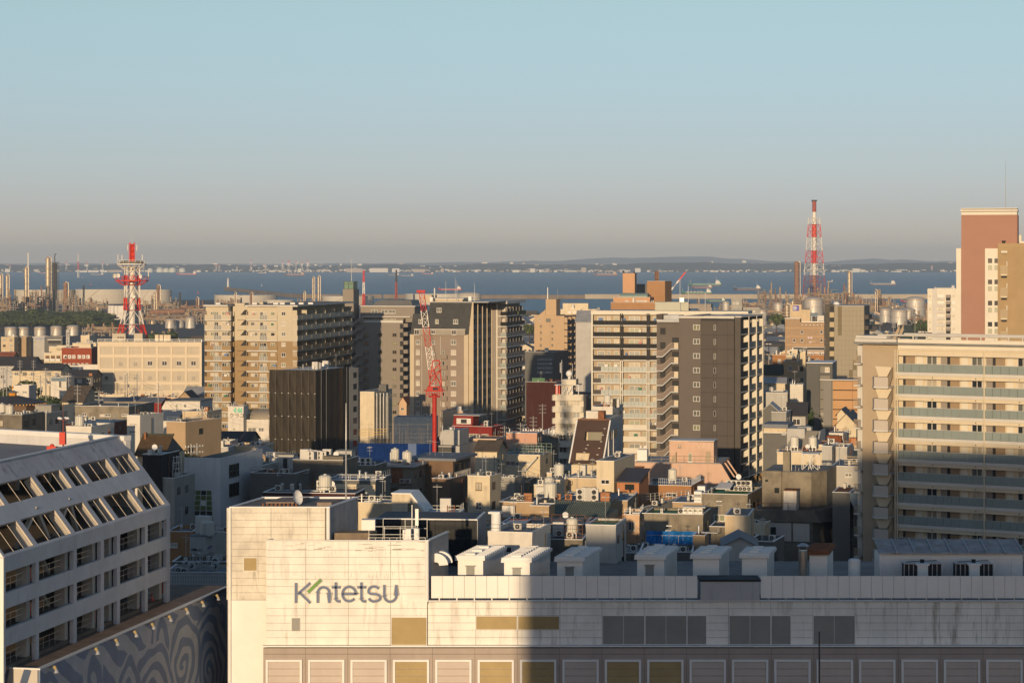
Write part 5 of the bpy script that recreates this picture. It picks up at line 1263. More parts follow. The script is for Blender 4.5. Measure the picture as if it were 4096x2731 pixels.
b = blk('restaurant', 'white flat-roofed shop with dark capitals on its fascia', 196, 290, 1389, 1060, 12, 4, 'ivory', wins=()); text('GOLD', 1.4, b.t, (b.lx(226), -.1, b.lz(1401)), m_dk)
b = thing('sign_pillar', 'tall white sign pillar with stacked letters behind the brick office', 'sign', (X(264,1000), 1000, 0)); w = 14*1000/F
ob('pillar', G().box(0, w, 0, w, 0, Z(1319,1000)), WALLS['lgrey'], b)
for i, ch in enumerate('MAITA'): text(ch, 1.3, b, (.25, -.05, Z(1338+i*9.5,1000)), m_dk)
blk('house', 'tall beige stair tower house behind the brick office', 323, 358, 1346, 1010, 8, 4, 'ivory', wins=((346,1370,1356,1.0),))
blk('house', 'wide beige flat house with roof units behind the brick office', 290, 385, 1377, 990, 10, 4, 'ivory', clut=5, wins=((312,1393,1383,1.8),))
b = blk('apartment_house', 'white three-bay apartment house with open balconies beside the brick office', 176, 250, 1416, 940, 10, 4, 'ivory', wins=())
for k in range(3):
    for i in range(3): slot(b, 'balcony_recess_shade', .6+i*2.2, 2.2+i*2.2, -.05, 0, b.zT-2.7-k*2.9, b.zT-.6-k*2.9, WALLS['brown']); slot(b, 'balcony_rail', .4+i*2.2, 2.4+i*2.2, -.9, -.85, b.zT-2.7-k*2.9, b.zT-1.8-k*2.9, FR_W)  # brown sheets on the wall stand for shade inside the open balconies
blk('house', 'white flat-roofed house right below the brick office', 281, 391, 1467, 880, 10, 4, 'white', wins=((358,1490,1482,1.6),))
blk('school_building', 'long dark grey building standing in shade left of the exchange', 265, 372, 1507, 780, 12, 4, 'dgrey', clut=2, roof='dark', gable='x')
b = blk('clinic', 'small white two-floor clinic with a pale sign band', 203, 266, 1512, 760, 10, 4, 'white', wins=((236,1550,1524,.8),), par=.3); b.part('sign_band', G().box(.2, b.w-.2, -.12, -.02, b.zT-1.0, b.zT+.1), WALLS['blue'])
blk('house', 'white garage house with open bay near the temple trees', 52, 118, 1548, 720, 8, 4, 'white', wins=((90,1573,1563,1.4),))
blk('house', 'dark-roofed long hall at the left edge below the beige houses', -40, 130, 1462, 900, 14, 4, 'lgrey', roof='dark', gable='x', gh=3)
blk('house', 'brown-roofed gabled house at the left edge', -40, 45, 1440, 960, 12, 4, 'tan', roof='red', gable='x', gh=3)
blk('house', 'cream long house with shadowed veranda by the left edge', 50, 245, 1481, 860, 12, 6, 'ivory', roof='dark', gable='x', gh=2)
# temple with lantern roof
Yt = 640.; tx = X(32, Yt); t = thing('temple_hall', 'dark-roofed temple pavilion with a golden lantern and finial', 'temple', (tx, Yt+6, 0))
sz_ = lambda py: Z(py, Yt)
ob('roof', G().cyl(0,0,sz_(1612),sz_(1588),9.2,2.0,n=8).cyl(0,0,sz_(1616),sz_(1612),9.4,9.2,n=8), ROOFS['dark'], t); ob('wall', G().cyl(0,0,0,sz_(1618),6.5,n=8), WALLS['brown'], t)
ob('lantern', G().cyl(0,0,sz_(1587),sz_(1574),1.1,n=8), M('gilt_lantern', C(214,150,60), .4, metal=.3), t); ob('lantern_roof', G().cyl(0,0,sz_(1574),sz_(1566),1.9,.3,n=8), ROOFS['bluegrey'], t)
ob('finial', G().cyl(0,0,sz_(1566),sz_(1545),.12,n=6).dome(0,0,sz_(1553),.3,n=8,m=3,full=True), M('gilt_lantern'), t)
g = G(); [g.box(9.1*math.cos(a)-.12, 9.1*math.cos(a)+.12, 9.1*math.sin(a)-.12, 9.1*math.sin(a)+.12, sz_(1619), sz_(1617)) for a in [2*math.pi*i/60 for i in range(60)]]; ob('eave_lamps', g, M('gilt_lantern'), t)
blk('temple_hall', 'big grey hipped temple roof beside the red shrine wall', 248, 330, 1607, 690, 16, 8, 'ivory', roof='brown', gable='x', gh=4.2, wins=())
blk('shrine_building', 'long shrine building with a vivid red wall behind the pines', 380, 645, 1609, 735, 10, 4, 'red', roof='bluegrey', wins=(), par=0, gable='x', gh=1.2)
blk('school_building', 'long pale wall building behind the pine trees under the exchange', 330, 610, 1582, 770, 6, 4, 'ivory', wins=(), par=.3, clut=4)
blk('house', 'peach flat building with rooftop units next to the shrine', 520, 720, 1594, 745, 8, 8, 'peach', wins=(), clut=6)
b = blk('office_building', 'grey office with lift room and paired windows in the shade at far left', 90, 186, 1661, 480, 10, 14, 'grey', wins=((108,1697,1679,1.2),(122,1697,1679,1.1),(142,1697,1679,1.1),(155,1697,1679,1.1)))
b.part('lift_room', G().box(b.lx(141,3), b.lx(205,3), 3, 7, b.zT, b.lz(1622,0,3)).box(b.lx(138,3), b.lx(209,3), 2.7, 7.3, b.lz(1622,0,3)+.01, b.lz(1619,0,3)), WALLS['grey'])
blk('office_building', 'low grey office with roof tanks at the left edge', -30, 88, 1667, 470, 10, 14, 'dconc', items=(('tankl',38,3),('tank',8,3),('ac',60,2),('ac',72,2)))
blk('warehouse', 'long stained grey warehouse with blank wall', 300, 515, 1632, 545, 18, 10, 'conc', wins=((328,1662,1652,1.2),(400,1665,1656,1.1),(420,1665,1656,1.4),(487,1664,1655,1.6),(352,1676,1669,1.0),(420,1709,1698,1.4),(490,1709,1698,1.6)))
blk('warehouse', 'low maroon shed with pale blue roof', 262, 415, 1694, 450, 12, 14, 'maroon', roof='blue', wins=(), par=0)
blk('house', 'white flat terrace with water tank and white vents', 265, 365, 1716, 420, 10, 14, 'white', items=(('tankl',318,3),('pipe',290,3),('ac',350,2)), wins=())
b = blk('house', 'bright white cube house with its door in the lit corner', 508, 560, 1671, 440, 9, 20, 'white', wins=((517,1701,1692,1.6),(517,1731,1721,1.4)))
b = B(647, 800, 600, 8, 12, 'house', 'white building with cut-off left corner and three small windows', 'building'); zT = b.lz(1604)
g = G(); g.exty([(0,0),(b.w,0),(b.w,zT),(b.lx(662),zT),(0,b.lz(1630))], 0, 12); b.part('wall', g, WALLS['white']); b.part('roof', G().box(b.lx(662), b.w+.2, -.2, 12, zT, zT+.2), m_roof)
for px in (679, 702, 736): win(b, px, 1629, 1616, .6, mull=0)
win(b, 702, 1660, 1651, .6, mull=0)
blk('house', 'beige gabled gatehouse roof behind the white cut-corner building', 712, 766, 1594, 700, 10, 4, 'tan', roof='brown', gable='y', gh=2, wins=((722,1599,1595,1.6),))
blk('house', 'long low house with pale lit roof behind the white cut-corner building', 735, 820, 1578, 720, 12, 4, 'lgrey', roof='pale', gable='x', gh=2)
blk('office_building', 'tan flat office with two dark windows near the white cube house', 666, 742, 1697, 405, 11, 26, 'tan', roof='rust', wins=())
blk('house', 'small tan roof box on the houses behind the tan office', 674, 702, 1658, 480, 6, 24, 'tan', wins=())
blk('house', 'low beige house with ribbed roof right of the tan office', 730, 828, 1655, 470, 8, 14, 'beige', clut=3)
blk('house', 'blue-roofed little house left of the tan office', 640, 700, 1680, 470, 8, 14, 'white', roof='blue', gable='x', gh=1.4, wins=())
# mossy steep roof house and dark glass neighbour
b = B(538, 668, 330, 12, 8, 'house', 'house with steep mossy brown roof behind the garage', 'house'); z0, z1 = b.lz(1818), b.lz(1741,0,3.4)
b.part('wall', G().box(.3, b.w-.3, .3, 8, 0, z0), WALLS['beige']); g = G(); g.extx([(-.2,z0-.2),(3.2,z1),(3.2,z1+.15),(-.2,z0)], 0, b.w-.2); b.part('roof_slope', g, ROOFS['moss']); g = G(); g.extx([(.3,z0),(8,z0),(3.2,z1-.1)], .3, b.w-.4); b.part('gable_wall', g, WALLS['dgrey'])
b.part('ridge', G().box(0, b.w-.2, 3.0, 3.5, z1+.1, z1+.3), ROOFS['dgreen']); b.part('chimney', G().box(b.lx(572,2), b.lx(572,2)+.3, 2.4, 2.8, z1-1, z1+.5), m_rust)
blk('office_building', 'black glass office beneath the mossy roof', 570, 645, 1824, 318, 7, 12, 'black', roof='pale', wins=(), par=.2, items=(('dish',620,2),))
b = blk('house', 'grey terrace roof holding a white steel ladder frame', 640, 698, 1925, 318, 8, 12, 'grey', roof='dgreen', wins=())
g = G()
for x in (1.2, 1.8):
    for y in (2, 3.2): g.tube((x-.2 if x < 1.5 else x+.2, y, b.zT), (x, y, b.zT+3.2), .05)
for k in range(4): g.tube((1.1,2,b.zT+.7+k*.8), (1.95,2,b.zT+.7+k*.8), .04); g.tube((1.1,3.2,b.zT+.7+k*.8), (1.95,3.2,b.zT+.7+k*.8), .04)
b.part('ladder_frame', g, FR_W)
# white tapering building with green stair glazing
b = B(705, 882, 330, 14, 17, 'office_building', 'white tapering office with green stair glazing and square side windows', 'building'); zT = b.lz(1842)
mwb = M('render_cool_white', (.60,.60,.60), .85, streak=.4, dirt=(.25,.25,.25))
g = G(); g.exty([(-2.2,0),(b.w,0),(b.w,zT),(b.lx(738),zT)], 0, 17); b.part('wall', g, mwb)
b.part('roof', G().box(b.lx(740), b.w-.2, .2, 16.8, zT, zT+.05), ROOFS['dgreen']); g = G(); g.box(b.lx(738), b.w, 0, .2, zT, zT+.5); g.box(b.w-.2, b.w, .2, 17, zT, zT+.5); b.part('parapet', g, mwb)
x0, x1, xb0_, xb1_ = b.lx(762), b.lx(847), b.lx(742), b.lx(853); za, zb_ = b.lz(1957), b.lz(2100)
nr, nc = 7, 4; mg = M('glazing_green', (.13,.17,.06), .3)
for r_ in range(nr):
    for c_ in range(nc):
        t0, t1 = r_/nr, (r_+1)/nr; L0 = x0+(xb0_-x0)*t0; R0 = x1+(xb1_-x1)*t0; L1 = x0+(xb0_-x0)*t1; R1 = x1+(xb1_-x1)*t1; zz0, zz1 = za+(zb_-za)*t0, za+(zb_-za)*t1
        f0, f1 = c_/nc+.02, (c_+1)/nc-.02
        g = G(); g.exty([(L1+(R1-L1)*f0,zz1+.05),(L1+(R1-L1)*f1,zz1+.05),(L0+(R0-L0)*f1,zz0-.05),(L0+(R0-L0)*f0,zz0-.05)], -.06, -.01); b.part('glazing_pane', g, GL_D if r_ > 3 or (r_, c_) in ((0,2),) else (m_cap if (r_, c_) in ((1,0),(2,2)) else mg))
for z in (1901, 1978):
    for (ya, yb) in ((916, 954),):
        y0, y1 = b.ly(ya, b.w), b.ly(yb, b.w); o = window(b.t, y0, Z(z+8, b.wp(b.w,y0)[1]), y1-y0, 1.75, b.w, side='r', frame=FR_D, pane=GL_D, mull=2)
for k in range(4): win(b, 716-k*4, 1925+k*42, 1905+k*42, 1.3, frame=FR_B, pane=GL_D); slot(b, 'balcony_rail', .3-.2*k, 2.0-.2*k, -.7, -.66, b.lz(1932+k*42), b.lz(1932+k*42)+.9, m_steel)
blk('low_building', 'low dark annex with tangled white frames left of the tapering office', 645, 700, 2000, 320, 6, 12, 'dconc', clut=4)
# ---- buildings between garage and store
b = blk('annex_building', 'ochre low building in shade between garage and store', 668, 770, 2140, 300, 7, 4, 'orange', roof='bluegrey', wins=((682,2188,2170,.9),), clut=4, small=True)
b = B(760, 820, 282, 18, 3.2, 'lift_tower', 'grey lift tower box lettered in Japanese with a tank on top', 'building'); zT = b.lz(2143)
b.part('wall', G().box(0, b.w, 0, 3.0, b.lz(2214), zT), WALLS['lgrey']); b.part('shaft', G().box(.3, b.w-.2, .2, 2.8, 0, b.lz(2214)-.01), WALLS['lgrey']); b.part('roof', G().box(-.1, b.w+.1, -.1, 3.2, zT, zT+.12), ROOFS['bluegrey'])
text('\u5927\u6a39\u30d3\u30eb3', .34, b.t, (.15, -.05, b.lz(2200)), m_dk)
text('\u5927\u6a39\u30d3\u30eb3', .34, b.t, (b.w+.04, .4, b.lz(2194)), M('sign_violet', (.12,.10,.25), .6), rot=(R(90),0,R(90)))
item(b.t, 'tankl', b.w*.85, 1.2, zT-.4); item(b.t, 'box', .1, 1.2, zT+.1, 0, 1.35)
blk('office_building', 'white office wing with tiny windows beside the lettered lift tower', 824, 930, 2142, 288, 7, 30, 'lgrey', roof='bluegrey', clut=3, small=True, wins=((838,2180,2161,.45),))
blk('low_building', 'low pale roof with railings and rusty hoops behind the podium deck', 660, 915, 2305, 266, 7, 2, 'lgrey', roof='bluegrey', wins=(), clut=12, small=True)
g = G(); rail(g, (X(665,262),262), (X(905,262),262), Z(2335,262), 1.0, .28, .02); t = thing('fence', 'white picket railing along the far end of the podium roof', 'fence'); ob('railing', g, m_white, t); ob('kerb_wall', G().box(X(660,262), X(915,262), 262, 262.4, Z(2372,262), Z(2335,262)), WALLS['lgrey'], t)
blk('low_building', 'brown roofed plant deck behind the podium railing', 690, 905, 2262, 275, 5, 2, 'dconc', roof='bluegrey', clut=9, small=True, wins=())
# ================================================================ centre: shop with bird logo, netted building, crane, roofs
b = blk('shop_building', 'white shop building with green flame logo and Japanese name beneath', 912, 974, 1627, 560, 5, 8, 'white', wins=((931,1721,1711,.6),), par=.1)
text('\u30af\u30e9\u30e6\u30cb', 1.25, b.t, (.3, -.06, b.lz(1669)), M('sign_dark', (.05,.045,.04), .6))
mt = M('sign_turquoise', C(110,190,165), .6)
for i, (a, c_) in enumerate(((0,.9),(.85,1.15),(1.45,1.25))):
    x = b.lx(931)+a; z = b.lz(1650); g = G(); g.exty([(x,z+.7),(x+.55,z+.05),(x+1.0,z+.1),(x+.7,z+.5),(x+.85,z+1.0),(x+.6,z+1.35),(x+.45,z+.75)], -.08, -.02); b.part('logo', g, mt)
b = blk('shop_building', 'white shop hall with barrel roof right of the flame logo tower', 975, 1082, 1680, 562, 10, 8, 'white', wins=((992,1727,1709,2.0),(1034,1726,1710,1.3)), par=.05)
g = G(); g.extx([(.5+8.5*(1-math.cos(R(a)))/2, b.zT+2.3*math.sin(R(a))) for a in range(0,181,15)], b.lx(997), b.w); b.part('barrel_roof', g, M('roof_ribbed_beige', (.30,.26,.20), .8, var=.1))
blk('house', 'dark hipped roof house casting its gable on the shop wall', 866, 1000, 1764, 510, 9, 6, 'lgrey', roof='dark', gable='x', gh=1.7, wins=())
blk('house', 'pale low shop row under the dark hipped roof', 810, 920, 1775, 470, 7, 6, 'white', wins='auto', clut=3)
blk('house', 'dusky pale house with paired windows beside the shop row', 805, 915, 1798, 440, 7, 6, 'lgrey', clut=3)
blk('house', 'low house with rusty awning roof left of the net building', 930, 1055, 1792, 445, 8, 8, 'beige', roof='rust', clut=4)
blk('house', 'sloping grey roof shed left of the net building', 965, 1075, 1830, 420, 7, 8, 'tan', roof='bluegrey', gable='y', gh=1.6, wins=())
blk('house', 'low pale fenced terrace house left of the net building', 1000, 1085, 1868, 400, 7, 8, 'white', clut=3, wins=())
blk('low_building', 'grey narrow building beside the tapering office', 968, 1030, 1880, 360, 10, 12, 'grey', clut=4)
# building wrapped in black scaffold net
b = B(1078, 1262, 500, 22, 34, 'scaffolded_building', 'building wrapped in black scaffolding net with pale seams', 'building'); zT = b.lz(1478)
m_net = M('net_black', (.030,.024,.016), .75, var=.35, scale=.25, streak=.3, dirt=(.06,.045,.025)); w = b.w
DS = b.ly(1395, w); DE = b.ly(1432, w)
b.part('wall', G().box(.3, w-.3, .3, DE-.1, 0, zT-.4), WALLS['brown']); b.part('roof', G().box(.4, w-.4, .4, DE-.3, zT-.35, zT-.2), ROOFS['pale'])
nsec = 7
zz = [b.lz(1478+92*k) for k in range(5)]+[b.lz(1478+92*4)-6]
for i in range(nsec):
    for k in range(5):
        x0, x1 = w*i/nsec, w*(i+1)/nsec
        vs = []; fs = []; n = 6
        for a in range(n+1):
            for c_ in range(n+1):
                u_, v_ = a/n, c_/n; bul = .16*math.sin(math.pi*u_)*math.sin(math.pi*v_)+.05*math.sin(7*u_+3*i+5*v_)
                vs.append((x0+(x1-x0)*u_, -bul, zz[k+1]+(zz[k]-zz[k+1])*v_))
        for a in range(n):
            for c_ in range(n): q = a*(n+1)+c_; fs.append((q, q+n+1, q+n+2, q+1))
        b.part('net_sheet', G().add(vs, fs), m_net)
for i in range(nsec+1): b.part('net_seam', G().box(w*i/nsec-.03, w*i/nsec+.03, -.22, -.12, zz[-1], zT), M('seam_pale', (.13,.11,.08), .8))
for k in range(1, 5):
    for i in range(nsec+1): slot(b, 'net_tie', w*i/nsec-.16, w*i/nsec+.10, -.26, -.20, zz[k]-.06, zz[k]+.06, FR_W)
for i in range(9):
    y0, y1 = DS*i/9, DS*(i+1)/9; b.part('side_net_sheet', G().extx([(y0,zz[-1]),(y1,zz[-1]),(y1,zT+.02*i),(y0,zT+.02*i)], w+.02+.1*(i%2), w+.08+.1*(i%2)), m_net if i != 6 else M('net_worn', (.075,.045,.018), .8, var=.3))
for y in (DS*.13, DS*.28, DS*.9): b.part('side_pole', G().cyl(w+.3, y, zz[-1], zT+.2, .035, n=4), m_steel)
b.part('end_wall', G().box(w-.2, w+.1, DS+.05, DE, 0, zT-.2), WALLS['grey'])
for k in range(8): slot(b, 'flank_window', w+.1, w+.14, DS+2, DS+3.6, zT-2.4-k*2.45, zT-1.2-k*2.45, GL_D)
g = G(); rail(g, (0,.2), (w,.2), zT-.3, 1.0, 1.8, .03); b.part('railing', g, m_steel)
for k, x, y in (('box',.55*w,8),('dish',.7*w,10),('ac2',.6*w,9),('pipe',.4*w,7),('ant',.8*w,14),('box',.5*w,14)): item(b.t, k, x, y, zT-.2)
# white building with bright vertical pipes
b = blk('office_building', 'white office with four bright vertical pipes on its corner', 1440, 1497, 1570, 620, 16, 14, 'ivory', wins=(), par=.2)
for i in range(4): b.part('vertical_pipe', G().cyl(b.w+.4+i*.75, 1.0+i*.6, 20, b.zT-.1, .14, n=6), M('pipe_bright', (.70,.69,.66), .3, metal=.5))
b.part('flank_frame', G().box(b.w, b.w+3.0, 3.2, 3.5, 20, b.zT-1), WALLS['dgrey'])
b.part('chimney_box', G().box(b.w-.6, b.w+1.4, 6, 8, b.zT, b.zT+1.8), WALLS['dgrey'])
# building site: blue hoarding, scaffold forest, red crane
t = thing('hoarding', 'deep blue sheet hoarding round the building site at the crane foot', 'hoarding', (X(1432,455), 455, 0), -R(6)); m_blue = M('tarpaulin_blue_shaded', (.008,.030,.13), .95, spec=.05, var=.25, scale=.4)  # blue kept dark and dull: the shade on the sheets is in the colour
Lh = (1735-1432)*455/F
for i in range(9):
    x0 = Lh*i/9; g = G(); zt = Z(1772,455); vs = []
    for a in range(7): vs += [(x0+(Lh/9)*a/6, .04*math.sin(a*2.1+i), 0), (x0+(Lh/9)*a/6, .04*math.sin(a*2.1+i), zt)]
    g.add(vs, [(2*a, 2*a+2, 2*a+3, 2*a+1) for a in range(6)]); ob('sheet', g, m_blue if i != 6 else M('tarpaulin_pale_blue', (.10,.15,.28), .8), t)
ob('side_sheet', G().box(Lh, Lh+.1, 0, 14, 0, Z(1755,455)), m_blue, t)
site = thing('scaffolding', 'thicket of scaffold tubes with yellow rails above the blue hoarding', 'scaffolding', (X(1432,462), 462, 0), -R(6))
g = G(); gy = G(); rs = random.Random(3); zb_ = Z(1775,462)
for i in range(44):
    x = .2+i*.33+rs.uniform(-.1,.1); y = rs.choice((0,1.5,4,7)); g.tube((x,y,zb_-3), (x,y,Z(1700+rs.uniform(-8,40),462)), .022)
for k in range(5):
    z = zb_+.3+k*.85; g.tube((0,0,z), (15,0,z), .02); g.tube((0,4,z), (15,4,z), .02)
for k in range(3): gy.tube((0,1,zb_+1.6+k*.5), (5.5,1,zb_+1.9+k*.5), .06)
ob('scaffold_tube', g, M('tube_dull',(.22,.19,.15),.6,var=.3), site, kind='stuff'); ob('guard_rail', gy, M('rail_yellow', C(190,150,40), .6), site); ob('deck_boards', G().box(0,15,0,8,zb_-.6,zb_-.5), M('board_brown', (.16,.10,.06), .8), site)
# crane
Yc = 440.; cz = lambda py: Z(py, Yc); cxm = X(1738, Yc)
m_cr = M('crane_red', C(178,40,26), .6, var=.22, streak=.35, scale=.8); m_cw = M('crane_white', C(214,206,196), .5)
cr = thing('tower_crane', 'red and white luffing tower crane rising from the building site', 'crane', (cxm, Yc, 0))
ob('mast', G().cyl(0,0,0,cz(1575),.42,n=14), m_cr, cr, smooth=True); g = G(); g.cyl(0,0,cz(1588),cz(1583),1.1,n=12); rail(g, (-1.5,-1), (1.5,-1), cz(1586), 1.5, .5, .05, 3); rail(g, (-1.5,1), (1.5,1), cz(1586), 1.5, .5, .05, 3); ob('service_platform', g, m_cr, cr)
g = G(); g.box(-1.3,1.4,-1,1,cz(1565),cz(1545)); g.box(-1.9,1.9,-.8,.8,cz(1563),cz(1560)); g.box(-.9,.9,-1.3,-.9,cz(1560),cz(1543)); ob('slewing_cab', g, m_cr, cr)
ob('cab_window', G().box(-.3,.7,-1.36,-1.3,cz(1558),cz(1548)), m_dk, cr)
g = G()
for sy in (-.7, .7):
    for (xa, za, xb2, zb2) in ((-1.0,cz(1545),-.3,cz(1442)),(1.3,cz(1545),.9,cz(1442)),(-.9,cz(1510),1.1,cz(1480)),(-.3,cz(1480),1.2,cz(1450)),(-.3,cz(1442),.9,cz(1442)),(-1,cz(1545),1.1,cz(1480)),(1.3,cz(1545),-.3,cz(1480))): g.tube((xa,sy,za), (xb2,sy,zb2), .13)
for z in (1442, 1480, 1510): g.tube((0,-.7,cz(z)), (0,.7,cz(z)), .1)
ob('a_frame', g, m_cr, cr)
jp = [((1733-1738)*Yc/F, cz(1535)), ((1686-1738)*Yc/F, cz(1168))]
cols_ = [(0,.16,m_cr),(.16,.41,m_cw),(.41,.62,m_cr),(.62,.80,m_cw),(.80,1,m_cr)]
def jpt(t_): return Vector((jp[0][0]+(jp[1][0]-jp[0][0])*t_, 0, jp[0][1]+(jp[1][1]-jp[0][1])*t_))
dirj = (jpt(1)-jpt(0)).normalized(); nj = Vector((dirj.z, 0, -dirj.x))
for a, c_, mt in cols_:
    g = G(); n = max(2, int((c_-a)*16)); hw = .55 if c_ < .95 else .45
    cor = [(nj*hw*sx_)+Vector((0, hw*sy_, 0)) for sx_, sy_ in ((-1,-1),(1,-1),(1,1),(-1,1))]
    for q in cor: g.tube(jpt(a)+q, jpt(c_)+q, .07)
    for i in range(n):
        p, q2 = jpt(a+(c_-a)*i/n), jpt(a+(c_-a)*(i+1)/n)
        for s in range(4): g.tube(p+cor[s], q2+cor[(s+1)%4], .05); g.tube(p+cor[s], p+cor[(s+1)%4], .045)
    ob('jib_section', g, mt, cr)
ob('jib_head', G().box(jpt(1).x-.9, jpt(1).x+.7, -.6, .6, jpt(1).z-.1, jpt(1).z+.35), m_cr, cr)
g = G(); g.tube((.4,0,cz(1442)), jpt(.6)+nj*.6, .03); g.tube((.4,.3,cz(1442)), jpt(.97)+nj*.5, .025); ob('luffing_cable', g, m_dk, cr)
# further back in shadow
blk('office_building', 'dark office slab in shadow behind the white round-cornered block', 2100, 2216, 1412, 860, 18, 18, 'dgrey', roof='bluegrey', wins=[(2150+i*12,1440+k*17,1433+k*17,1.0) for i in range(5) for k in range(4)], clut=3)
b = blk('apartment_house', 'dark maroon block in deep shadow with a small sign', 2105, 2225, 1534, 700, 14, 14, 'maroon', wins=(), clut=4); b.part('sign', G().box(1.5, 5.4, 1, 1.2, b.zT, b.zT+1.6), WALLS['green'])
b = blk('house', 'red building with slanted white-framed sign window', 1809, 1968, 1710, 540, 8, 18, 'red', wins=((1877,1748,1734,2.0),(1927,1749,1735,1.6),(1839,1748,1734,1.6)), par=.3)
x0, x1 = b.lx(1810,1), b.lx(1889,1); zb0 = b.zT; g = G(); g.exty([(x0,zb0),(x1,zb0),(x1+.3,zb0+2.6),(x0+.4,zb0+2.6)], 1, 5); b.part('sign_house', g, WALLS['red'])
b.part('sign_window', G().box(x0+1.0, x1-.3, .9, .99, zb0+.7, zb0+2.0), FR_W); b.part('lattice', G().box(x0+2.1, x1-1.3, .8, .9, zb0+.9, zb0+1.8), m_dk); b.part('sign_roof', G().box(x0+.3, b.lx(1920,1), .8, 6, zb0+2.62, zb0+2.8), ROOFS['pale'])
item(b.t, 'ac2', b.lx(1935,1), 1, zb0); item(b.t, 'ac2', b.lx(1938,3), 3, zb0)
blk('low_building', 'salmon pink wall of a low round-cornered shop', 2025, 2148, 1734, 520, 7, 10, 'pink', wins=(), par=.1, roof='pale')
blk('house', 'pink box roof house behind the red building', 1772, 1850, 1650, 620, 8, 10, 'peach', wins=(), clut=3)
blk('house', 'small peach turret house by the grey apartment wall', 1597, 1626, 1610, 700, 6, 14, 'peach', roof='rust', gable='y', gh=1.6, wins=((1604,1640,1630,.9),))
blk('office_building', 'long white low office behind the crane mast', 1575, 1735, 1672, 600, 8, 6, 'white', wins=(), par=.2)
b = B(1728, 1838, 458, 14, 11, 'workshop', 'bluish white workshop with sloped gable, vents and slatted window', 'building'); zT = b.lz(1782)
b.part('wall', G().box(0, b.w, 0, 13, 0, zT), WALLS['lgrey']); b.part('roof', G().box(.1, b.w-.1, .1, 12.9, zT, zT+.05), m_roof)
g = G(); g.exty([(b.lx(1748,2),zT),(b.lx(1838,2),zT),(b.lx(1838,2),b.lz(1718,0,2)),(b.lx(1766,2),b.lz(1722,0,2))], 2, 9); b.part('gable_house', g, WALLS['lgrey']); g = G()
for i in range(18): g.box(b.lx(1741)+i*.19, b.lx(1741)+i*.19+.09, -.05, 0, b.lz(1806), b.lz(1786))
b.part('slat', g, m_black); b.part('slat_panel', G().box(b.lx(1741), b.lx(1818), -.02, -.0, b.lz(1806), b.lz(1786)), WALLS['dgrey']); b.part('vent_drum', G().cyl(b.lx(1806,4), 4, b.lz(1719,0,4), b.lz(1707,0,4), .55, n=10), m_steel); item(b.t, 'pipe', b.lx(1770,3), 3, b.lz(1722,0,3))
blk('house', 'peach flat house right of the slatted workshop', 1865, 1985, 1757, 470, 8, 12, 'peach', roof='brown', wins=(), par=.1)
b = blk('house', 'cream house with brown tiled gable in front of the pole', 1901, 1988, 1803, 440, 8, 12, 'ivory', roof='brown', gable='x', gh=1.6, wins=())
b = blk('restaurant', 'cream building with green roof railings and outside steps', 2011, 2160, 1820, 460, 9, 16, 'ivory', wins=((2022,1862,1842,2.0),(2061,1861,1848,.7),(2093,1855,1843,1.5)), par=.1)
g = G(); rail(g, (.8,1), (b.w+.4,1), b.zT, 1.8, .9, .04, 3); rail(g, (.8,7), (b.w+.4,7), b.zT, 1.8, .9, .04, 3); rail(g, (.8,1), (.8,7), b.zT, 1.8, .9, .04, 3); b.part('railing', g, M('rail_green', (.25,.36,.30), .6)); g = G(); g.exty([(b.lx(2095,-1),b.zT-3.3),(b.lx(2150,-1),b.zT-.4),(b.lx(2150,-1),b.zT-.1),(b.lx(2095,-1),b.zT-3.0)], -1.6, -.6); b.part('outside_stair', g, m_steel)
blk('house', 'brown shaded gable roofs behind the green-railed building', 2055, 2210, 1785, 540, 9, 10, 'dgrey', roof='dgreen', gable='y', gh=2.4, wins=())
b = blk('house', 'long flat dark roof house with deep eaves and veranda rail', 1646, 1812, 1842, 402, 10, 16, 'brown', wins=(), par=0); b.part('eaves', G().box(-.6, b.w+.8, -1.0, 11.5, b.zT+.06, b.zT+.5), ROOFS['bluegrey']); g = G(); rail(g, (b.w+.3,0), (b.w+.3,9), b.zT-3.0, 1.1, .35, .03); b.part('railing', g, FR_W)
for k in range(3): slot(b, 'veranda_door', b.w, b.w+.06, .8+k*3, 2.8+k*3, b.zT-2.8, b.zT-.6, GL_D)
# rusty corner house with stacks of roof gear
b = blk('house', 'grey house with orange rusted wall, eaves slab and rooftop cylinders', 1530, 1650, 1868, 395, 10, 14, 'conc', wins=(), par=0); b.part('eaves', G().box(-.6, b.w+.6, -.8, 10.4, b.zT+.06, b.zT+.35), ROOFS['pale']); b.part('rust_panel', G().box(b.lx(1566), b.lx(1612), -.1, -.02, b.zT-2.6, b.zT-.3), m_rust); 
b.part('lower_slab', G().box(-.3, b.w+.3, -1.5, -.05, b.zT-3.3, b.zT-3.0), WALLS['conc']); g = G(); rail(g, (0,-1.3), (b.w,-1.3), b.zT-3.0, 1.0, 1.0, .03); b.part('railing', g, m_rust)
for k, px, y, dz in (('tankl',1628,2,0),('box',1612,3,0),('tank',1580,4,0),('ac',1545,-1.2,-3),('ac',1598,-1.2,-3),('ac',1622,-1.2,-3),('box',1560,5,0)): item(b.t, k, b.lx(px,y), y, b.zT+.35+dz+.05)
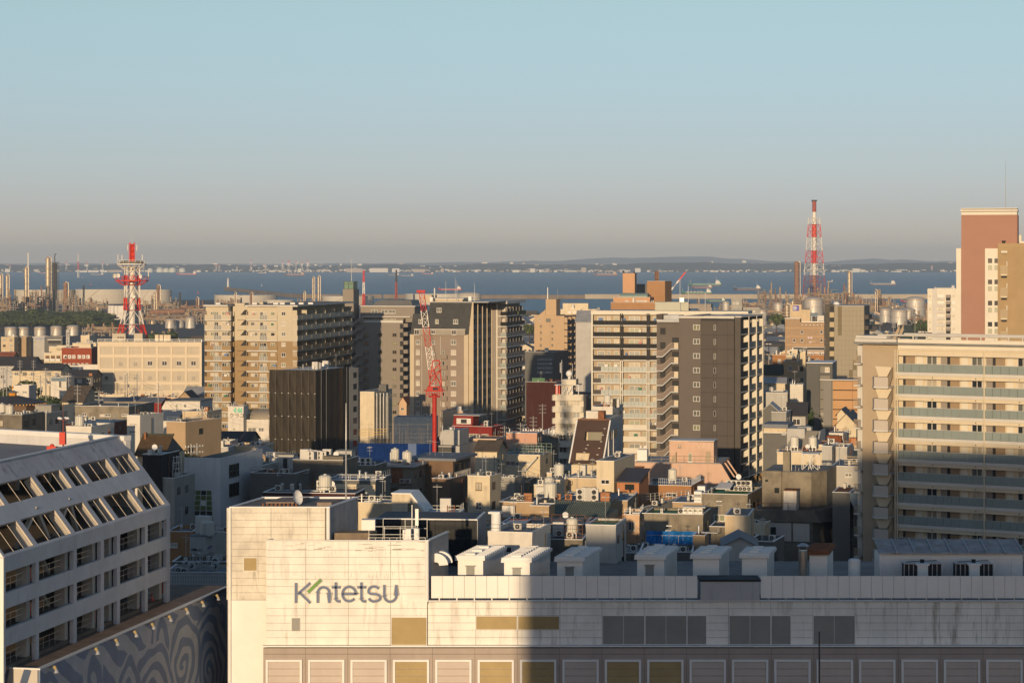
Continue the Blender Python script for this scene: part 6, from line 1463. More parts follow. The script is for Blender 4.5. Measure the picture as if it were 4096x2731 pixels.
# net-building foreground cluster in shade
b = blk('office_building', 'dark concrete roof crowded with white air conditioners', 1172, 1372, 1848, 345, 8, 12, 'dconc', roof='dark', wins=(), par=.3)
for i in range(9): item(b.t, 'ac2', b.lx(1225+i*9, 1+(i%3)*.9), 1+(i%3)*.9, b.zT+.05, -1.57 if i % 2 else 0)
for k, px, y in (('box',1200,2),('box',1210,2.6),('boxr',1270,5),('acr',1280,5.5),('dish',1345,2),('pipe',1300,6),('box',1290,3),('ac2',1298,4)): item(b.t, k, b.lx(px,y), y, b.zT+.05)
b.part('roof_extension', G().box(b.lx(1290), b.w, 0, 4, b.zT-.1, b.zT+.9), WALLS['dconc']); b.part('drain', G().cyl(b.lx(1251,-.2), -.2, b.zT-5, b.zT-1.2, .06, n=5), m_rust)
blk('low_building', 'round-cornered white stair head beside the crowded roof', 1062, 1145, 1832, 372, 5, 12, 'dconc', wins=(), par=.1, items=(('shed',1110,-.6,-1.9),('box',1075,-1.0,-1.6)))
blk('low_building', 'dark shed roofs below the white stair head', 1000, 1180, 1905, 335, 7, 12, 'dgrey', roof='dark', clut=8, wins=())
b = blk('low_building', 'grey building with profiled cream band and big tank on legs', 1300, 1502, 1925, 318, 9, 10, 'dgrey', roof='bluegrey', wins=(), par=.15); b.part('profiled_band', G().box(b.lx(1312), b.w, -.15, -.02, b.zT-1.7, b.zT-.35), WALLS['ivory']); g = G(); rail(g, (2,.1), (b.w,.1), b.zT, .8, 1.2, .03, 1); b.part('railing', g, m_white); b.part('lower_front', G().box(b.lx(1345), b.w, -.12, -.02, b.zT-5, b.zT-1.75), WALLS['green'])
t2 = blk('low_building', 'low dark roof edge with maroon fascia holding tank and condenser', 1052, 1420, 1975, 296, 6, 8, 'maroon', roof='dark', wins=(), par=.1, items=(('tankl',1300,2),('ac2',1266,2),('dish',1328,2.4),('pipe',1130,2),('ac',1100,2),('pipe',1200,2)))
blk('house', 'white shed roof between the dark roofs behind the store mast', 1320, 1400, 1868, 385, 6, 12, 'lgrey', clut=2, wins=(), items=(('shed',1345,2),))
blk('low_building', 'grey flat roof with two condensers by the blue hoarding', 1400, 1500, 1872, 372, 7, 12, 'dconc', wins=(), items=(('ac2',1440,1.5),('ac2',1462,1.5),('ac',1480,3)))
# lift house with slanted side, black glass offices
b = B(1568, 1640, 292, 10, 4.5, 'stair_head_building', 'cream stair head with long slanted roof on the right and one window', 'building'); zT = b.lz(1975)
x1 = b.lx(1640); xe = b.lx(1700); g = G(); g.exty([(0,0),(xe,0),(xe,b.lz(2056)),(x1+.1,zT),(0,zT)], 0, 4.5); b.part('wall', g, WALLS['ivory']); g = G(); g.exty([(x1-.0,zT+.02),(xe,b.lz(2056)+.02),(xe+.3,b.lz(2056)+.1),(x1+.1,zT+.2)], -.15, 4.6); b.part('slanted_roof', g, m_cap); b.part('cap', G().box(-.1, x1, -.1, 4.6, zT+.01, zT+.15), m_cap); win(b, 1632, 2042, 2012, .65, mull=0, frame=FR_B, pane=GL_G)
blk('low_building', 'cream low terrace with parapet left of the slanted stair head', 1425, 1568, 2013, 296, 5, 8, 'ivory', wins=(), par=.1, clut=5, roof='bluegrey')
b = blk('low_building', 'small white roof box with open rusty ladder frame', 1700, 1840, 2052, 284, 4, 6, 'white', roof='pale', wins=(), par=.1, items=(('box',1760,1),)); g = G()
x = b.lx(1788,-.3)
g.box(x,x+.08,-.4,-.3,b.zT-1,b.zT+1.0); g.box(x+.9,x+.98,-.4,-.3,b.zT-1,b.zT+1.0); [g.box(x,x+.9,-.4,-.3,b.zT-.9+k*.4,b.zT-.82+k*.4) for k in range(5)]; b.part('ladder_frame', g, m_rust)
b = B(1500, 1908, 268, 6, 8, 'office_building', 'black glass office with thin white roof edge behind the store', 'building'); zT = b.lz(2075); w = b.w
b.part('wall', G().box(0, w, .1, 8, 0, zT), m_dk); b.part('roof', G().box(.1, w, .3, 7.8, zT, zT+.06), ROOFS['dark']); b.part('roof_edge', G().box(0, w+.05, -.05, .25, zT-.02, zT+.12).box(w-.2, w+.05, .25, 8, zT, zT+.12), m_cap)
for k in range(6):
    for i in range(8): slot(b, 'glass_panel', w*i/8+.03, w*(i+1)/8-.03, .02, .09, zT-.4-(k+1)*1.55, zT-.4-k*1.55-.12, M('curtain_glass_black', (.012,.015,.017), .15, spec=.7))
b.part('side_panel', G().box(w+.0, w+.08, .1, 8, 0, zT), m_sidew)
b = blk('office_building', 'white low office with fat round flue tower on its left corner', 1952, 2128, 2146, 262, 9, 14, 'white', roof='bluegrey', wins=(), par=.5); b.part('flue_tower', G().cyl(b.lx(1984,1.2), 1.2, b.zT-2, b.lz(2052,0,1.2), .55, n=14).box(b.lx(1958,1.2), b.lx(2004,1.2), .6, 1.8, b.lz(2052,0,1.2), b.lz(2044,0,1.2)), m_white, smooth=True)
b.part('window_dark', G().box(b.lx(2026), b.lx(2044), -.04, 0, b.lz(2204), b.lz(2186)), GL_D)
blk('low_building', 'small store room with green roof edge and rust-red half', 2000, 2096, 2098, 282, 5, 10, 'brick', roof='pale', wins=(), par=.1)
blk('house', 'tan annexe with flat roof and dark doorway among the roofs', 1998, 2135, 2012, 318, 7, 12, 'tan', wins=(), par=.15, items=(('box',2008,-1,-1.9),('box',2020,-1,-1.9),('ac',2065,2),('ac',2080,2),('boxr',2095,2)))
blk('house', 'tan roof box with sunlit front above the railings', 2120, 2196, 2024, 312, 4, 12, 'tan', wins=(), par=.05)
b = blk('low_building', 'weathered concrete terrace with rusty railings and lit round corner', 2010, 2340, 2098, 296, 8, 8, 'dconc', wins=(), par=.1, roof='flat', items=(('dish',2262,2),)); g = G(); rail(g, (0,-.1), (b.w,-.1), b.zT, 1.3, 1.0, .03, 2); b.part('railing', g, m_rust)
b.part('round_corner', G().cyl(b.lx(2290), 1.2, b.zT-6, b.zT-.1, 1.5, n=14), WALLS['peach'])
b = blk('low_building', 'dark yard building with caged terrace in front of the weathered terrace', 2110, 2330, 2160, 280, 6, 8, 'dconc', roof='dark', wins=(), clut=7, par=.1); g = G(); rail(g, (0,0), (b.w,0), b.zT, 1.8, .7, .03, 4); b.part('cage_rail', g, m_rust)
b = B(2196, 2405, 322, 12, 14, 'workshop', 'cream workshop with green corrugated roof and row of roof condensers', 'building'); zT = b.lz(2072); w = b.w
b.part('wall', G().box(0, w, 0, 14, 0, zT), WALLS['beige']); n = 26; g = G()
for i in range(n): x0 = (w+.6)*i/n-.3; g.extx([(-.5,zT+.02),(6.5,zT+1.6),(6.5,zT+1.75),(-.5,zT+.18)], x0, x0+(w+.6)/n*.55); g.extx([(-.5,zT-.06),(6.5,zT+1.5),(6.5,zT+1.6),(-.5,zT+.03)], x0+(w+.6)/n*.55, x0+(w+.6)/n)
b.part('corrugated_roof', g, M('roof_sage', (.15,.19,.16), .8, var=.25)); b.part('upper_roof', G().box(0, w, 6.6, 14, zT+1.2, zT+1.7), m_roof)
for k, px in (('box',2143),('box',2152),('tankl',2200),('acr',2215),('acr',2260),('ac2',2305),('box',2326),('box',2340),('ac2',2362),('boxr',2402)): item(b.t, k, b.lx(px,7.2), 7.2, zT+1.7, 0, 1.15)
for i in range(9): slot(b, 'flank_window', w, w+.06, 1.5+i*1.35, 2.3+i*1.35, zT-2.9, zT-1.1, FR_W if i % 2 else GL_D)
for y in (.6, 7): b.part('downpipe', G().cyl(w+.1, y, 0, zT-.3, .06, n=5), m_steel)
blk('house', 'cream boxy house with stair tower and round tank shadow', 2208, 2258, 1922, 370, 9, 14, 'ivory', wins=(), items=(('tankl',2236,5),), par=.1)
blk('house', 'narrow cream chimney-like stair tower among cream houses', 2187, 2207, 1892, 385, 4, 14, 'ivory', wins=(), par=.05)
blk('house', 'small cream roof house with lean stained tank beside', 2136, 2186, 1942, 355, 5, 14, 'ivory', wins=((2150,1972,1961,1.0),), items=(('tank',2196,1,-1.2),), par=.1)
blk('house', 'cream wall house stepping under the brown slope building', 2258, 2400, 1915, 372, 8, 14, 'beige', roof='pale', wins=(), clut=5, par=.1)
blk('house', 'cream box house with one wide sliding window', 2386, 2456, 1846, 362, 14, 16, 'ivory', wins=((2404,1935,1917,1.35),), par=.1, side=False)
b = blk('terrace', 'flat roof terrace with steel rails in front of the cream box house', 2235, 2510, 2004, 340, 12, 10, 'tan', roof='bluegrey', wins=(), par=.15, clut=6); g = G(); rail(g, (1,1), (b.w-4,1), b.zT, 1.1, 1.0, .03, 3); b.part('railing', g, m_steel)
# brown sloping front
b = B(2279, 2408, 415, 12, 20, 'office_building', 'white building whose brown sloping front holds two cut-out balconies', 'building'); z0, z1 = b.lz(1851), b.lz(1678, 0, 5); w = b.w
ms = M('slope_brown', (.075,.045,.032), .6, var=.15, scale=.4)
lean = b.lx(2311, 5)-0; def_ = lambda u_, v_: (u_*w+v_*(b.lx(2311,5) if u_ < .5 else b.lx(2311,5)+u_*(b.lx(2438,5)-b.lx(2408,0)-b.lx(2311,5))), 5*v_, z0+(z1-z0)*v_)
def sq(u0,u1,v0,v1): return [def_(u0,v0), def_(u1,v0), def_(u1,v1), def_(u0,v1)]
for r_ in ((0,1,0,.07),(0,.13,.07,.24),(.56,1,.07,.24),(0,1,.24,.53),(0,.31,.53,.735),(.85,1,.53,.735),(0,1,.735,1)): q = sq(*r_); g = G(); g.add(q+[(a, c_+.25, d_-.1) for a, c_, d_ in q], [(0,1,2,3),(7,6,5,4),(0,4,5,1),(1,5,6,2),(2,6,7,3),(3,7,4,0)]); b.part('slope_panel', g, ms)
b.part('wall', G().extx([(0,0),(20,0),(20,z1),(5.2,z1),(5.2,z0+1.8),(1.6,z0+1.8),(1.6,z0-.3),(0,z0-.3)], .3, w-.1), WALLS['ivory']); b.part('side_wall', G().extx([(.2,0),(20,0),(20,z1-.1),(5.3,z1-.1),(.2,z0-.1)], w+.02, w+.3), WALLS['lgrey'])
b.part('cutout_wall', G().box(w*.14, w*.56, 1.9, 2.1, z0+.3, z0+2.0), M('cutout_gold_glass', C(228,214,160), .15)); b.part('cutout_wall', G().box(w*.42, w*1.0, 4.6, 4.8, z0+3.6, z0+5.8), M('cutout_olive', (.16,.15,.10), .4))
b.part('slope_edge', G().add([def_(0,0),def_(0,1),(def_(0,1)[0]-.25,def_(0,1)[1],def_(0,1)[2]),(def_(0,0)[0]-.25,def_(0,0)[1],def_(0,0)[2]),def_(1,0),def_(1,1),(def_(1,1)[0]+.25,def_(1,1)[1],def_(1,1)[2]),(def_(1,0)[0]+.25,def_(1,0)[1],def_(1,0)[2])], [(0,1,2,3),(7,6,5,4)]), m_cap)
b.part('rust_tank', G().box(b.lx(2344,6), b.lx(2392,6), 6, 8, z1, z1+1.5), WALLS['white']); b.part('rust_panel', G().box(b.lx(2393,6), b.lx(2416,6), 6, 8, z1, z1+1.5), m_rust)
b.part('ridge', G().box(def_(0,1)[0], def_(1,1)[0], 5, 5.4, z1+.02, z1+.2), m_rust)
for q in (.15, .65): 
    for i in range(12): p = def_(q+.12+(i/12*.2 if q < .5 else i/12*.12), .05+i/12*.9 if q > .5 else i/12*.5); b.part('ladder_rung', G().box(p[0], p[0]+.35, p[1]-.25, p[1]-.18, p[2], p[2]+.07), m_steel) if i % 2 == 0 else None
for y in (4, 9): b.part('downpipe', G().cyl(w+.45, y, 0, z1-2, .12, n=6), m_cap)
for (y, dz) in ((6.5,-3.6),(11.5,-3.6)): slot(b, 'flank_window', w+.3, w+.36, y, y+2.2, z1+dz, z1+dz+1.6, GL_D)
b2 = blk('office_building', 'white building with roof ducts behind the brown sloping front', 2370, 2450, 1632, 450, 10, 14, 'white', wins=(), par=.2, items=(('boxr',2412,2),('tank',2430,2),('box',2440,2),('box',2450,2)))
# rusty metal roof house
b = B(2468, 2556, 360, 16, 6.5, 'roof_house', 'rust-streaked metal house with dark monopitch roof and dark window', 'house'); w = b.w; zT = b.lz(1926)
g = G(); g.extx([(0,0),(6.5,0),(6.5,zT+1.3),(0,zT)], 0, w); b.part('wall', g, WALLS['rust']); g = G(); g.extx([(-.5,zT-.05),(6.9,zT+1.42),(6.9,zT+1.55),(-.5,zT+.1)], -.25, w+.25); b.part('roof', g, M('roof_slate_brown', (.06,.055,.06), .6)); b.part('window_dark', G().box(b.lx(2500), b.lx(2537), -.04, 0, b.lz(1957), b.lz(1935)), GL_D)
g = G(); rail(g, (w+.4,0), (w+6,9), zT-3.0, 1.2, .9, .04, 3); b.part('railing', g, m_steel)
b = blk('workshop', 'grey workshop with a row of white-framed strip windows on its flank', 2555, 2562, 2035, 345, 22, 24, 'grey', wins=(), roof='bluegrey', par=.1, side=False)
for i in range(11): slot(b, 'flank_window', b.w, b.w+.07, 1+i*1.9, 1.9+i*1.9, b.zT-3.4, b.zT-1.5, FR_W); slot(b, 'flank_window', b.w, b.w+.05, 1.95+i*1.9, 2.85+i*1.9, b.zT-3.4, b.zT-1.5, GL_D)
# salmon building with lettered roof house
b = B(2537, 2885, 425, 12, 14, 'apartment_house', 'salmon building with stepped roof house and raised pale lettering', 'building'); zT = b.lz(1849); w = b.w
mp = M('render_salmon_pale', C(200,168,146), .85, streak=.5, var=.08, dirt=(.30,.2,.15))  # even pale salmon with streaky dirt
g = G(); xr = b.lx(2926); g.exty([(0,0),(xr+2,0),(xr,b.lz(1918)),(w,zT),(0,zT)], 0, .5); g.box(0, w-.1, .5, 14, 0, zT); b.part('wall', g, mp)
b.part('roof', G().box(.1, w-.3, .6, 13.8, zT, zT+.08), ROOFS['pale']); g = G(); rail(g, (3,.2), (w-1,.2), zT, 1.3, 1.9, .03, 2); b.part('railing', g, m_tan)
xa, xb_ = b.lx(2678,2), b.lx(2856,2); b.part('roof_house', G().box(xa, b.lx(2750,2), 2, 7, zT, b.lz(1760,0,2)).box(b.lx(2750,2)+.01, xb_, 1.7, 7, zT, b.lz(1762,0,2)), mp)
b.part('roof_house_cap', G().box(xa-.1, xb_+.1, 1.6, 7.1, b.lz(1759.5,0,2), b.lz(1757.5,0,2)), m_cap)
text('VARI', 1.5, b.t, (b.lx(2785,1.6), 1.66, b.lz(1790,0,1.6)), M('letters_pale', C(205,180,160), .6)); win(b, 2713, 1789, 1778, .5, y=2, mull=0, frame=FR_D, pane=GL_C); win(b, 2753, 1846, 1812, .7, y=1.7, mull=0, frame=FR_W, pane=GL_G)
b.part('doorway', G().box(b.lx(2823,1.6), b.lx(2843,1.6), 1.62, 1.68, zT, b.lz(1803)), m_tan); b.part('white_cabin', G().box(b.lx(2549,3), b.lx(2588,3), 3, 5, zT, b.lz(1798,0,3)), m_white); b.part('stair', G().exty([(b.lx(2680,1.4),zT),(b.lx(2705,1.4),zT),(b.lx(2705,1.4),zT+1.9)], 1.0, 1.9), m_tan)
b.part('flank_frame', G().exty([(w+.2,zT),(w+.5,zT),(xr+.4,b.lz(1905)),(xr+.1,b.lz(1905))], 2.5, 2.8).exty([(w+.0,zT),(w+.3,zT),(xr+.2,b.lz(1905)),(xr-.1,b.lz(1905))], 8, 8.3), mp); b.part('dark_opening', G().box(b.lx(2536,-.1), b.lx(2573,-.1), -.08, -.02, b.lz(1893), b.lz(1866)), m_dk); b.part('opening_hood', G().box(b.lx(2534,-.6), b.lx(2576,-.6), -1.6, -.02, b.lz(1866), b.lz(1863)), m_rust)
b = blk('house', 'brown deck house with white terrace railing', 2594, 2765, 1942, 378, 12, 14, 'orange', roof='blue', wins=((2664,1985,1970,1.7),), par=.05, items=(('ac',2606,4),('ac',2618,4),('tank',2690,3))); g = G(); rail(g, (.1,.1), (b.w,.1), b.zT, 1.1, .3, .02, 2); rail(g, (b.w,.1), (b.w,9), b.zT, 1.1, .3, .02, 2); b.part('railing', g, m_white)
b = blk('low_building', 'grey flat terrace with tall white ventilation unit', 2690, 2815, 2012, 338, 9, 12, 'tan', roof='blue', wins=(), par=.08); b.part('ventilation_unit', G().box(b.lx(2776,1), b.lx(2806,1), 1, 3, b.zT, b.lz(1963,0,1)).box(b.lx(2790,4), b.lx(2820,4), 4, 5.5, b.zT, b.lz(1942,0,4)), m_white); b.part('duct_mouth', G().box(b.lx(2777,.9), b.lx(2803,.9), .8, .98, b.lz(1983,0,1), b.lz(1974,0,1)), m_grl)
b = blk('office_building', 'mottled concrete building with bright green roof floor', 2808, 2990, 1990, 335, 12, 16, 'conc', roof='green', wins=((2856,2083,2056,1.6),), par=.5)
for i in range(6): item(b.t, 'ac', b.lx(2900+i*17, 8), 8, b.zT+.1)
for i in range(5): item(b.t, 'ac2', b.lx(2905+i*19, 10), 10, b.zT+.1)
b.part('awning', G().extx([(3,b.zT+.9),(6,b.zT+1.5),(6,b.zT+1.6),(3,b.zT+1.0)], b.lx(2868,4), b.lx(2925,4)), FR_W); item(b.t, 'dish', b.lx(2955,11), 11, b.zT+1)
b = blk('low_building', 'mottled concrete lower building with green roof strip and white switch cabinets', 2577, 2812, 2067, 318, 8, 12, 'conc', roof='green', wins=(), par=.4); 
for i in range(4): x = b.lx(2732+i*20, 1.0); b.part('switch_cabinet', G().box(x, x+.63, 1.0, 2.2, b.zT, b.lz(2026,0,1)), m_clad2); b.part('cabinet_window', G().box(x+.12, x+.5, .95, .99, b.lz(2040,0,1), b.lz(2033,0,1)), GL_G)
b.part('cabinet_lid', G().box(b.lx(2730,1), b.lx(2822,1), .8, 2.4, b.lz(2025.8,0,1), b.lz(2020,0,1)), ROOFS['pale'])
mbt = M('tarpaulin_bright_blue', C(30,120,196), .45, var=.2, scale=.6); t = thing('tarpaulin', 'bright blue tarpaulin stretched below the mottled concrete wall', 'tarpaulin', (X(2585,310), 310, 0), -R(8)); w = (2842-2585)*310/F; vs = []; fs = []
for i in range(25):
    for j in range(7): vs.append((w*i/24, -.18*math.sin(i*.9)*math.sin(j*.6)-.1*math.sin(i*2.3+j), Z(2190,310)+(Z(2122,310)-Z(2190,310))*j/6))
for i in range(24):
    for j in range(6): q = i*7+j; fs.append((q, q+7, q+8, q+1))
ob('sheet', G().add(vs, fs), mbt, t); g = G(); rail(g, (0,-.6), (w-2,-.6), Z(2175,308), 1.0, 1.6, .03, 1); ob('guard_rail', g, m_steel, t)
b = blk('low_building', 'pale drum-shouldered plant building right of the blue tarpaulin', 2900, 2995, 2064, 300, 9, 10, 'beige', wins=(), par=.05); b.part('drum', G().cyl(b.lx(2960,1), 1.2, b.zT-4, b.zT-.05, 1.4, n=16), WALLS['ivory'])
blk('low_building', 'beige stair box with dark top in front of the blue tarpaulin', 2772, 2820, 2143, 296, 4, 12, 'tan', wins=(), par=.05, roof='rust')
blk('low_building', 'lower beige stained annex beside the drum-shouldered building', 2838, 2902, 2112, 302, 6, 12, 'conc', wins=(), par=.2, roof='dark')
blk('shed', 'grey gabled shed with pale blue roof behind the plant rooms', 2898, 3022, 2180, 275, 7, 4, 'lgrey', roof='bluegrey', gable='y', gh=.9, wins=())
blk('low_building', 'shaded low roof cluttered with condensers behind the plant rooms', 2340, 2560, 2225, 285, 9, 6, 'dconc', roof='bluegrey', wins=(), clut=16, small=True)
blk('low_building', 'dark yard roof with pipes beside the green drum plant', 2540, 2770, 2222, 290, 8, 6, 'dgrey', roof='dark', wins=(), clut=12, small=True)
# ================================================================ right of centre
b = B(3051, 3245, 335, 14, 16, 'office_building', 'stained raw concrete tower block with a chamfered corner and stepped terrace', 'building'); w = b.w; zT = b.lz(1885); mc_ = WALLS['conc']; md_ = WALLS['dconc']
g = G(); g.prism([(0,0),(w,0),(w+1.8,3.4),(w+2.2,12),(0,12)], 0, zT); b.part('wall', g, mc_)
g = G(); 
b.part('projecting_wall', G().box(0, b.lx(3128), -.6, -.02, 0, zT+.15), mc_); b.part('stack', G().box(b.lx(3132,1), b.lx(3159,1), 1, 2.4, zT, b.lz(1804,0,1)), mc_)
b.part('roof', G().prism([(.3,.3),(w-.3,.3),(w+1.5,3.6),(w+1.9,11.7),(.3,11.7)], zT, zT+.05), ROOFS['flat'])
b.part('window_dark', G().box(b.lx(3061,-.6), b.lx(3072,-.6), -.65, -.6, b.lz(1924), b.lz(1915)), GL_D); b.part('window_dark', G().box(b.lx(3098,-.6), b.lx(3117,-.6), -.65, -.6, b.lz(1968), b.lz(1947)), GL_D)
g = G(); x0, x1 = b.lx(3208,4), b.lx(3272,4); z = zT
for (xa, xb2) in ((x0,x0),(x1,x1),(x0+.9,x0+1.4),(x1-.9,x1-1.4)): g.tube((xa,4,z), (xb2,4,z+2.2), .06); g.tube((xa,6,z), (xb2,6,z+2.2), .06)
g.tube((x0,4,z), (x1,4,z+2.2), .05); g.tube((x1,4,z), (x0,4,z+2.2), .05); g.box(x0-.1,x1+.1,3.9,6.1,z+2.2,z+2.3); b.part('tank_stand', g, FR_W)
for px in (3182, 3195): b.part('mast', G().cyl(b.lx(px,1.5), 1.5, zT-1, b.lz(1850 if px < 3190 else 1868,0,1.5), .05, n=5), m_steel)
b.part('mast', G().cyl(b.lx(3166,2), 2, zT, b.lz(1747,0,2), .06, n=5), FR_W)
tz = b.lz(2025); g = G(); g.prism([(-.8,-6.5),(w+1,-6.5),(w+5.5,2),(w+5.5,8),(-.8,8)], 0, tz); b.part('terrace', g, md_)
b.part('terrace_roof', G().prism([(-.5,-6.2),(w+.8,-6.2),(w+5.2,2),(w+5.2,7),(-.5,7)], tz, tz+.05), ROOFS['dark'])
g = G(); g.exty([(-1.4,tz-1.3),(w+2.2,tz-1.3),(w+1.2,tz+.3),(-.9,tz+.3)], -7.0, -6.52); b.part('parapet', g, md_)
yb = -7.0
b.part('white_wall', G().box(b.lx(3070,-6.6), b.lx(3165,-6.6), -6.62, -6.52, tz-4.0, tz-1.5), WALLS['lgrey']); b.part('white_wall', G().box(b.lx(3172,-6.6), b.lx(3238,-6.6), -6.62, -6.52, tz-4.0, tz-1.5), WALLS['lgrey']); b.part('window_dark', G().box(b.lx(3056,-6.6), b.lx(3104,-6.6), -6.68, -6.63, tz-3.2, tz-2.1), GL_D)
g = G(); g.exty([(-2.0,tz-6.5),(w+3.4,tz-6.5),(w+2.4,tz-4.1),(-1.5,tz-4.1)], -8.4, -6.7); b.part('balcony_front', g, md_)
g = G(); g.add([(w+2.2,-6.5,tz-1.3),(w+7.5,3,tz-1.6),(w+6.3,3,tz+.6),(w+1.2,-6.5,tz+.3)], [(0,1,2,3)]); g.add([(w+4.0,-7.2,tz-6.5),(w+9,3,tz-6.5),(w+8,3,tz-4.0),(w+3.0,-7.2,tz-4.1)], [(0,1,2,3)]); b.part('slanting_parapet', g, md_)
for i in range(4): q = -5+i*2.2; g = G(); g.add([(w+2+i*1.15,q,tz-4.2),(w+2.4+i*1.15,q+.6,tz-4.2),(w+2.0+i*1.15,q+.6,tz-1.4),(w+1.6+i*1.15,q,tz-1.4)], [(0,1,2,3)]); b.part('pier', g, WALLS['tan'])
b.part('white_cabin', G().box(b.lx(3134,-5), b.lx(3186,-5), -5, -2.5, tz, b.lz(1960,0,-5)).box(b.lx(3131,-5.6), b.lx(3150,-5.6), -5.8, -5.1, tz-.0, tz+1.2), WALLS['white']); b.part('cabin_roof', G().box(b.lx(3133,-5), b.lx(3188,-5), -5.1, -2.2, b.lz(1959,0,-5), b.lz(1956,0,-5)), m_rust)
g = G(); rail(g, (0,-6.0), (w+.5,-6.0), tz+.05, 1.1, 1.5, .03, 1); b.part('railing', g, m_rust)
b = blk('office_building', 'dark grey building with a clerestory strip right of the brown tower', 3052, 3148, 1738, 430, 12, 14, 'dgrey', roof='bluegrey', wins=((3128,1737,1727,.7),), par=.3); b.part('clerestory', G().box(.1, b.w-.1, .1, 6, b.zT+.3, b.zT+1.2), WALLS['ivory']); b.part('clerestory_roof', G().box(-.1, b.w+.2, -.2, 8, b.zT+1.21, b.zT+1.9), ROOFS['bluegrey'])
b = B(3146, 3262, 405, 14, 12, 'workshop', 'workshop with steep grey corrugated roof above cream walls', 'building'); w = b.w; z0, z1 = b.lz(1797), b.lz(1722,0,5)
b.part('wall', G().box(b.lx(3108), w+2.0, 0, 12, 0, z0), WALLS['ivory']); n = 26
for i in range(n):
    x0, x1 = b.lx(3168)+(w-b.lx(3168)+.0)*i/n, b.lx(3168)+(w-b.lx(3168))*(i+1)/n; sh = 1.3
    g = G(); e = .08 if i % 2 else 0; g.add([(x0-sh,0,z0+e),(x1-sh,0,z0+e),(x1,5,z1+e),(x0,5,z1+e),(x0-sh,0,z0-.2),(x1-sh,0,z0-.2),(x1,5,z1-.2),(x0,5,z1-.2)], [(0,1,2,3),(0,4,5,1),(1,5,6,2),(0,3,7,4)]); b.part('roof_sheet', g, M('roof_sheet_grey', (.34,.31,.25), .8, var=.1))
b.part('gable_wall', G().extx([(.1,0),(12,0),(12,z1),(5,z1),(.1,z0)], w, w+.3), WALLS['lgrey']); b.part('upper_wall', G().box(b.lx(3148,3), b.lx(3172,3)+2, 3, 11, z0, z1+.5), WALLS['lgrey']); b.part('ridge_box', G().box(b.lx(3190,6), b.lx(3245,6), 6, 8, z1, z1+.6), WALLS['lgrey'])
blk('house', 'cream low wall building holding the lattice tank stand', 3108, 3290, 1812, 392, 6, 12, 'ivory', wins=(), par=.1, roof='bluegrey', clut=6)
blk('office_building', 'pale grey box tower with narrow side wing by the apartment block', 3287, 3328, 1788, 375, 9, 14, 'lgrey', wins=(), par=.15); blk('office_building', 'pale grey recessed wall beside the pale box tower', 3328, 3388, 1796, 380, 9, 14, 'lgrey', wins=(), par=.3)
b = blk('office_building', 'tall grey wall building with one dark window below the rust tanks', 3325, 3478, 1868, 345, 12, 14, 'lgrey', wins=((3380,1906,1891,1.0),), par=.1, roof='bluegrey'); g = G(); [g.tube((b.lx(3376,1),1,b.zT+.4+k*.35), (b.w,1,b.zT+.4+k*.35), .05) for k in range(4)]; b.part('pipe_rack', g, M('pipe_cream', C(200,185,150), .6))
b = blk('annex_building', 'sloping dark roofed annex falling toward the stair tower', 3330, 3400, 1972, 325, 8, 14, 'dgrey', wins=(), par=.1, roof='rust'); g = G(); g.exty([(b.w-.5,b.zT),(b.w+1.2,b.zT+.2),(b.w+5,b.zT-6.0),(b.w+3,b.zT-6.5)], 0, 6); b.part('slanted_wall', g, WALLS['blue'])
b = blk('house', 'flat roof carrying a big rust-brown water tank', 3262, 3395, 1782, 400, 9, 14, 'ivory', wins=(), par=.1, roof='rust'); b.part('rusty_tank', G().box(b.lx(3307,3), b.lx(3352,3), 3, 5, b.zT+.2, b.lz(1741,0,3)).box(b.lx(3352,3), b.lx(3364,3), 3.4, 5, b.zT+.2, b.lz(1743,0,3)), M('rust_orange', (.20,.065,.025), .9, var=.5, scale=2)); b.part('rusty_tank', G().box(b.lx(3395,4), b.lx(3425,4), 4, 6, b.zT-.2, b.lz(1749,0,4)), WALLS['rust'])
blk('house', 'white gabled house with dark lower wall near the stair tower', 3345, 3425, 1697, 440, 12, 14, 'ivory', roof='dark', gable='y', gh=1.9, wins=((3380,1727,1720,.9),), side=False)
blk('house', 'slim cream house with peaked turret in front of the ochre wall', 3349, 3382, 1655, 470, 8, 14, 'ivory', roof='dark', gable='y', gh=.9, wins=())
blk('house', 'white boxy house between rust tanks and gabled house', 3316, 3372, 1735, 425, 7, 14, 'white', wins=(), par=.1)
# dark tower with ochre hall
b = B(3226, 3330, 570, 12, 14, 'office_building', 'dark grey tower with a recessed balcony beside an ochre-walled hall', 'building'); w = b.w; zT = b.lz(1452); h = 38.5*570/F; md2 = M('tile_graphite', (.10,.10,.095), .8, var=.06)
b.part('wall', G().box(0, b.lx(3279), 0, 14, 0, zT), md2); b.part('wall', G().box(b.lx(3279)+.01, w, .8, 14, 0, zT), M('tile_graphite_light', (.21,.20,.175), .8, var=.06)); b.part('pier', G().box(b.lx(3294), b.lx(3325), 0, .79, 0, b.lz(1516)), M('tile_graphite_light')); b.part('pier', G().box(b.lx(3320), w, 0, .79, b.lz(1516), zT-.01), md2); b.part('lintel', G().box(b.lx(3279)+.01, b.lx(3320)-.01, 0, .79, b.lz(1462), zT-.01).box(b.lx(3279)+.01, b.lx(3320)-.01, 0, .79, b.lz(1499), b.lz(1491)), md2); b.part('coping', G().box(-.1, w+.1, -.1, 14, zT, zT+.15), m_cap)
win(b, 3300, 1488, 1469, 1.1, y=.75, frame=FR_W, pane=GL_C)
b.part('ledge', G().box(b.lx(3279), b.lx(3440), -.1, .5, b.lz(1519), b.lz(1516)), FR_W)
moc = M('panel_ochre', C(184,144,102), .8, var=.05)
x0, x1 = b.lx(3326,1), b.lx(3450,1)
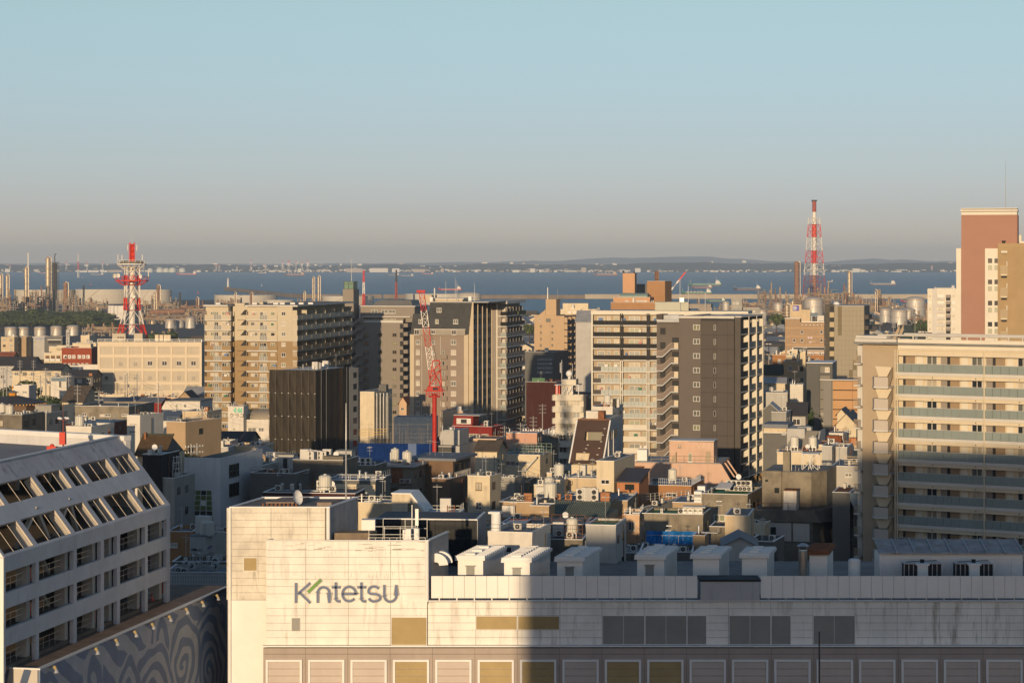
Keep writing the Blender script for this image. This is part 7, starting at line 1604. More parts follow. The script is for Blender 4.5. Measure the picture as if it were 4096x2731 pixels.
for k in range(6):
    z1, z0 = b.lz(1522+38.5*k, 0, 1), b.lz(1522+38.5*(k+1)-2, 0, 1)
    for i in range(2): xa = x0+(x1-x0)*(0 if i == 0 else .68); xb2 = x0+(x1-x0)*(.68 if i == 0 else 1)-.05; b.part('ochre_panel', G().box(xa, xb2, 1.0, 1.2, z0+.12, z1), moc)
    slot(b, 'floor_line', b.lx(3280), b.lx(3294), .7, .8, z0, z0+.15, m_dk)
    if k > 2: win(b, 3282, 1548+38.5*k, 1533+38.5*k, .8, y=.75, frame=FR_B, mull=0, pane=GL_M)
b.part('ochre_backing', G().box(x0, x1, 1.21, 14, 0, b.lz(1521,0,1)), m_dk); b.part('roof', G().box(x0, x1, 1.0, 14, b.lz(1521,0,1), b.lz(1521,0,1)+.1), ROOFS['blue'])
# grey slab tower with checker panels
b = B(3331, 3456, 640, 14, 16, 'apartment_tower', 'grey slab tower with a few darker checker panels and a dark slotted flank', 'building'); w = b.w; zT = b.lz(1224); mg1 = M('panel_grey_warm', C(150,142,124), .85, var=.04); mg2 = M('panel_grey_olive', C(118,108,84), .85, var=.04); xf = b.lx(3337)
b.part('wall', G().box(xf, w, .1, 16, 0, zT), m_dk); b.part('dark_wing', G().box(b.lx(3297), xf-.1, 1.5, 15, 0, b.lz(1219)), M('board_concrete_dark', (.085,.078,.062), .85, var=.25, streak=.6, scale=.3))
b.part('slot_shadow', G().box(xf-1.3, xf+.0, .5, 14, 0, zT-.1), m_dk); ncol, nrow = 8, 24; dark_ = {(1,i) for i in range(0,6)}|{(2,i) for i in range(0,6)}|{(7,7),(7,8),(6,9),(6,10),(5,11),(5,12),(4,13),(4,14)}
for i in range(ncol):
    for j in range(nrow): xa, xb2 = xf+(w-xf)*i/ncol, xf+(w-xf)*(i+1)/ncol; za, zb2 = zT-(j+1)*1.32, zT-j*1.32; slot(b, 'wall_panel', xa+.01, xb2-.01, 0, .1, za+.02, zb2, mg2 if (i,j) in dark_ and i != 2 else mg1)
for k in range(9): z = b.lz(1246+38.8*k); slot(b, 'balcony_front', xf-1.25, xf-.05, .1, .4, z-1.6, z-.2, M('panel_beige_pale', C(176,160,128), .8))
b.part('flank', G().box(w+.02, w+.1, .5, 15, 0, zT), WALLS['dgrey']); b.part('roof', G().box(xf, w, .1, 16, zT, zT+.15), ROOFS['pale']); b.part('roof_dome', G().dome(b.lx(3346,4), 4, zT+.3, .9, n=10), m_white)
for k in range(8): slot(b, 'side_balcony', w+.1, w+1.1, 1, 12, zT-3.5-k*2.9, zT-2.4-k*2.9, m_dkbr)
# ribbed tan office with blue sign tower
b = B(3140, 3297, 800, 8, 16, 'office_building', 'tan ribbed office with pale diamond emblem and a blue sign on its rear tower', 'building'); w = b.w; zT = b.lz(1288); mtn = M('tile_tan_ribbed', C(158,134,108), .85, var=.08, scale=.8)
b.part('wall', G().box(0, w, 0, 16, 0, zT), mtn); b.part('raised_wall', G().box(0, b.lx(3200), -.05, 3, zT-1, b.lz(1274)), mtn); b.part('coping', G().box(b.lx(3207), w, -.1, .3, zT, zT+.25).box(-.1, b.lx(3201), -.1, 3, b.lz(1274), b.lz(1274)+.2), m_cap); 
for k in range(6): slot(b, 'string_course', 0, w, -.1, -.02, b.lz(1313+33*k), b.lz(1313+33*k)+.15, M('course_pale', C(200,165,120), .8))
for px in (3206,3222,3238,3253,3268,3284): win(b, px, 1302, 1297, .45, mull=0, frame=FR_B, pane=GL_M, sill=False)
for px, py in ((3203,1334),(3281,1334),(3172,1368),(3203,1368),(3281,1368)): win(b, px, py, py-13, .8, mull=0, frame=FR_W, pane=GL_D)
b.part('strip_window', G().box(b.lx(3170), w, -.1, 0, b.lz(1399), b.lz(1389)), GL_D); b.part('strip_frame', G().box(b.lx(3169), w, -.2, 0, b.lz(1389)+.02, b.lz(1387)).box(b.lx(3169), w, -.2, 0, b.lz(1402), b.lz(1400)).box(b.lx(3200), w, -.3, 0, b.lz(1413), b.lz(1408)), FR_W)
me_ = M('emblem_lilac', C(190,180,205), .5)
for px in (3229, 3240): x = b.lx(px); z = b.lz(1350); b.part('emblem', G().exty([(x,z),(x+.45,z-.35),(x+.9,z),(x+.45,z+.35)], -.12, -.05), me_)
b.part('emblem', G().box(b.lx(3236), b.lx(3246), -.12, -.05, b.lz(1370), b.lz(1366)), me_); text('LUTTY', .75, b.t, (b.lx(3236), -.1, b.lz(1369)), M('letters_tan_pale', C(205,185,150), .6))
b.part('sign_tower', G().box(b.lx(3163,6), b.lx(3206,6), 6, 10, zT-1, b.lz(1217,0,6)).box(b.lx(3206,4), b.lx(3241,4), 4, 9, zT, b.lz(1238,0,4)), WALLS['beige']); b.part('rear_unit_house', G().box(b.lx(3242,4), b.lx(3271,4), 4, 8, zT, b.lz(1252,0,4)), WALLS['blue'])
bs = b.part('sign_board', G().box(b.lx(3171,5.9), b.lx(3196,5.9), 5.85, 5.98, b.lz(1243,0,6), b.lz(1222,0,6)), M('sign_royal_blue', C(44,50,150), .5)); g = G(); x0 = b.lx(3172,5.9)+.12; z0 = b.lz(1225,0,6)
for r_ in range(4):
    for c_ in range(4 if r_ in (1,2) else 3): g.box(x0+c_*.33, x0+c_*.33+.24, 5.8, 5.84, z0-.22-r_*.3, z0-r_*.3)
b.part('sign_marks', g, FR_W); text('DAISO', .34, b.t, (x0, 5.83, b.lz(1240.5,0,6)), FR_W)
for px in (3245,3252,3259): item(b.t, 'ac2', b.lx(px,3), 3, zT, 0, 1.3)
blk('tank_building', 'pale drum tank standing beside the tan ribbed office', 3254, 3296, 1262, 870, 4, 4, 'white', wins=(), par=0)
for n_, l_, a_ in (('house','ochre flat house with two tiny windows left of the cream boxes',(3090,3146,1426,640,9,10,'orange')),('house','cream stepped box house in front of the tan ribbed office',(3148,3190,1408,640,9,10,'ivory')),('house','cream lower box house with square window beside the ochre house',(3145,3186,1428,625,8,10,'ivory')),
  ('house','terracotta block house below the cream boxes',(3132,3190,1452,610,10,10,'tan')),('house','cream narrow house right of the terracotta block',(3192,3222,1412,650,9,10,'ivory')),('house','orange wall shop below the tan ribbed office',(3244,3296,1425,690,10,8,'orange')),('house','pale grey low house right of the cream narrow house',(3212,3240,1436,660,8,8,'lgrey'))):
    blk(n_, l_, a_[0], a_[1], a_[2], a_[3], a_[4], a_[5], a_[6], clut=2, wd=.9)
blk('house', 'peach house with dark green tiled roof beside the brown tower', 3060, 3126, 1497, 560, 7, 8, 'peach', roof='dgreen', gable='x', gh=2.0, wins=((3066,1512,1506,.7),(3082,1512,1506,.7)), side=False)
blk('house', 'low pale house with ribbed grey roof in the shade edge', 3052, 3140, 1532, 530, 8, 8, 'ivory', roof='pale', gable='x', gh=1.0, wins=((3070,1545,1538,.9),))
blk('warehouse', 'long shaded grey hall below the ribbed roof house', 3050, 3150, 1572, 500, 9, 6, 'lgrey', wins=(), par=.1, roof='bluegrey')
blk('house', 'white arched-roof garage right of the green tiled house', 3160, 3212, 1540, 540, 6, 8, 'white', roof='pale', wins=(), par=.1)
blk('house', 'dark shaded house with blue monopitch roof among the trees', 3052, 3110, 1640, 455, 7, 10, 'dgrey', roof='pale', gable='y', gh=1.2, wins=())
blk('house', 'bluish box house in shade left of the dark tower', 3086, 3145, 1652, 450, 7, 14, 'grey', wins=(), par=.2)
blk('house', 'pale shaded house with maroon eaves against the dark tower', 3150, 3222, 1660, 460, 8, 10, 'lgrey', roof='maroon' if 0 else 'dark', gable='x', gh=2.2)
# behind the black-balcony block: tan tower, brown tower, white low office
b = blk('office_building', 'peach orange tower with dark corner fins above the pale block', 2491, 2539, 1093, 900, 6, 10, M('render_orange_peach', C(188,148,114), .85, var=.05), wins=(), par=0); b.part('corner_fin', G().exty([(0,b.zT),(.6,b.zT),(.3,b.zT+1.0)], 0, 1).exty([(b.w-.6,b.zT),(b.w,b.zT),(b.w-.2,b.zT+1.0)], 0, 1), m_dk)
blk('office_building', 'dark grey slab between the orange and brown towers', 2546, 2592, 1137, 930, 6, 8, 'dgrey', wins=(), par=0)
b = blk('office_building', 'brown tower block with cubic top behind the pale block', 2588, 2660, 1126, 880, 10, 18, M('render_brown_tan', C(160,122,86), .85, var=.08), wins=(), par=.1)
b = blk('office_building', 'orange-tan lower building with pale green barrel roof', 2453, 2600, 1190, 870, 10, 10, M('render_orange_peach'), wins=((2502,1210,1201,1.0),(2545,1211,1201,1.4),(2560,1211,1201,1.2),(2575,1211,1201,1.2)), par=.1); g = G(); g.extx([(1+7*(1-math.cos(R(a)))/2, b.zT+1.6*math.sin(R(a))) for a in range(0,181,20)], b.lx(2478), b.lx(2588)); b.part('barrel_roof', g, M('roof_pale_green', (.24,.32,.28), .6))
blk('office_building', 'brown stepped base building under the orange-tan one', 2443, 2625, 1212, 830, 10, 10, M('render_brown_tan'), wins=(), par=.2, clut=2)
b = blk('office_building', 'white office with strip windows and roof storey left of the pale block', 2242, 2400, 1238, 1150, 14, 6, 'ivory', wins=[(2271+i*20,1252,1244,1.7) for i in range(6)], par=.1, clut=3); b.part('roof_storey', G().box(b.lx(2251,4), b.lx(2353,4), 4, 10, b.zT, b.lz(1213,0,4)), WALLS['ivory'])
blk('warehouse', 'long hall with pale pitched roof left of the pale block', 2303, 2420, 1288, 1000, 22, 6, 'lgrey', roof='pale', gable='x', gh=4.5, wins=())
b = blk('clinic', 'grey clinic block with white Japanese lettering behind the pale block', 2925, 2968, 1198, 1080, 10, 6, 'grey', wins=(), par=.1, clut=0); text('\u4f50\u85e4', 1.5, b.t, (.6, -.06, b.zT-2.3), FR_W); text('\u30af\u30ea\u30cb\u30c3\u30af', .85, b.t, (.5, -.06, b.zT-3.7), FR_W)
blk('clinic', 'grey lower wing of the clinic block', 2955, 3038, 1232, 1085, 10, 6, 'grey', wins=((2998,1250,1242,1.0),(3012,1250,1242,1.0)), par=.1)

# infill: small huts, sheds and stair heads wedged between the central roofs
ri = random.Random(101)
def overlap(x0, x1, y0, y1):
    for q in FOOT:
        a, b_ = min(p[0] for p in q), max(p[0] for p in q); c_, d = min(p[1] for p in q), max(p[1] for p in q)
        if x0 < b_-.6 and x1 > a+.6 and y0 < d-.8 and y1 > c_+.8: return True
    return False
nin = 0
for tr in range(2600):
    px = ri.uniform(990, 3030); Y = ri.uniform(268, 620); wpx = ri.uniform(45, 115)*330/Y; dep = ri.uniform(3.5, 8)
    lo = 13 if Y < 480 else 7
    zt = ri.uniform(lo, 70-(1905-HY)*Y/F) if Y < 480 else ri.uniform(6, 19)
    if Y < 330: zt = min(zt, 70-(2110-HY)*Y/F)
    if 1100 < px < 1440 and Y > 380: continue
    if 1420 < px < 1760 and Y > 395: continue
    pt = HY+(70-zt)*F/Y
    if pt < 1770 or pt > 2230: continue
    x0, x1 = X(px, Y), X(px+wpx, Y)+dep*.24
    if overlap(x0, x1, Y-1, Y+dep): continue
    wk = ri.choice(('white','ivory','beige','lgrey','grey','conc','tan','dconc','peach','dgrey','brown','blue','brick','ivory','conc')); rk = ri.choice(('flat','bluegrey','dark','rust','green','flat','pale')); gb = ri.choice((None,None,None,'x','y')) if zt < 22 else None
    nm = {'ivory':'cream','lgrey':'pale grey','conc':'stained concrete','dconc':'dark concrete','dgrey':'dark grey','blue':'blue-grey','brick':'brick red'}.get(wk, wk)
    near = 'below the net building' if px < 1500 else 'below the crane' if px < 1850 else 'below the pink shop' if px < 2250 else 'by the brown sloping front' if px < 2600 else 'below the salmon building'
    rn = {'flat':'grey','bluegrey':'blue-grey','rust':'rusty'}.get(rk, rk)
    lab = 'small %s roof hut with %s %sroof %s' % (nm, rn, 'gabled ' if gb else 'flat ', near)
    if gb and rk in ('flat','green'): rk = 'dark'; lab = lab.replace(rn+' gabled', 'dark gabled')
    b = blk('roof_hut', lab, px, px+wpx, pt, Y, dep, ri.choice((8, 12, 14, 18)), wk, roof=rk, wins='auto' if ri.random() < .6 else (), clut=ri.randint(0, 4), small=True, gable=gb, gh=1.2, par=ri.choice((.1, .3, .6)), wd=1.0, group='small huts and houses '+near)
    nin += 1
    if nin >= 95: break
print('INFILL', nin)
# ================================================================ far: refineries, tanks, ships, breakwater, far shore
ms_ = M('vessel_silver', (.50,.42,.31), .5, metal=.45, var=.12); mrs = M('vessel_rust', (.24,.13,.08), .8, var=.3, scale=.3); mdk = M('steel_dark', (.05,.05,.05), .7); mtk = M('tank_pale', (.50,.46,.38), .7, var=.1, streak=.2, scale=.05); mtw = M('tank_white', (.62,.60,.55), .6, var=.08)
mpr = M('pipe_tan', (.34,.25,.16), .7, var=.3, scale=.2); mred = M('structure_red', (.32,.06,.035), .7, var=.2)
def column(px, pt, pb, wpx, Y, mt, label, cat='column', side=True, rings=6):
    u = Y/F; r = wpx*u/2; zt, zb_ = Z(pt, Y), max(0, Z(pb, Y)-6); t = thing('distillation_column', label, cat, (X(px, Y), Y, 0))
    ob('shell', G().cyl(0,0,0,zt,r,n=14).dome(0,0,zt,r,r*.8,n=14,m=3), mt, t, smooth=True)
    g = G(); n = rings
    for k in range(n): z = zb_+(zt-zb_)*(k+.9)/n; g.cyl(0,0,z,z+.5,r+1.1,n=12); 
    ob('platform', g, mpr, t)
    if side: ob('side_pipe', G().cyl(r+1.2,-.5,0,zt+1,.5,n=6).tube((r+1.2,-.5,zt+1),(0,0,zt+2.5),.5,6), ms_, t)
    return t
for a in ((3,1100,1240,10,2900,ms_,'short silver column at the far left edge of the refinery'),(28,1102,1236,11,2950,ms_,'second silver column with cone cap near the left edge'),(104,1073,1232,14,3000,ms_,'tall slim silver column left of the twin columns'),(192,1034,1240,19,3050,ms_,'tallest thick silver column of the left refinery'),
  (262,1135,1238,16,2980,mrs,'rusty capped column among grey frames right of the dark tower'),(618,1172,1240,8,2900,ms_,'slender silver column right of the lattice mast'),(632,1145,1240,12,2930,mrs,'bent-topped rusty column right of the lattice mast'),(788,1194,1242,7,2900,mrs,'small rusty column near the big tan apartment block'),
  (1252,1112,1220,8,3300,ms_,'left one of the twin golden columns above the tan apartment block'),(1274,1108,1220,9,3300,ms_,'right one of the twin golden columns above the tan apartment block'),(940,1174,1216,6,3300,ms_,'short pale column behind the stair bay of the tan apartments'),(1004,1174,1222,9,3290,mrs,'short rust-banded column behind the tan apartments'),(1216,1170,1214,6,3300,ms_,'small white-tipped column left of the twin golden columns'),
  (3187,1052,1195,20,3000,mrs,'red-brown column with silver head left of the striped chimney'),(3397,1090,1200,14,3050,ms_,'golden ringed column right of the striped chimney'),(3148,1222,1262,15,2300,ms_,'squat bullet-shaped vessel behind the blue sign'),(3502,1165,1240,6,2700,ms_,'thin silver column by the open frame tower'),(2790,1195,1220,4,3050,mdk,'small dark column between the roofs behind the pale block')):
    column(*a[:6], a[6])
o = thing('process_tower', 'dark open-frame tower with a hooked vent pipe beside the tallest column', 'tower', (X(219,3020), 3020, 0)); z1 = Z(1048,3020); g = G(); hw = 4.2
for sx_ in (-1, 0, 1):
    for sy in (-1, 1): g.tube((sx_*hw,sy*hw,0), (sx_*hw,sy*hw,z1), .35)
for k in range(14): z = z1*k/13.; [g.tube(a_, b_, .3) for a_, b_ in (((-hw,-hw,z),(hw,-hw,z)),((-hw,hw,z),(hw,hw,z)))]; g.box(-hw,hw,-hw,hw,z,z+.2) if k % 2 else g.tube((-hw,-hw,z),(hw,-hw,z-z1/13),.25)
ob('frame', g, mdk, o); ob('vessel', G().cyl(0,0,0,z1-1,2.8,n=12), M('vessel_black', (.06,.055,.05), .6, var=.3), o, smooth=True); ob('vent_pipe', G().path([(0,0,z1),(0,0,z1+8.5),(.6,0,z1+10),(2,0,z1+10.3)], .6, 6), mdk, o)
def lat(px, pt, pb, w0, w1, Y, label, bands, cat='mast'):
    u = Y/F; zt, zb_ = Z(pt,Y), max(0,Z(pb,Y)-8); n = len(bands); return mast((X(px,Y),Y,0), label, [(0,w1*u*.7),(zt,w0*u*.7)], [(zb_+(zt-zb_)*i/n, zb_+(zt-zb_)*(i+1)/n, bands[i]) for i in range(n)], None, None, tk=2.6)
lat(112,1012,1150,1.5,4,3600,'thin guyed flare mast rising left of the silver columns',[mW,mW]); lat(313,1015,1120,2,6,9000,'faint distant pylon beyond the left water',[mW,mR,mW]); lat(335,1142,1222,4,5,2950,'dark square lattice flare behind the forest',[mdk]); lat(720,1170,1262,4,5,2850,'dark square lattice flare left of the tan apartments',[mdk]); lat(305,1182,1245,5,7,2900,'grey open lattice frame tower behind the forest',[M('steel_grey',(.2,.2,.19),.7)])
lat(1455,1082,1212,3,9,3600,'rust and white lattice flare tower behind the green glass box',[mR,mW,mR]); lat(1585,1080,1200,3,8,3500,'dark red lattice flare tower left of the crane jib',[mdk,mred,mred][::-1]); lat(3515,1158,1225,8,8,2800,'open steel frame tower in the right refinery',[mpr])
# striped chimney in its lattice
Yh = 3300.; u = Yh/F; ch = mast((X(3257,Yh),Yh,0), 'tall red and white striped chimney inside a lattice tower', [(0,52*u),(Z(1150,Yh),40*u*1.15),(Z(872,Yh),19*u*1.2)], [(0,Z(1150,Yh),mred),(Z(1150,Yh),Z(1100,Yh),mred),(Z(1100,Yh),Z(1052,Yh),mW),(Z(1052,Yh),Z(1002,Yh),mR),(Z(1002,Yh),Z(948,Yh),mW),(Z(948,Yh),Z(898,Yh),mR),(Z(898,Yh),Z(872,Yh),mW)], None, None, tk=2.4)
for a_, c_, r_, mt in ((1200,1100,8,M('chimney_brown',(.33,.17,.11),.8)),(1100,1052,8,mW),(1052,1002,8,mR),(1002,948,8,mW),(948,898,8,M('chimney_orange',C(222,84,44),.7)),(898,868,8.5,mW),(868,848,8,mW),(848,802,8.2,mred)): ob('chimney_band', G().cyl(0,0,Z(a_,Yh),Z(c_,Yh),r_*u,n=16), mt, ch, smooth=True)
ob('crown_ring', G().cyl(0,0,Z(806,Yh),Z(800,Yh),11*u,n=16), mdk, ch)
def tank(px, hw, pt, Y, label, mt=mtk, dome_=False, h=None):
    u = Y/F; r = hw*u; zt = Z(pt, Y); t = thing('storage_tank', label, 'storage tank', (X(px,Y), Y+r, 0)); g = G(); g.cyl(0,0,0,zt,r,n=40,cap=not dome_)
    if dome_: g.dome(0,0,zt,r,r*.25,n=40,m=4)
    ob('shell', g, mt, t, smooth=True); ob('rim', G().cyl(0,0,zt-.9,zt-.3,r+.5,n=40).cyl(0,0,zt*.72,zt*.72+.3,r+.4,n=40), mpr if dome_ else mtw, t)
    g = G(); a0 = -2.2
    for k in range(10): a = a0+k*.06; g.tube((r*1.02*math.cos(a),r*1.02*math.sin(a),zt*k/10),(r*1.02*math.cos(a+.06),r*1.02*math.sin(a+.06),zt*(k+1)/10),.25)
    ob('stair', g, mpr, t)
for a in ((155,122,1160,3700,'wide floating-roof tank behind the silver columns, leftmost'),(400,118,1158,3700,'wide floating-roof tank just left of the lattice mast'),(600,76,1159,3650,'wide floating-roof tank right of the lattice mast, its side in shade'),(970,128,1181,3600,'wide shallow tank below the lighthouse'),(1110,62,1200,3550,'pale low tank right of the one under the lighthouse'),(1385,105,1185,3600,'pale tank behind the twin golden columns'),(1750,135,1176,3600,'wide pale tank behind the dark slanted roof')): tank(*a)
tank(1875,48,1180,3500,'grey domed tank behind the aerials of the slanted roof block',mtk,True)
for a in ((38,24,1312,2150,'silver tank partly hidden at the far left end of the row'),(88,23,1312,2160,'second silver tank from the left in the row below the forest'),(155,23,1311,2160,'middle silver tank in the row below the forest'),(221,23,1308,2170,'fourth silver tank, just left of the sign pillar'),(287,24,1306,2170,'last silver tank of the row, right of the sign pillar'),(677,19,1280,2400,'silver tank left of the trio by the tan apartments'),(717,17,1282,2420,'middle silver tank of the trio, lowest roof'),(758,20,1272,2400,'highest silver tank of the trio by the tan apartments'),
  (3115,19,1213,2500,'white silver tank left of the red-brown column'),(2905,15,1208,2500,'white tank with rusty neighbours by the clinic'),(3050,18,1241,2300,'low flat-topped silver tank left of the green tree'),(3258,38,1197,2500,'big stained silver tank under the striped chimney'),(3668,38,1196,2400,'bright silver tank with a hot highlight near the slim apartments'),(3601,34,1243,2200,'low domed silver tank with red-brown roof'),(3635,32,1240,2350,'low domed silver tank behind the red-brown one'),(3545,22,1237,2300,'bluish small tank left of the domed tanks')): tank(*a, M('tank_silver', (.52,.49,.44), .5, metal=.3, var=.14, streak=.25), True)
for i, (a_, c_, pt) in enumerate(((433,457,1222),(457,500,1223))): t = thing('cold_box', ('pale blocky cold box, narrow, left of the mast','pale blocky cold box, wide, directly behind the mast')[i], 'building', (X(a_,2750), 2750, 0)); w = (c_-a_)*2750/F; ob('wall', G().box(0,w-.6,0,12,0,Z(pt,2750)), mtw, t); ob('seam', G().box(w*.3,w*.3+.3,-.2,0,0,Z(pt,2750)).box(0,w-.6,-.21,-.01,Z(pt+30,2750),Z(pt+31,2750)), mpr, t)
# process units: frames thick with pipes and small vessels
def unit(px0, px1, pt, Y, seed, label, red=.3):
    r = random.Random(seed); u = Y/F; w = (px1-px0)*u; zt = Z(pt, Y); t = thing('process_unit', label, 'refinery unit', (X(px0,Y), Y, 0)); g = G(); gp = G(); gv = G(); gr = G(); d = 22; n = max(2, int(w/7))
    for i in range(n+1):
        x = w*i/n; h = zt*r.uniform(.55, 1.0)
        for y in (0, d/2): g.tube((x,y,0),(x,y,h),.7)
        for k in range(int(h/4.5)): z = 4.5*(k+1); g.tube((x,0,z),(min(w,x+w/n),0,z),.5); 
        if r.random() < .5: g.tube((x,0,0),(min(w,x+w/n),0,9),.25)
    for i in range(int(w/1.0)):
        x = r.uniform(0,w); z0 = r.uniform(0,zt*.7); gg = gp if r.random() > red else gr; gg.cyl(x, r.uniform(-1,d), z0, z0+r.uniform(4, zt*.6), r.uniform(.4,1.3), n=6)
    for i in range(int(w/1.8)):
        x = r.uniform(0,w*.7); z = r.uniform(3,zt*.85); (gp if r.random() > red else gr).tube((x,r.uniform(-1,4),z),(x+r.uniform(6,w*.3+8),r.uniform(-1,4),z),r.uniform(.35,.9),6)
    for i in range(max(2,int(w/9))):
        x = r.uniform(2,w-2); rr_ = r.uniform(1.2,2.6); h = r.uniform(6, zt*.9); gv.cyl(x, r.uniform(2,d), 0, h, rr_, n=10); gv.dome(x, 3, h, rr_, n=10, m=3) if 0 else None
    ob('frame', g, M('steel_grey2',(.17,.16,.14),.7,var=.3), t); ob('pipework', gp, mpr, t, kind='stuff'); ob('rusty_pipework', gr, mrs, t, kind='stuff'); ob('vessel', gv, ms_, t, kind='stuff', smooth=True)
for i, a in enumerate(((-30,55,1175,2850,'pipe-filled process unit at the far left edge'),(55,140,1178,2900,'process unit with bends left of the slim silver column'),(120,200,1165,2960,'process unit between the two tall silver columns'),(225,330,1185,2900,'process unit right of the dark frame tower'),(330,430,1200,2880,'brown bent-pipe unit between forest and mast'),(560,700,1195,2900,'dark tangled unit right of the mast'),(690,815,1215,2800,'rusty low unit left of the tan apartments'),(560,815,1255,2550,'pipe yard in front of the rusty unit'),(330,480,1303,2150,'pipe rack field below the forest edge'),(600,700,1325,1900,'low pipe rack above the exchange roof'),
  (860,960,1196,3300,'red-brown unit beneath the lighthouse'),(1180,1310,1203,3280,'brown unit at the foot of the twin golden columns'),(3035,3128,1156,3050,'tall rusty frame unit left of the red-brown column'),(2860,2960,1215,2900,'low red unit behind the clinic'),(2950,3060,1205,2950,'rusty unit with many masts right of the clinic'),(3128,3240,1175,2950,'unit at the foot of the red-brown column'),(3225,3400,1155,2980,'widest brown unit right beneath the striped chimney'),(3380,3480,1185,2950,'rack unit right of the golden ringed column'),(3480,3580,1195,2850,'fine pipe unit around the open frame tower'),(3400,3640,1208,2750,'long pipe rack unit in front of the open frame tower'),(3560,3720,1215,2700,'low unit left of the slim pale apartments'),(3010,3240,1225,2500,'pipe yard in front of the red-brown column'),(3620,3720,1245,2200,'low pipe racks by the bright silver tank'))):
    unit(*a[:4], 50+i, a[4], .35 if i > 10 else .25)
t = thing('horizontal_vessel', 'long rusty horizontal drum right of the mast', 'vessel', (X(600,2700), 2700, 0)); g = G(); L_ = 140*2700/F; g.tube((0,0,Z(1250,2700)),(L_,0,Z(1244,2700)),3.0,12); ob('drum', g, mrs, t, smooth=True); ob('saddle', G().box(3,5,-2,2,0,Z(1255,2700)).box(L_-5,L_-3,-2,2,0,Z(1255,2700)), mdk, t)
# breakwaters and lighthouse
mbw = M('caisson_pale', (.42,.36,.27), .9, var=.12, scale=.03); mbb = M('breakwater_brown', (.20,.155,.11), .9, var=.3, scale=.03)
Yb = 4240.; bwt = thing('breakwater', 'long ribbed concrete breakwater across the bay, pale toward the right', 'breakwater', (0, Yb, -2)); cw = 10*Yb/F
cm = G().box(0,cw-.9,0,9,0,8.6,0).box(0.0,cw,1.2,9,0,7.9,0).box(-.2,cw+.0,.4,8.8,8.6,9.2,0).mesh('caisson', mbw); cmb = G().box(0,cw-.9,0,9,0,8.0,0).box(0,cw,1.2,9,0,7.9,0).box(-.2,cw,-1.5,8.8,0,4.2,0).mesh('caisson', mbb)
for i in range(222): px = 1690+i*10; put('caisson', cm if px > 2335 else cmb, bwt, (X(px,Yb), 0, 0))
b2 = thing('breakwater', 'brown slanting breakwater arm running out to the white lighthouse', 'breakwater'); pts = [(X(896,5350),5350),(X(1000,4950),4950),(X(1140,4420),4420),(X(1210,4300),4300),(X(1695,4250),4250)]
for (xa,ya),(xb2,yb) in zip(pts,pts[1:]):
    n = max(2, int(math.hypot(xb2-xa,yb-ya)/60))
    for i in range(n): p, q = (xa+(xb2-xa)*i/n, ya+(yb-ya)*i/n), (xa+(xb2-xa)*(i+.97)/n, ya+(yb-ya)*(i+.97)/n); ob('segment', G().prism([p,q,(q[0],q[1]+11),(p[0],p[1]+11)], -2, 6.4), mbb, b2)
t = thing('lighthouse', 'small white lighthouse on the end of the breakwater arm', 'lighthouse', (X(911,5340), 5345, 6.4)); ob('tower', G().cyl(0,0,0,17,2.4,1.7,n=12), mW, t, smooth=True); ob('lantern', G().cyl(0,0,17,17.6,2.4,n=12).cyl(0,0,17.6,20,1.2,n=10).dome(0,0,20,1.3,n=10,m=3), mW, t); ob('base', G().box(-6,6,-4,4,-2,1.2), mbb, t)
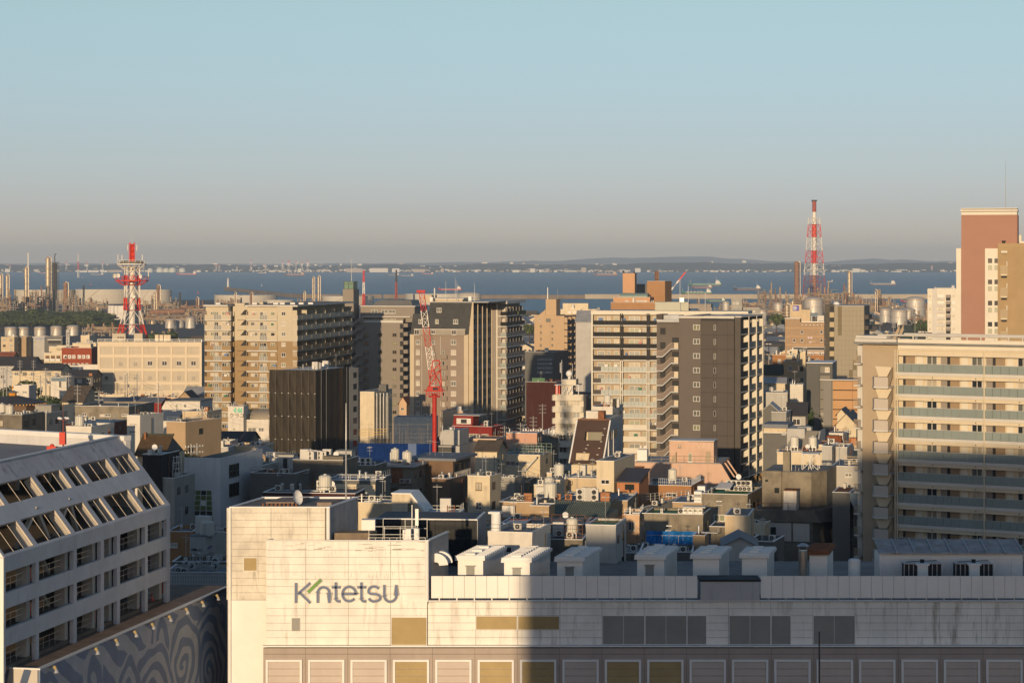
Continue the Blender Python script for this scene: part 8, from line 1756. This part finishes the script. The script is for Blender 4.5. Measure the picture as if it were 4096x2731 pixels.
# ships
def ship(px0, px1, pw, hull, sup, label, kind='tanker', flip=False, deck=None, name='cargo_ship'):
    Y = 71*F/(pw-HY); u = Y/F; L = (px1-px0)*u; h = max(2.2, L*.055); w = L*.15; t = thing(name, label, 'ship', (X(px0,Y), Y, -1)); 
    if flip: t.location = (X(px1,Y), Y, -1); t.rotation_euler = (0,0,math.pi)
    def hl(z0, z1, s0=0., s1=0.):
        n = 5; lo = [(L*.05+s0,0),(L*.16,-w/2),(L*.93,-w/2),(L*.985,-w*.35),(L*.985,w*.35),(L*.93,w/2),(L*.16,w/2)]; hi = [(L*.0+s1,0),(L*.14,-w/2),(L*.95,-w/2),(L,-w*.35),(L,w*.35),(L*.95,w/2),(L*.14,w/2)]
        g = G(); k = 7; g.add([(x,y,z0) for x,y in lo]+[(x,y,z1) for x,y in hi], [tuple(range(k-1,-1,-1)),tuple(range(k,2*k))]+[(i,(i+1)%k,k+(i+1)%k,k+i) for i in range(k)]); return g
    ob('hull', hl(.0, h*.3, L*.01, L*.012), M('antifouling_red',(.22,.06,.045),.6), t); ob('upper_hull', hl(h*.3+.01, h, L*.012), hull, t); ob('forecastle', G().prism([(L*.01,0),(L*.09,-w*.36),(L*.12,-w*.36),(L*.12,w*.36),(L*.09,w*.36)], h, h*1.5), hull, t)
    B0 = L*.80; ob('bridge', G().box(B0,L*.96,-w*.45,w*.45,h,h*1.5).box(B0+L*.01,L*.93,-w*.42,w*.42,h*1.5,h*2.3).box(B0+L*.015,L*.90,-w*.48,w*.48,h*2.3,h*2.9), sup, t); ob('wheelhouse_window', G().box(B0+L*.010,B0+L*.0145,-w*.4,w*.4,h*2.45,h*2.75), m_dk, t)
    ob('funnel', G().box(L*.91,L*.95,-w*.15,w*.15,h*2.3,h*3.1), hull, t); ob('mast', G().cyl(B0+L*.04,0,h*2.9,h*4.6,L*.004,n=5).tube((B0+L*.04,-w*.3,h*4),(B0+L*.04,w*.3,h*4),L*.003).cyl(L*.07,0,h,h*3.2,L*.004,n=5), sup, t)
    g = G()
    if kind == 'bulk':
        for k in range(4): g.box(L*(.2+k*.145),L*(.2+k*.145)+L*.018,-w*.1,w*.1,h,h*3.4)
        for k in range(4): g.box(L*(.225+k*.145),L*(.31+k*.145),-w*.35,w*.35,h,h*1.3)
        ob('deck_crane', g, deck or sup, t)
    else:
        g.box(L*.15,L*.78,-w*.06,w*.06,h*1.0,h*1.25); [g.cyl(L*(.22+k*.13),0,h,h*(2.2 if k in (1,3) else 1.5),L*.005,n=5) for k in range(5)]; g.box(L*.15,L*.78,-w*.4,w*.4,h,h*1.08); ob('deck_piping', g, deck or M('deck_greygreen',(.26,.30,.27),.7), t)
        if kind == 'gas': [ob('cargo_dome', G().dome(L*(.22+k*.11),0,h,w*.3,h*.7,n=10,m=3), M('dome_cream',(.6,.5,.38),.6), t) for k in range(5)]
    return t
mS = M('ship_white',(.66,.63,.57),.6); mHr = M('hull_red',(.42,.05,.05),.5); mHg = M('hull_green',(.04,.20,.12),.5); mHk = M('hull_black',(.03,.035,.05),.5); mHb = M('hull_brown',(.22,.10,.08),.6); mHe = M('hull_grey',(.22,.23,.25),.6); mHw = M('hull_pale',(.55,.52,.47),.6)
for a in ((704,789,1099,mHr,mS,'red cargo ship near the far left shore','tanker'),(360,416,1100,mHe,mS,'small grey coaster beyond the lattice mast','tanker'),(153,182,1094,mHr,mS,'tiny red ship at the far left under the shore','tanker'),(1137,1220,1102,mHb,M('crane_tan',(.5,.36,.2),.6),'brown bulk carrier with tan deck cranes on the open bay','bulk'),(1030,1066,1093,mHw,mS,'tiny pale boat left of the brown bulk carrier','tanker'),(1545,1600,1102,mHk,mS,'dark ship half hidden by the dark red flare tower','tanker'),(1600,1656,1105,mHe,mS,'grey coaster right of the dark red flare tower','tanker'),(1686,1735,1097,mHr,mS,'little red coaster beyond the crane','tanker'),
  (1750,1848,1161,mHr,mS,'red and white tanker above the slanted roof block','tanker'),(2372,2471,1102,mHb,M('crane_tan'),'long brown bulk carrier with tan posts left of the orange tower','bulk'),(2751,2888,1143,mHg,mS,'large green and white tanker, farthest of the anchored group','tanker'),(2765,2851,1153,mHb,mHw,'brown grey tanker in front of the large green one','tanker'),(2722,2850,1176,mHg,mS,'green gas carrier with cream domes by the breakwater','gas'),(2824,2903,1207,mHg,mS,'green tanker on the near side of the breakwater','tanker'),(2931,3047,1160,mHk,mS,'black-hulled tanker with white bridge left of the refinery','tanker'),
  (3477,3585,1140,mHe,mS,'grey and red tanker right of the striped chimney','tanker'),(3309,3331,1128,mHw,mS,'tiny white boat just right of the striped chimney','tanker'),(3735,3822,1156,mHw,mS,'white tanker half behind the slim pale apartments','tanker'),(3600,3695,1208,mHr,mS,'white bridge tanker behind the bright silver tank','tanker'),(2612,2630,1092,mHw,mS,'speck of a white boat above the brown tower','tanker')): ship(*a[:7])
for px, py, c_ in ((362,1141,mR),(1047,1144,mW),(329,1113,mW),(792,1174,mR)): Y = 71*F/(py-HY); t = thing('channel_buoy', {362:'small red buoy off the floating-roof tanks',1047:'white pillar buoy right of the lighthouse',329:'far white buoy beyond the left refinery',792:'red buoy right of the wide shaded tank'}[px], 'buoy', (X(px,Y),Y,-1)); ob('float', G().cyl(0,0,0,1.2,1.6,n=10), c_, t); ob('tower', G().cyl(0,0,1.2,6,.7,.2,n=8), c_, t)
# red-white derrick crane boom by the brown block
t = thing('crane', 'distant red and white crane boom slanting up beside the brown block', 'crane', (X(2672,3100),3100,0)); p0 = Vector((0,0,Z(1175,3100))); p1 = Vector(((2742-2672)*3100/F,0,Z(1088,3100)))
for a_, c_, mt in ((0,.30,mW),(.30,.48,M('jib_blue_grey',(.2,.22,.26),.6)),(.48,.62,mW),(.62,1,mR)): ob('boom', G().tube(p0.lerp(p1,a_), p0.lerp(p1,c_), 1.5*(1-.3*a_), 4), mt, t)
ob('body', G().box(-6,4,-4,4,0,Z(1172,3100)), mR, t)
t = lat(2627,1085,1130,8,9,1500,'small rusty gantry tower on the brown block',[mrs])
# far shore: specks of houses as one mass, landmark tanks and pylons singly
rf = random.Random(5); g = G(); g2 = G()
for i in range(2300):
    px = rf.uniform(0, 4096); dens = (.35+.65*(1 if (1000<px<1300 or 1600<px<2400 or 2780<px<3150 or 3500<px<3800) else .4)); 
    if rf.random() > dens: continue
    Y = 12760+abs(rf.gauss(0, 550)); z = 1+max(0,(Y-12800)*.03)*rf.uniform(.3,1.2); w = rf.uniform(5,26)*(1.6 if rf.random() < .1 else 1); x = X(px, Y); h = rf.uniform(3,9); (g if rf.random() < .7 else g2).box(x, x+w, Y, Y+12, z-4, z+h)
ob('far_town', g, M('far_wall_white',(.62,.60,.54),.8), kind='stuff', label='pale specks of houses and sheds along the far shore', cat='town'); ob('far_town', g2, M('far_wall_tan',(.40,.33,.26),.8), kind='stuff', label='tan specks of houses and sheds along the far shore', cat='town')
for px, r_, l_ in ((601,11,'first round white tank right of the mast on the far shore'),(640,15,'second round white tank on the far shore'),(665,12,'third, smaller round white tank on the far shore'),(690,14,'fourth round white tank on the far shore'),(729,13,'last round white tank of the far shore row')): t = thing('gas_holder', l_, 'storage tank', (X(px,12700),12700,0)); u = 12700/F; ob('shell', G().cyl(0,0,-1,12,r_*u,n=18).dome(0,0,12,r_*u,r_*u*.7,n=18,m=5), M('holder_pale',(.60,.60,.50),.6), t, smooth=True)
for px0, px1, h in ((320,348,9),(352,395,12),(402,430,10),(433,490,14),(20,40,22),(1385,1450,24),(1478,1552,26),(1568,1598,24),(1655,1700,20),(1765,1775,26),(2120,2140,24),(2325,2345,30),(2050,2075,14),(1192,1205,24),(2540,2562,26),(3410,3440,24)): t = thing('far_building', 'long pale building on the far shore, %s of the bay' % ('at %d paces' % px0 if 0 else {0:'far left',1:'left centre',2:'middle',3:'right'}[min(3,px0//900)]), 'building', (X(px0,12700),12700,0), group='long pale buildings on the far shore'); ob('wall', G().box(0,(px1-px0)*12700/F,0,30,-1,h*.8), M('far_wall_tan' if px0 % 2 else 'far_wall_white'), t)
for i, (px, pt) in enumerate(((1004,1035),(1006,1062),(1130,1040),(1153,1040),(1157,1038),(1184,1041),(1209,1043),(1230,1037),(865,1055),(877,1055),(948,1063),(348,1045),(265,1042),(40,1058),(410,1043),(574,1046),(1062,1060),(3727,1060))):
    t = thing('pylon', 'faint pylon standing above the far shore', 'pylon', (X(px,12900),12900,0), group='faint pylons above the far shore'); zt = Z(pt,12900); g = G(); g2 = G(); 
    for s in (-1, 1): g.tube((s*4,0,0),(s*1,0,zt*.75),1.0); g2.tube((s*1,0,zt*.75),(0,0,zt),1.0)
    g.tube((-8,0,zt*.72),(8,0,zt*.72),.7); g2.tube((-7,0,zt*.85),(7,0,zt*.85),.7); ob('tower', g, mW, t); ob('top', g2, mR, t)
# ================================================================ trees, poles, town filler
m_leaf = M('foliage', (.075,.10,.032), .9, var=.55, scale=.35); m_leafd = M('foliage_dark', (.052,.078,.028), .9, var=.55, scale=.35); m_leafy = M('foliage_yellow', (.095,.10,.025), .9, var=.5, scale=.5); m_trunk = M('bark', (.07,.05,.035), .9)
def crown(seed, n, leaf, mat, squash=.8):
    r = random.Random(seed); g = G(); blobs = [(r.uniform(-.55,.55), r.uniform(-.55,.55), r.uniform(-.35,.5), r.uniform(.32,.55)) for _ in range(11)]
    for _ in range(n):
        bx, by, bz, br = r.choice(blobs); d = Vector((r.gauss(0,1), r.gauss(0,1), r.gauss(0,1))).normalized()*br*r.uniform(.72,1.05); p = Vector((bx,by,bz*squash))+d; p.z = p.z*squash
        a = Vector((r.gauss(0,1), r.gauss(0,1), r.gauss(0,1))).normalized(); b_ = a.cross(d if d.length > 0 else Vector((0,0,1))).normalized() if abs(a.dot(d)) < .99 else Vector((1,0,0)); a = b_.cross(d).normalized() if d.length else a; a = (a+d.normalized()*r.uniform(-.6,.6)).normalized(); s = leaf*r.uniform(.6,1.3)
        g.add([p-a*s-b_*s*.6, p+a*s-b_*s*.6, p+a*s*.8+b_*s*.6, p-a*s*.8+b_*s*.6], [(0,1,2,3)])
    return g.mesh('crown', mat)
CR = [crown(1,900,.085,m_leaf), crown(2,900,.085,m_leafd), crown(3,900,.085,m_leaf,.9), crown(4,900,.085,m_leafd,.7), crown(5,700,.09,m_leafy)]
def tk():
    g = G(); g.cyl(0,0,0,.8,.07,.045,n=7); g.tube((0,0,.55),(.3,.1,1.05),.03); g.tube((0,0,.6),(-.28,.15,1.1),.03); g.tube((0,0,.7),(.05,-.3,1.1),.025); return g.mesh('trunk', m_trunk)
TK = tk()
def tree(x, y, z, h, w, k, label, group=None, rr=rnd):
    t = thing('broadleaf_tree', label, 'tree', (x, y, z), rr.uniform(0,6.28), group); c_ = put('crown', CR[k], t, (0,0,h*.62), scale=(w/2,w/2,h*.42)); put('trunk', TK, t, (0,0,0), scale=(h*.35,h*.35,h*.55)); return t
rt = random.Random(21)
for i in range(120):
    row = i % 5; Y = 2330+row*75+rt.uniform(-20,20); px = -20+(i//5)*20.5+rt.uniform(-9,9); top = 1236+rt.uniform(-6,8)+(4-row)*9+max(0,(px-400)*.55)+(-14 if 110 < px < 150 and row > 2 else 0); h = Z(top, Y)
    if h < 4: continue
    tree(X(px,Y), Y, 0, h, rt.uniform(15,24), rt.choice((0,1,2,3,0,2,4) if row < 2 else (0,1,2,3)), 'dense green tree of the shelter wood before the refinery', 'trees of the shelter wood')
for px, pt, Y, w, k, l_ in ((495,1594,752,9,0,'spreading pine left of the pair under the exchange wall'),(560,1592,750,9,1,'dark pine under the exchange wall'),(600,1590,745,8,2,'bushy tree at the right end under the exchange'),(680,1588,748,10,0,'broad tree right under the exchange corner'),(720,1592,745,9,1,'dark round tree beside the beige gatehouse roof'),(440,1606,742,8,1,'low tree at the lower left corner of the exchange'),(310,1603,700,9,0,'green tree left of the red shrine wall'),(345,1606,690,8,2,'green tree in front of the red shrine wall'),(520,1606,690,10,0,'wide green tree over the red shrine wall'),(480,1610,685,7,4,'tree with orange tinge in front of the red wall'),(570,1612,690,8,1,'dark tree at the right part of the red wall'),(20,1530,800,8,1,'dark conifer at the left edge above the temple'),(52,1524,790,7,1,'second dark conifer above the temple'),(95,1520,780,7,1,'third dark conifer right of the temple lantern'),(120,1500,800,8,0,'lighter tree by the sloping wall near the temple'),
  (215,1565,735,7,1,'dark shrub tree beside the small white clinic'),(185,1560,700,7,1,'dark tree left of the small white clinic'),(725,1785,372,3.6,4,'yellow-green tree between tan office and tapering office'),(755,1800,365,3.4,0,'green tree under the utility pole by the tapering office'),(785,1805,360,3,4,'small yellow-green tree behind the tapering office roof'),(2070,1775,500,5,0,'small bush behind the green-railed building'),(2055,1800,480,3,4,'low shrub left of the green railing'),(3075,1605,520,7,1,'dark tree in the shade left of the dark tower'),(3110,1600,525,7,1,'second dark tree in the shaded garden'),(3150,1602,530,7,1,'third dark tree in the shaded garden'),(3195,1600,535,7,1,'fourth dark tree close to the dark tower'),(3135,1618,500,6,1,'low dark tree in front of the shaded garden'),
  (3105,1240,1600,11,0,'round green tree below the low flat-topped tank'),(3140,1255,1650,9,1,'smaller tree right of the round green tree'),(2118,1283,1500,9,0,'green tree clump left of the peach tan block'),(3480,1320,1150,8,0,'green tree among houses left of the slim apartments'),(3560,1310,1100,12,0,'broad green tree below the white house'),(3620,1312,1120,11,1,'dark broad tree below the domed tanks'),(3690,1262,1500,12,1,'dark tree left of the slim pale apartments'),(620,1312,1500,12,1,'dark tree left of the silver tank trio'),(640,1318,1450,10,0,'green tree below the silver tank trio'),(690,1308,1480,10,1,'dark green tree right below the silver tanks'),(300,1785,340,4,0,'green creeper tree behind the garage parapet'),(375,1722,400,4,4,'small yellow-green bush beyond the garage roof'),(275,1722,400,3.5,0,'small green bush by the white roof tank')):
    u = Y/F; zt = Z(pt, Y); hh = max(w*1.1, min(zt, w*1.6)); tree(X(px,Y), Y, zt-hh, hh, w, k, l_)
# utility poles
def pole(px, pt, Y, label, big=False):
    t = thing('utility_pole', label, 'utility pole', (X(px,Y), Y, 0), rnd.uniform(-.5,.5)); zt = Z(pt, Y); ob('post', G().cyl(0,0,0,zt,.2,.12,n=7), M('pole_concrete',(.32,.31,.29),.9,var=.15), t)
    g = G()
    for k in range(3): z = zt-.5-k*.9; g.tube((-1.0,0,z),(1.0,0,z),.05); [g.cyl(x,0,z,z+.25,.05,n=5) for x in (-.9,-.45,.45,.9)]
    ob('crossarm', g, m_steel, t); ob('transformer', G().cyl(.35,0,zt-4.6,zt-3.6,.3,n=10), M('transformer_grey',(.28,.29,.30),.6), t) if big else None
    return Vector((X(px,Y),Y,zt-.5))
PL = [(13,1470,700),(27,1462,690),(80,1440,820),(134,1440,800),(182,1470,760),(184,1480,650),(162,1500,720),(200,1480,740),(275,1490,700),(310,1538,600),(396,1560,560),(500,1500,735),(509,1490,738),(548,1492,740),(536,1548,640),(633,1532,640),(789,1645,470),(809,1626,460),(765,1775,365),(788,1772,360),(912,1748,470),(1016,1808,410),(2018,1703,520),(2170,1615,600),(1977,1822,435),(2094,1872,400),(2082,1690,560),(2133,1664,580),(3075,1375,700),(3130,1560,560),(3148,1590,540),(3175,1620,520),(3476,1290,1150),(3575,1290,1180),(3660,1260,1300),(3520,1260,1300),(700,1300,1500),(50,1400,1200),(3056,1250,1400)]
wh = ['left edge','temple','brick office','clinic','exchange','shrine','tan office','shop row','net building','pink shop','maroon block','cream houses','shaded garden','slim apartments','silver tanks']
P = []
for i, (px, pt, Y) in enumerate(PL):
    near = ('left edge' if px < 60 else 'temple' if px < 170 else 'clinic' if px < 300 else 'shrine wall' if px < 420 else 'exchange wall' if px < 600 else 'beige gatehouse' if px < 700 else 'tan office' if px < 830 else 'net building' if px < 1100 else 'pink shop' if px < 2300 else 'shaded garden' if px < 3200 else 'slim apartments')
    P.append(pole(px, pt, Y, 'concrete utility pole with crossarms near the %s' % near, i % 2 == 0)); 
    o = [x for x in COL.objects if x.get('category') == 'utility pole'][-1]; o['group'] = 'utility poles near the %s' % near
CW = ['over the houses at the left edge','before the exchange wall','beside the tan office','near the net building','near the net building','near the store mast','over the pink shop','over the pink shop','near the pale block','near the pale block','in the shaded garden','in front of the slim apartments','in front of the slim apartments']
mwire = M('wire_dark', (.04,.04,.04), .6)
for a, b_ in ((0,4),(1,6),(4,8),(6,9),(9,10),(10,14),(11,12),(12,13),(13,15),(15,16),(16,17),(18,19),(17,20),(20,21),(22,24),(23,22),(24,25),(2,3),(3,7),(28,29),(29,30),(30,31),(32,33)):
    g = G()
    for dz in (0, .9):
        p, q = P[a]-Vector((0,0,dz)), P[b_]-Vector((0,0,dz)); pts = [p.lerp(q,k/8)-Vector((0,0,4*(k/8)*(1-k/8)*(p-q).length*.012)) for k in range(9)]; g.path(pts, .03, 3)
    ob('overhead_cable', g, mwire, label='pair of dark sagging cables %s' % CW[min(len(CW)-1, int((P[a].x+P[b_].x)/2*F/((P[a].y+P[b_].y)/2)+CX)//300)], cat='cable', group='cables strung between the utility poles')
# substation tangle by the pink shop
t = thing('substation', 'tangle of pale insulators and pipes beside the pink shop', 'substation', (X(2080,560),560,0)); rs = random.Random(9); zb_ = Z(1740,560); g = G(); g2 = G()
for i in range(40): x = rs.uniform(0,8.5); z = zb_+rs.uniform(0,2); g.tube((x,rs.uniform(0,4),z),(x+rs.uniform(-1,1.6),rs.uniform(0,4),z+rs.uniform(-.3,.5)),.07); g.cyl(x,rs.uniform(0,4),zb_-2,z,.06,n=4)
for i in range(14): g2.box(i*.6,i*.6+.35,1,1.5,zb_+.2,zb_+1.1+.2*(i%3))
ob('pipework', g, m_white, t, kind='stuff'); ob('insulator', g2, m_white, t, kind='stuff'); ob('plinth', G().box(0,9,0,6,0,zb_-.2), WALLS['dconc'], t)
# ---------------- filler houses on the street grid, only where something shows
import numpy as np
GX, GY = 1024, 700
zbuf = np.full((GY, GX), 1e9)
def mark(px0, px1, py0, py1, Y, test=False):
    a, b_, c_, d = int(max(0, px0/4)), int(min(GX, px1/4+1)), int(max(0, py0/4)), int(min(GY, py1/4))
    if a >= b_ or c_ >= d: return 0
    s = zbuf[c_:d, a:b_]
    if test: return int((s > Y).sum())
    s[s > Y] = Y
for o in COL.objects:
    if o.parent is None and o.get('category') in ('building','house','apartment block','apartment tower','department store','parking garage','apartment','temple') and o.location.y > 100:
        for ch in o.children:
            if ch.name.split('.')[0] in ('wall','side_wall','rose_wall','mural_wall') and ch.data:
                M_ = Matrix.Translation(o.location) @ Matrix.Rotation(o.rotation_euler.z, 4, 'Z')
                vs = [M_ @ (Vector(ch.location)+v.co) for v in ch.data.vertices]; vs = [v for v in vs if v.y > 50]
                if not vs: continue
                pxs = [CX+v.x*F/v.y for v in vs]; zt = max(v.z for v in vs); Yn = min(v.y for v in vs)
                mark(min(pxs), max(pxs), HY-(zt-H)*F/Yn+4, 2731, Yn)
FB = [(min(p[0] for p in q), max(p[0] for p in q), min(p[1] for p in q), max(p[1] for p in q)) for q in FOOT]
def free(x0, x1, y0, y1):
    for a, b_, c_, d in FB:
        if x0 < b_ and x1 > a and y0 < d and y1 > c_: return False
    return True
fr = random.Random(33); cnt = 0; bulk = {}
wl = ['white','ivory','ivory','beige','lgrey','lgrey','grey','tan','white','dgrey','peach','brown']; rl = ['dark','dark','brown','blue','bluegrey','pale','dgreen','dark']
def hm(kind, w, d, h, wk, rk, seed):
    r = random.Random(seed); wm = WALLS[wk]; parts = []
    g = G().box(0,w,0,d,0,h); hh = min(w,d)*.28
    if kind == 'gx': g.extx([(0,h),(d,h),(d/2,h+hh)], 0, .1).extx([(0,h),(d,h),(d/2,h+hh)], w-.1, w)
    if kind == 'gy': g.exty([(0,h),(w,h),(w/2,h+hh)], 0, .1)
    parts.append(('wall', g, wm))
    if kind == 'flat': g = G(); g.box(.15,w-.15,.15,d-.15,h,h+.05); parts.append(('roof', g, ROOFS['flat'])); g = G(); g.box(-.05,w+.05,-.05,.15,h,h+.5); g.box(w-.15,w+.05,.15,d,h,h+.5); g.box(-.05,.15,.15,d,h,h+.5); parts.append(('parapet', g, wm))
    else: parts.append(('roof', roofgable(w, d, h, hh, 'x' if kind == 'gx' else 'y'), ROOFS[rk]))
    g = G(); g2 = G(); st = 3.0; k = 0
    while h-st*(k+1) > -.5 and k < 4:
        n = max(1, int(w//2.6))
        for i in range(n):
            if r.random() < .75: x = (i+.5)*w/n-.7; (g if r.random() < .6 else g2).box(x, x+1.4, -.06, 0, h-st*(k+1)+1.0, h-st*(k+1)+2.1)
        for i in range(max(1, int(d//3.2))):
            if r.random() < .6: y = 1+i*3.1; g.box(w, w+.06, y, y+1.3, h-st*(k+1)+1.0, h-st*(k+1)+2.1)
        k += 1
    if g.f: parts.append(('window', g, GL_D))
    if g2.f: parts.append(('window', g2, GL_C))
    return parts
cells = []
a0 = R(14); ca, sa = math.cos(a0), math.sin(a0)
Yr = 290.
rowsY = []
v = 285.
while v < 3000: s = 10 if v < 620 else 13 if v < 760 else (15 if v < 1200 else 18); rowsY.append((v, s)); v += s*(1.12 if len(rowsY) % 2 else 1.45)
for v, s in rowsY:
    umax = 700
    u_ = -umax
    while u_ < umax:
        w = fr.uniform(.65,1.0)*s; x = u_*ca+v*sa; y = -u_*sa+v*ca; u_ += w+fr.choice((.6,.8,1.2,5.0 if fr.random() < .2 else 1.0))
        if y < 280 or abs(x) > .2156*y+70 or y > 2650: continue
        if y > 2000 and x < -.16*y: continue
        d = s*fr.uniform(.7,.95); ext = d*sa+2
        xs_ = [x, x+w*ca, x+w*ca+d*sa, x+d*sa]; ys_ = [y, y-w*sa, y-w*sa+d*ca, y+d*ca]
        if not free(min(xs_), max(xs_), min(ys_), max(ys_)): continue
        tall = fr.random() < (.16 if y < 1400 else .05); h = fr.uniform(9,17) if tall else fr.choice((3.6,6.0,6.3,6.6,6.0,9.0))
        if y < 480: h = fr.uniform(13,27)
        elif y < 620: h = fr.uniform(8,19)
        if y > 1500 and x > -.1*y: h = min(h, 9)
        cells.append((y, x, w, d, h, tall))
cells.sort()
LM = [(-1e9,'behind the left edge houses'),(300,'near the brick office'),(600,'near the exchange'),(850,'beside the cream and tan apartments'),(1350,'near the net building'),(1700,'near the crane'),(2050,'near the pink shop'),(2350,'near the pale long block'),(2980,'right of the dark brown tower'),(3350,'near the grey slab tower'),(3650,'near the slim apartments')]
for y, x, w, d, h, tall in cells:
    px0, px1 = CX+x*F/y, CX+(x+w*ca+d*sa)*F/y; pt = HY+(H-h-1.5)*F/y; pb = HY+H*F/y
    vis = mark(px0, px1, pt, pb, y, True)
    out = px1 < 0 or px0 > 4096
    if vis < 3 and not out: continue
    mark(px0, px1, pt+6, 2731, y)
    kind = 'flat' if (tall or fr.random() < .42) else fr.choice(('gx','gx','gy')); wk, rk = fr.choice(wl), fr.choice(rl); q = lambda v_, s_: round(v_/s_)*s_
    w2, d2 = max(5, q(w,2)), max(6, q(d,3)); seed = fr.randint(0,3)
    if cnt < 296 and not out:
        key = ('hm', kind, w2, d2, round(h,1) if tall else h, wk, rk, seed)
        ms2 = cached(key, lambda: [(n, g.mesh(n, m), len(g.f)) for n, g, m in hm(kind, w2, d2, h, wk, rk, seed)])
        near = [l for a, l in LM if px0 >= a][-1].replace('cream and tan apartments','tan apartments').replace('behind the left edge houses','at the left edge').replace('pale long block','pale block'); wn_ = {'ivory':'cream','lgrey':'pale grey','dgrey':'dark grey','peach':'peach'}.get(wk, wk)
        lab = ('%s %s house, %s %s' % ('tall' if h > 9 else 'low', wn_, ('flat roof' if kind == 'flat' else {'bluegrey':'blue-grey','dgreen':'green'}.get(rk, rk)+' gabled roof'), near))
        t = thing('house', lab, 'house', (x, y, 0), -a0+fr.choice((0,0,.05,-.05)), lab+'s' if 0 else 'town houses %s' % near)
        for n, me, nf in ms2: put(n, me, t, kind='stuff' if n == 'window' else None)
        if kind == 'flat': clutter(t, w2, d2, h+.05, fr.randint(1,4) if y < 1100 else 1, fr, y < 1000)
        elif y < 900 and fr.random() < .5: item(t, 'ant', w2/2, d2/2, h+.8)
        cnt += 1
    else:
        Mx = Matrix.Translation((x,y,0)) @ Matrix.Rotation(-a0, 4, 'Z')
        for n, g, m in hm(kind, w2, d2, h, wk, rk, seed):
            gg = bulk.setdefault(m.name, G()); gg.add([Mx @ Vector(p) for p in g.v], g.f)
BM = G(); mats = []; 
for i, (n, g) in enumerate(bulk.items()): mats.append(MATS[n]); BM.add(g.v, g.f, i)
if mats: ob('house_mass', BM, mats, kind='stuff', label='crowd of small houses and roofs in the far town', cat='houses')
print('FILLER', cnt, len(cells), sum(len(g.f) for g in bulk.values()))
# stray rooftop and alley clutter among the central roofs
rs = random.Random(77); g = G()
for i in range(260):
    px, py = rs.uniform(1000,2560), rs.uniform(1890,2200); Y = 470-(py-1850)*.50+rs.uniform(-15,15); x, z = X(px,Y), Z(py,Y)
    a = rs.random()
    if a < .45: g.tube((x,Y,z),(x+rs.uniform(1,4),Y+rs.uniform(-1,1),z+rs.uniform(-.2,.2)),.04)
    else: g.tube((x,Y,z-3),(x,Y,z+rs.uniform(.3,1.6)),.04)
ob('alley_pipework', g, M('steel_rusty_mix',(.20,.14,.10),.8,var=.5,scale=2), kind='stuff', label='thicket of thin pipes, poles and racks between the central roofs', cat='pipework')

# shared labels: say which one, counted from the left
ORD = ['first','second','third','fourth','fifth','sixth','seventh','eighth','ninth','tenth','eleventh','twelfth']
by = {}
for o in COL.objects:
    if o.parent is None and o.get('label') and o.get('group') != 'trees of the shelter wood': by.setdefault(o['label'], []).append(o)
for l, os_ in by.items():
    if len(os_) < 2: continue
    def sp_(o):
        if o.type == 'MESH' and o.data and len(o.data.vertices) and abs(o.location.x)+abs(o.location.y) < 1e-6: v = o.data.vertices[0].co; return v.x/max(1, v.y)
        return o.location.x/max(1, o.location.y)
    os_.sort(key=sp_)
    for i, o in enumerate(os_): o['label'] = l+', '+(ORD[i]+' from left' if i < 12 else 'number %d from left' % (i+1))
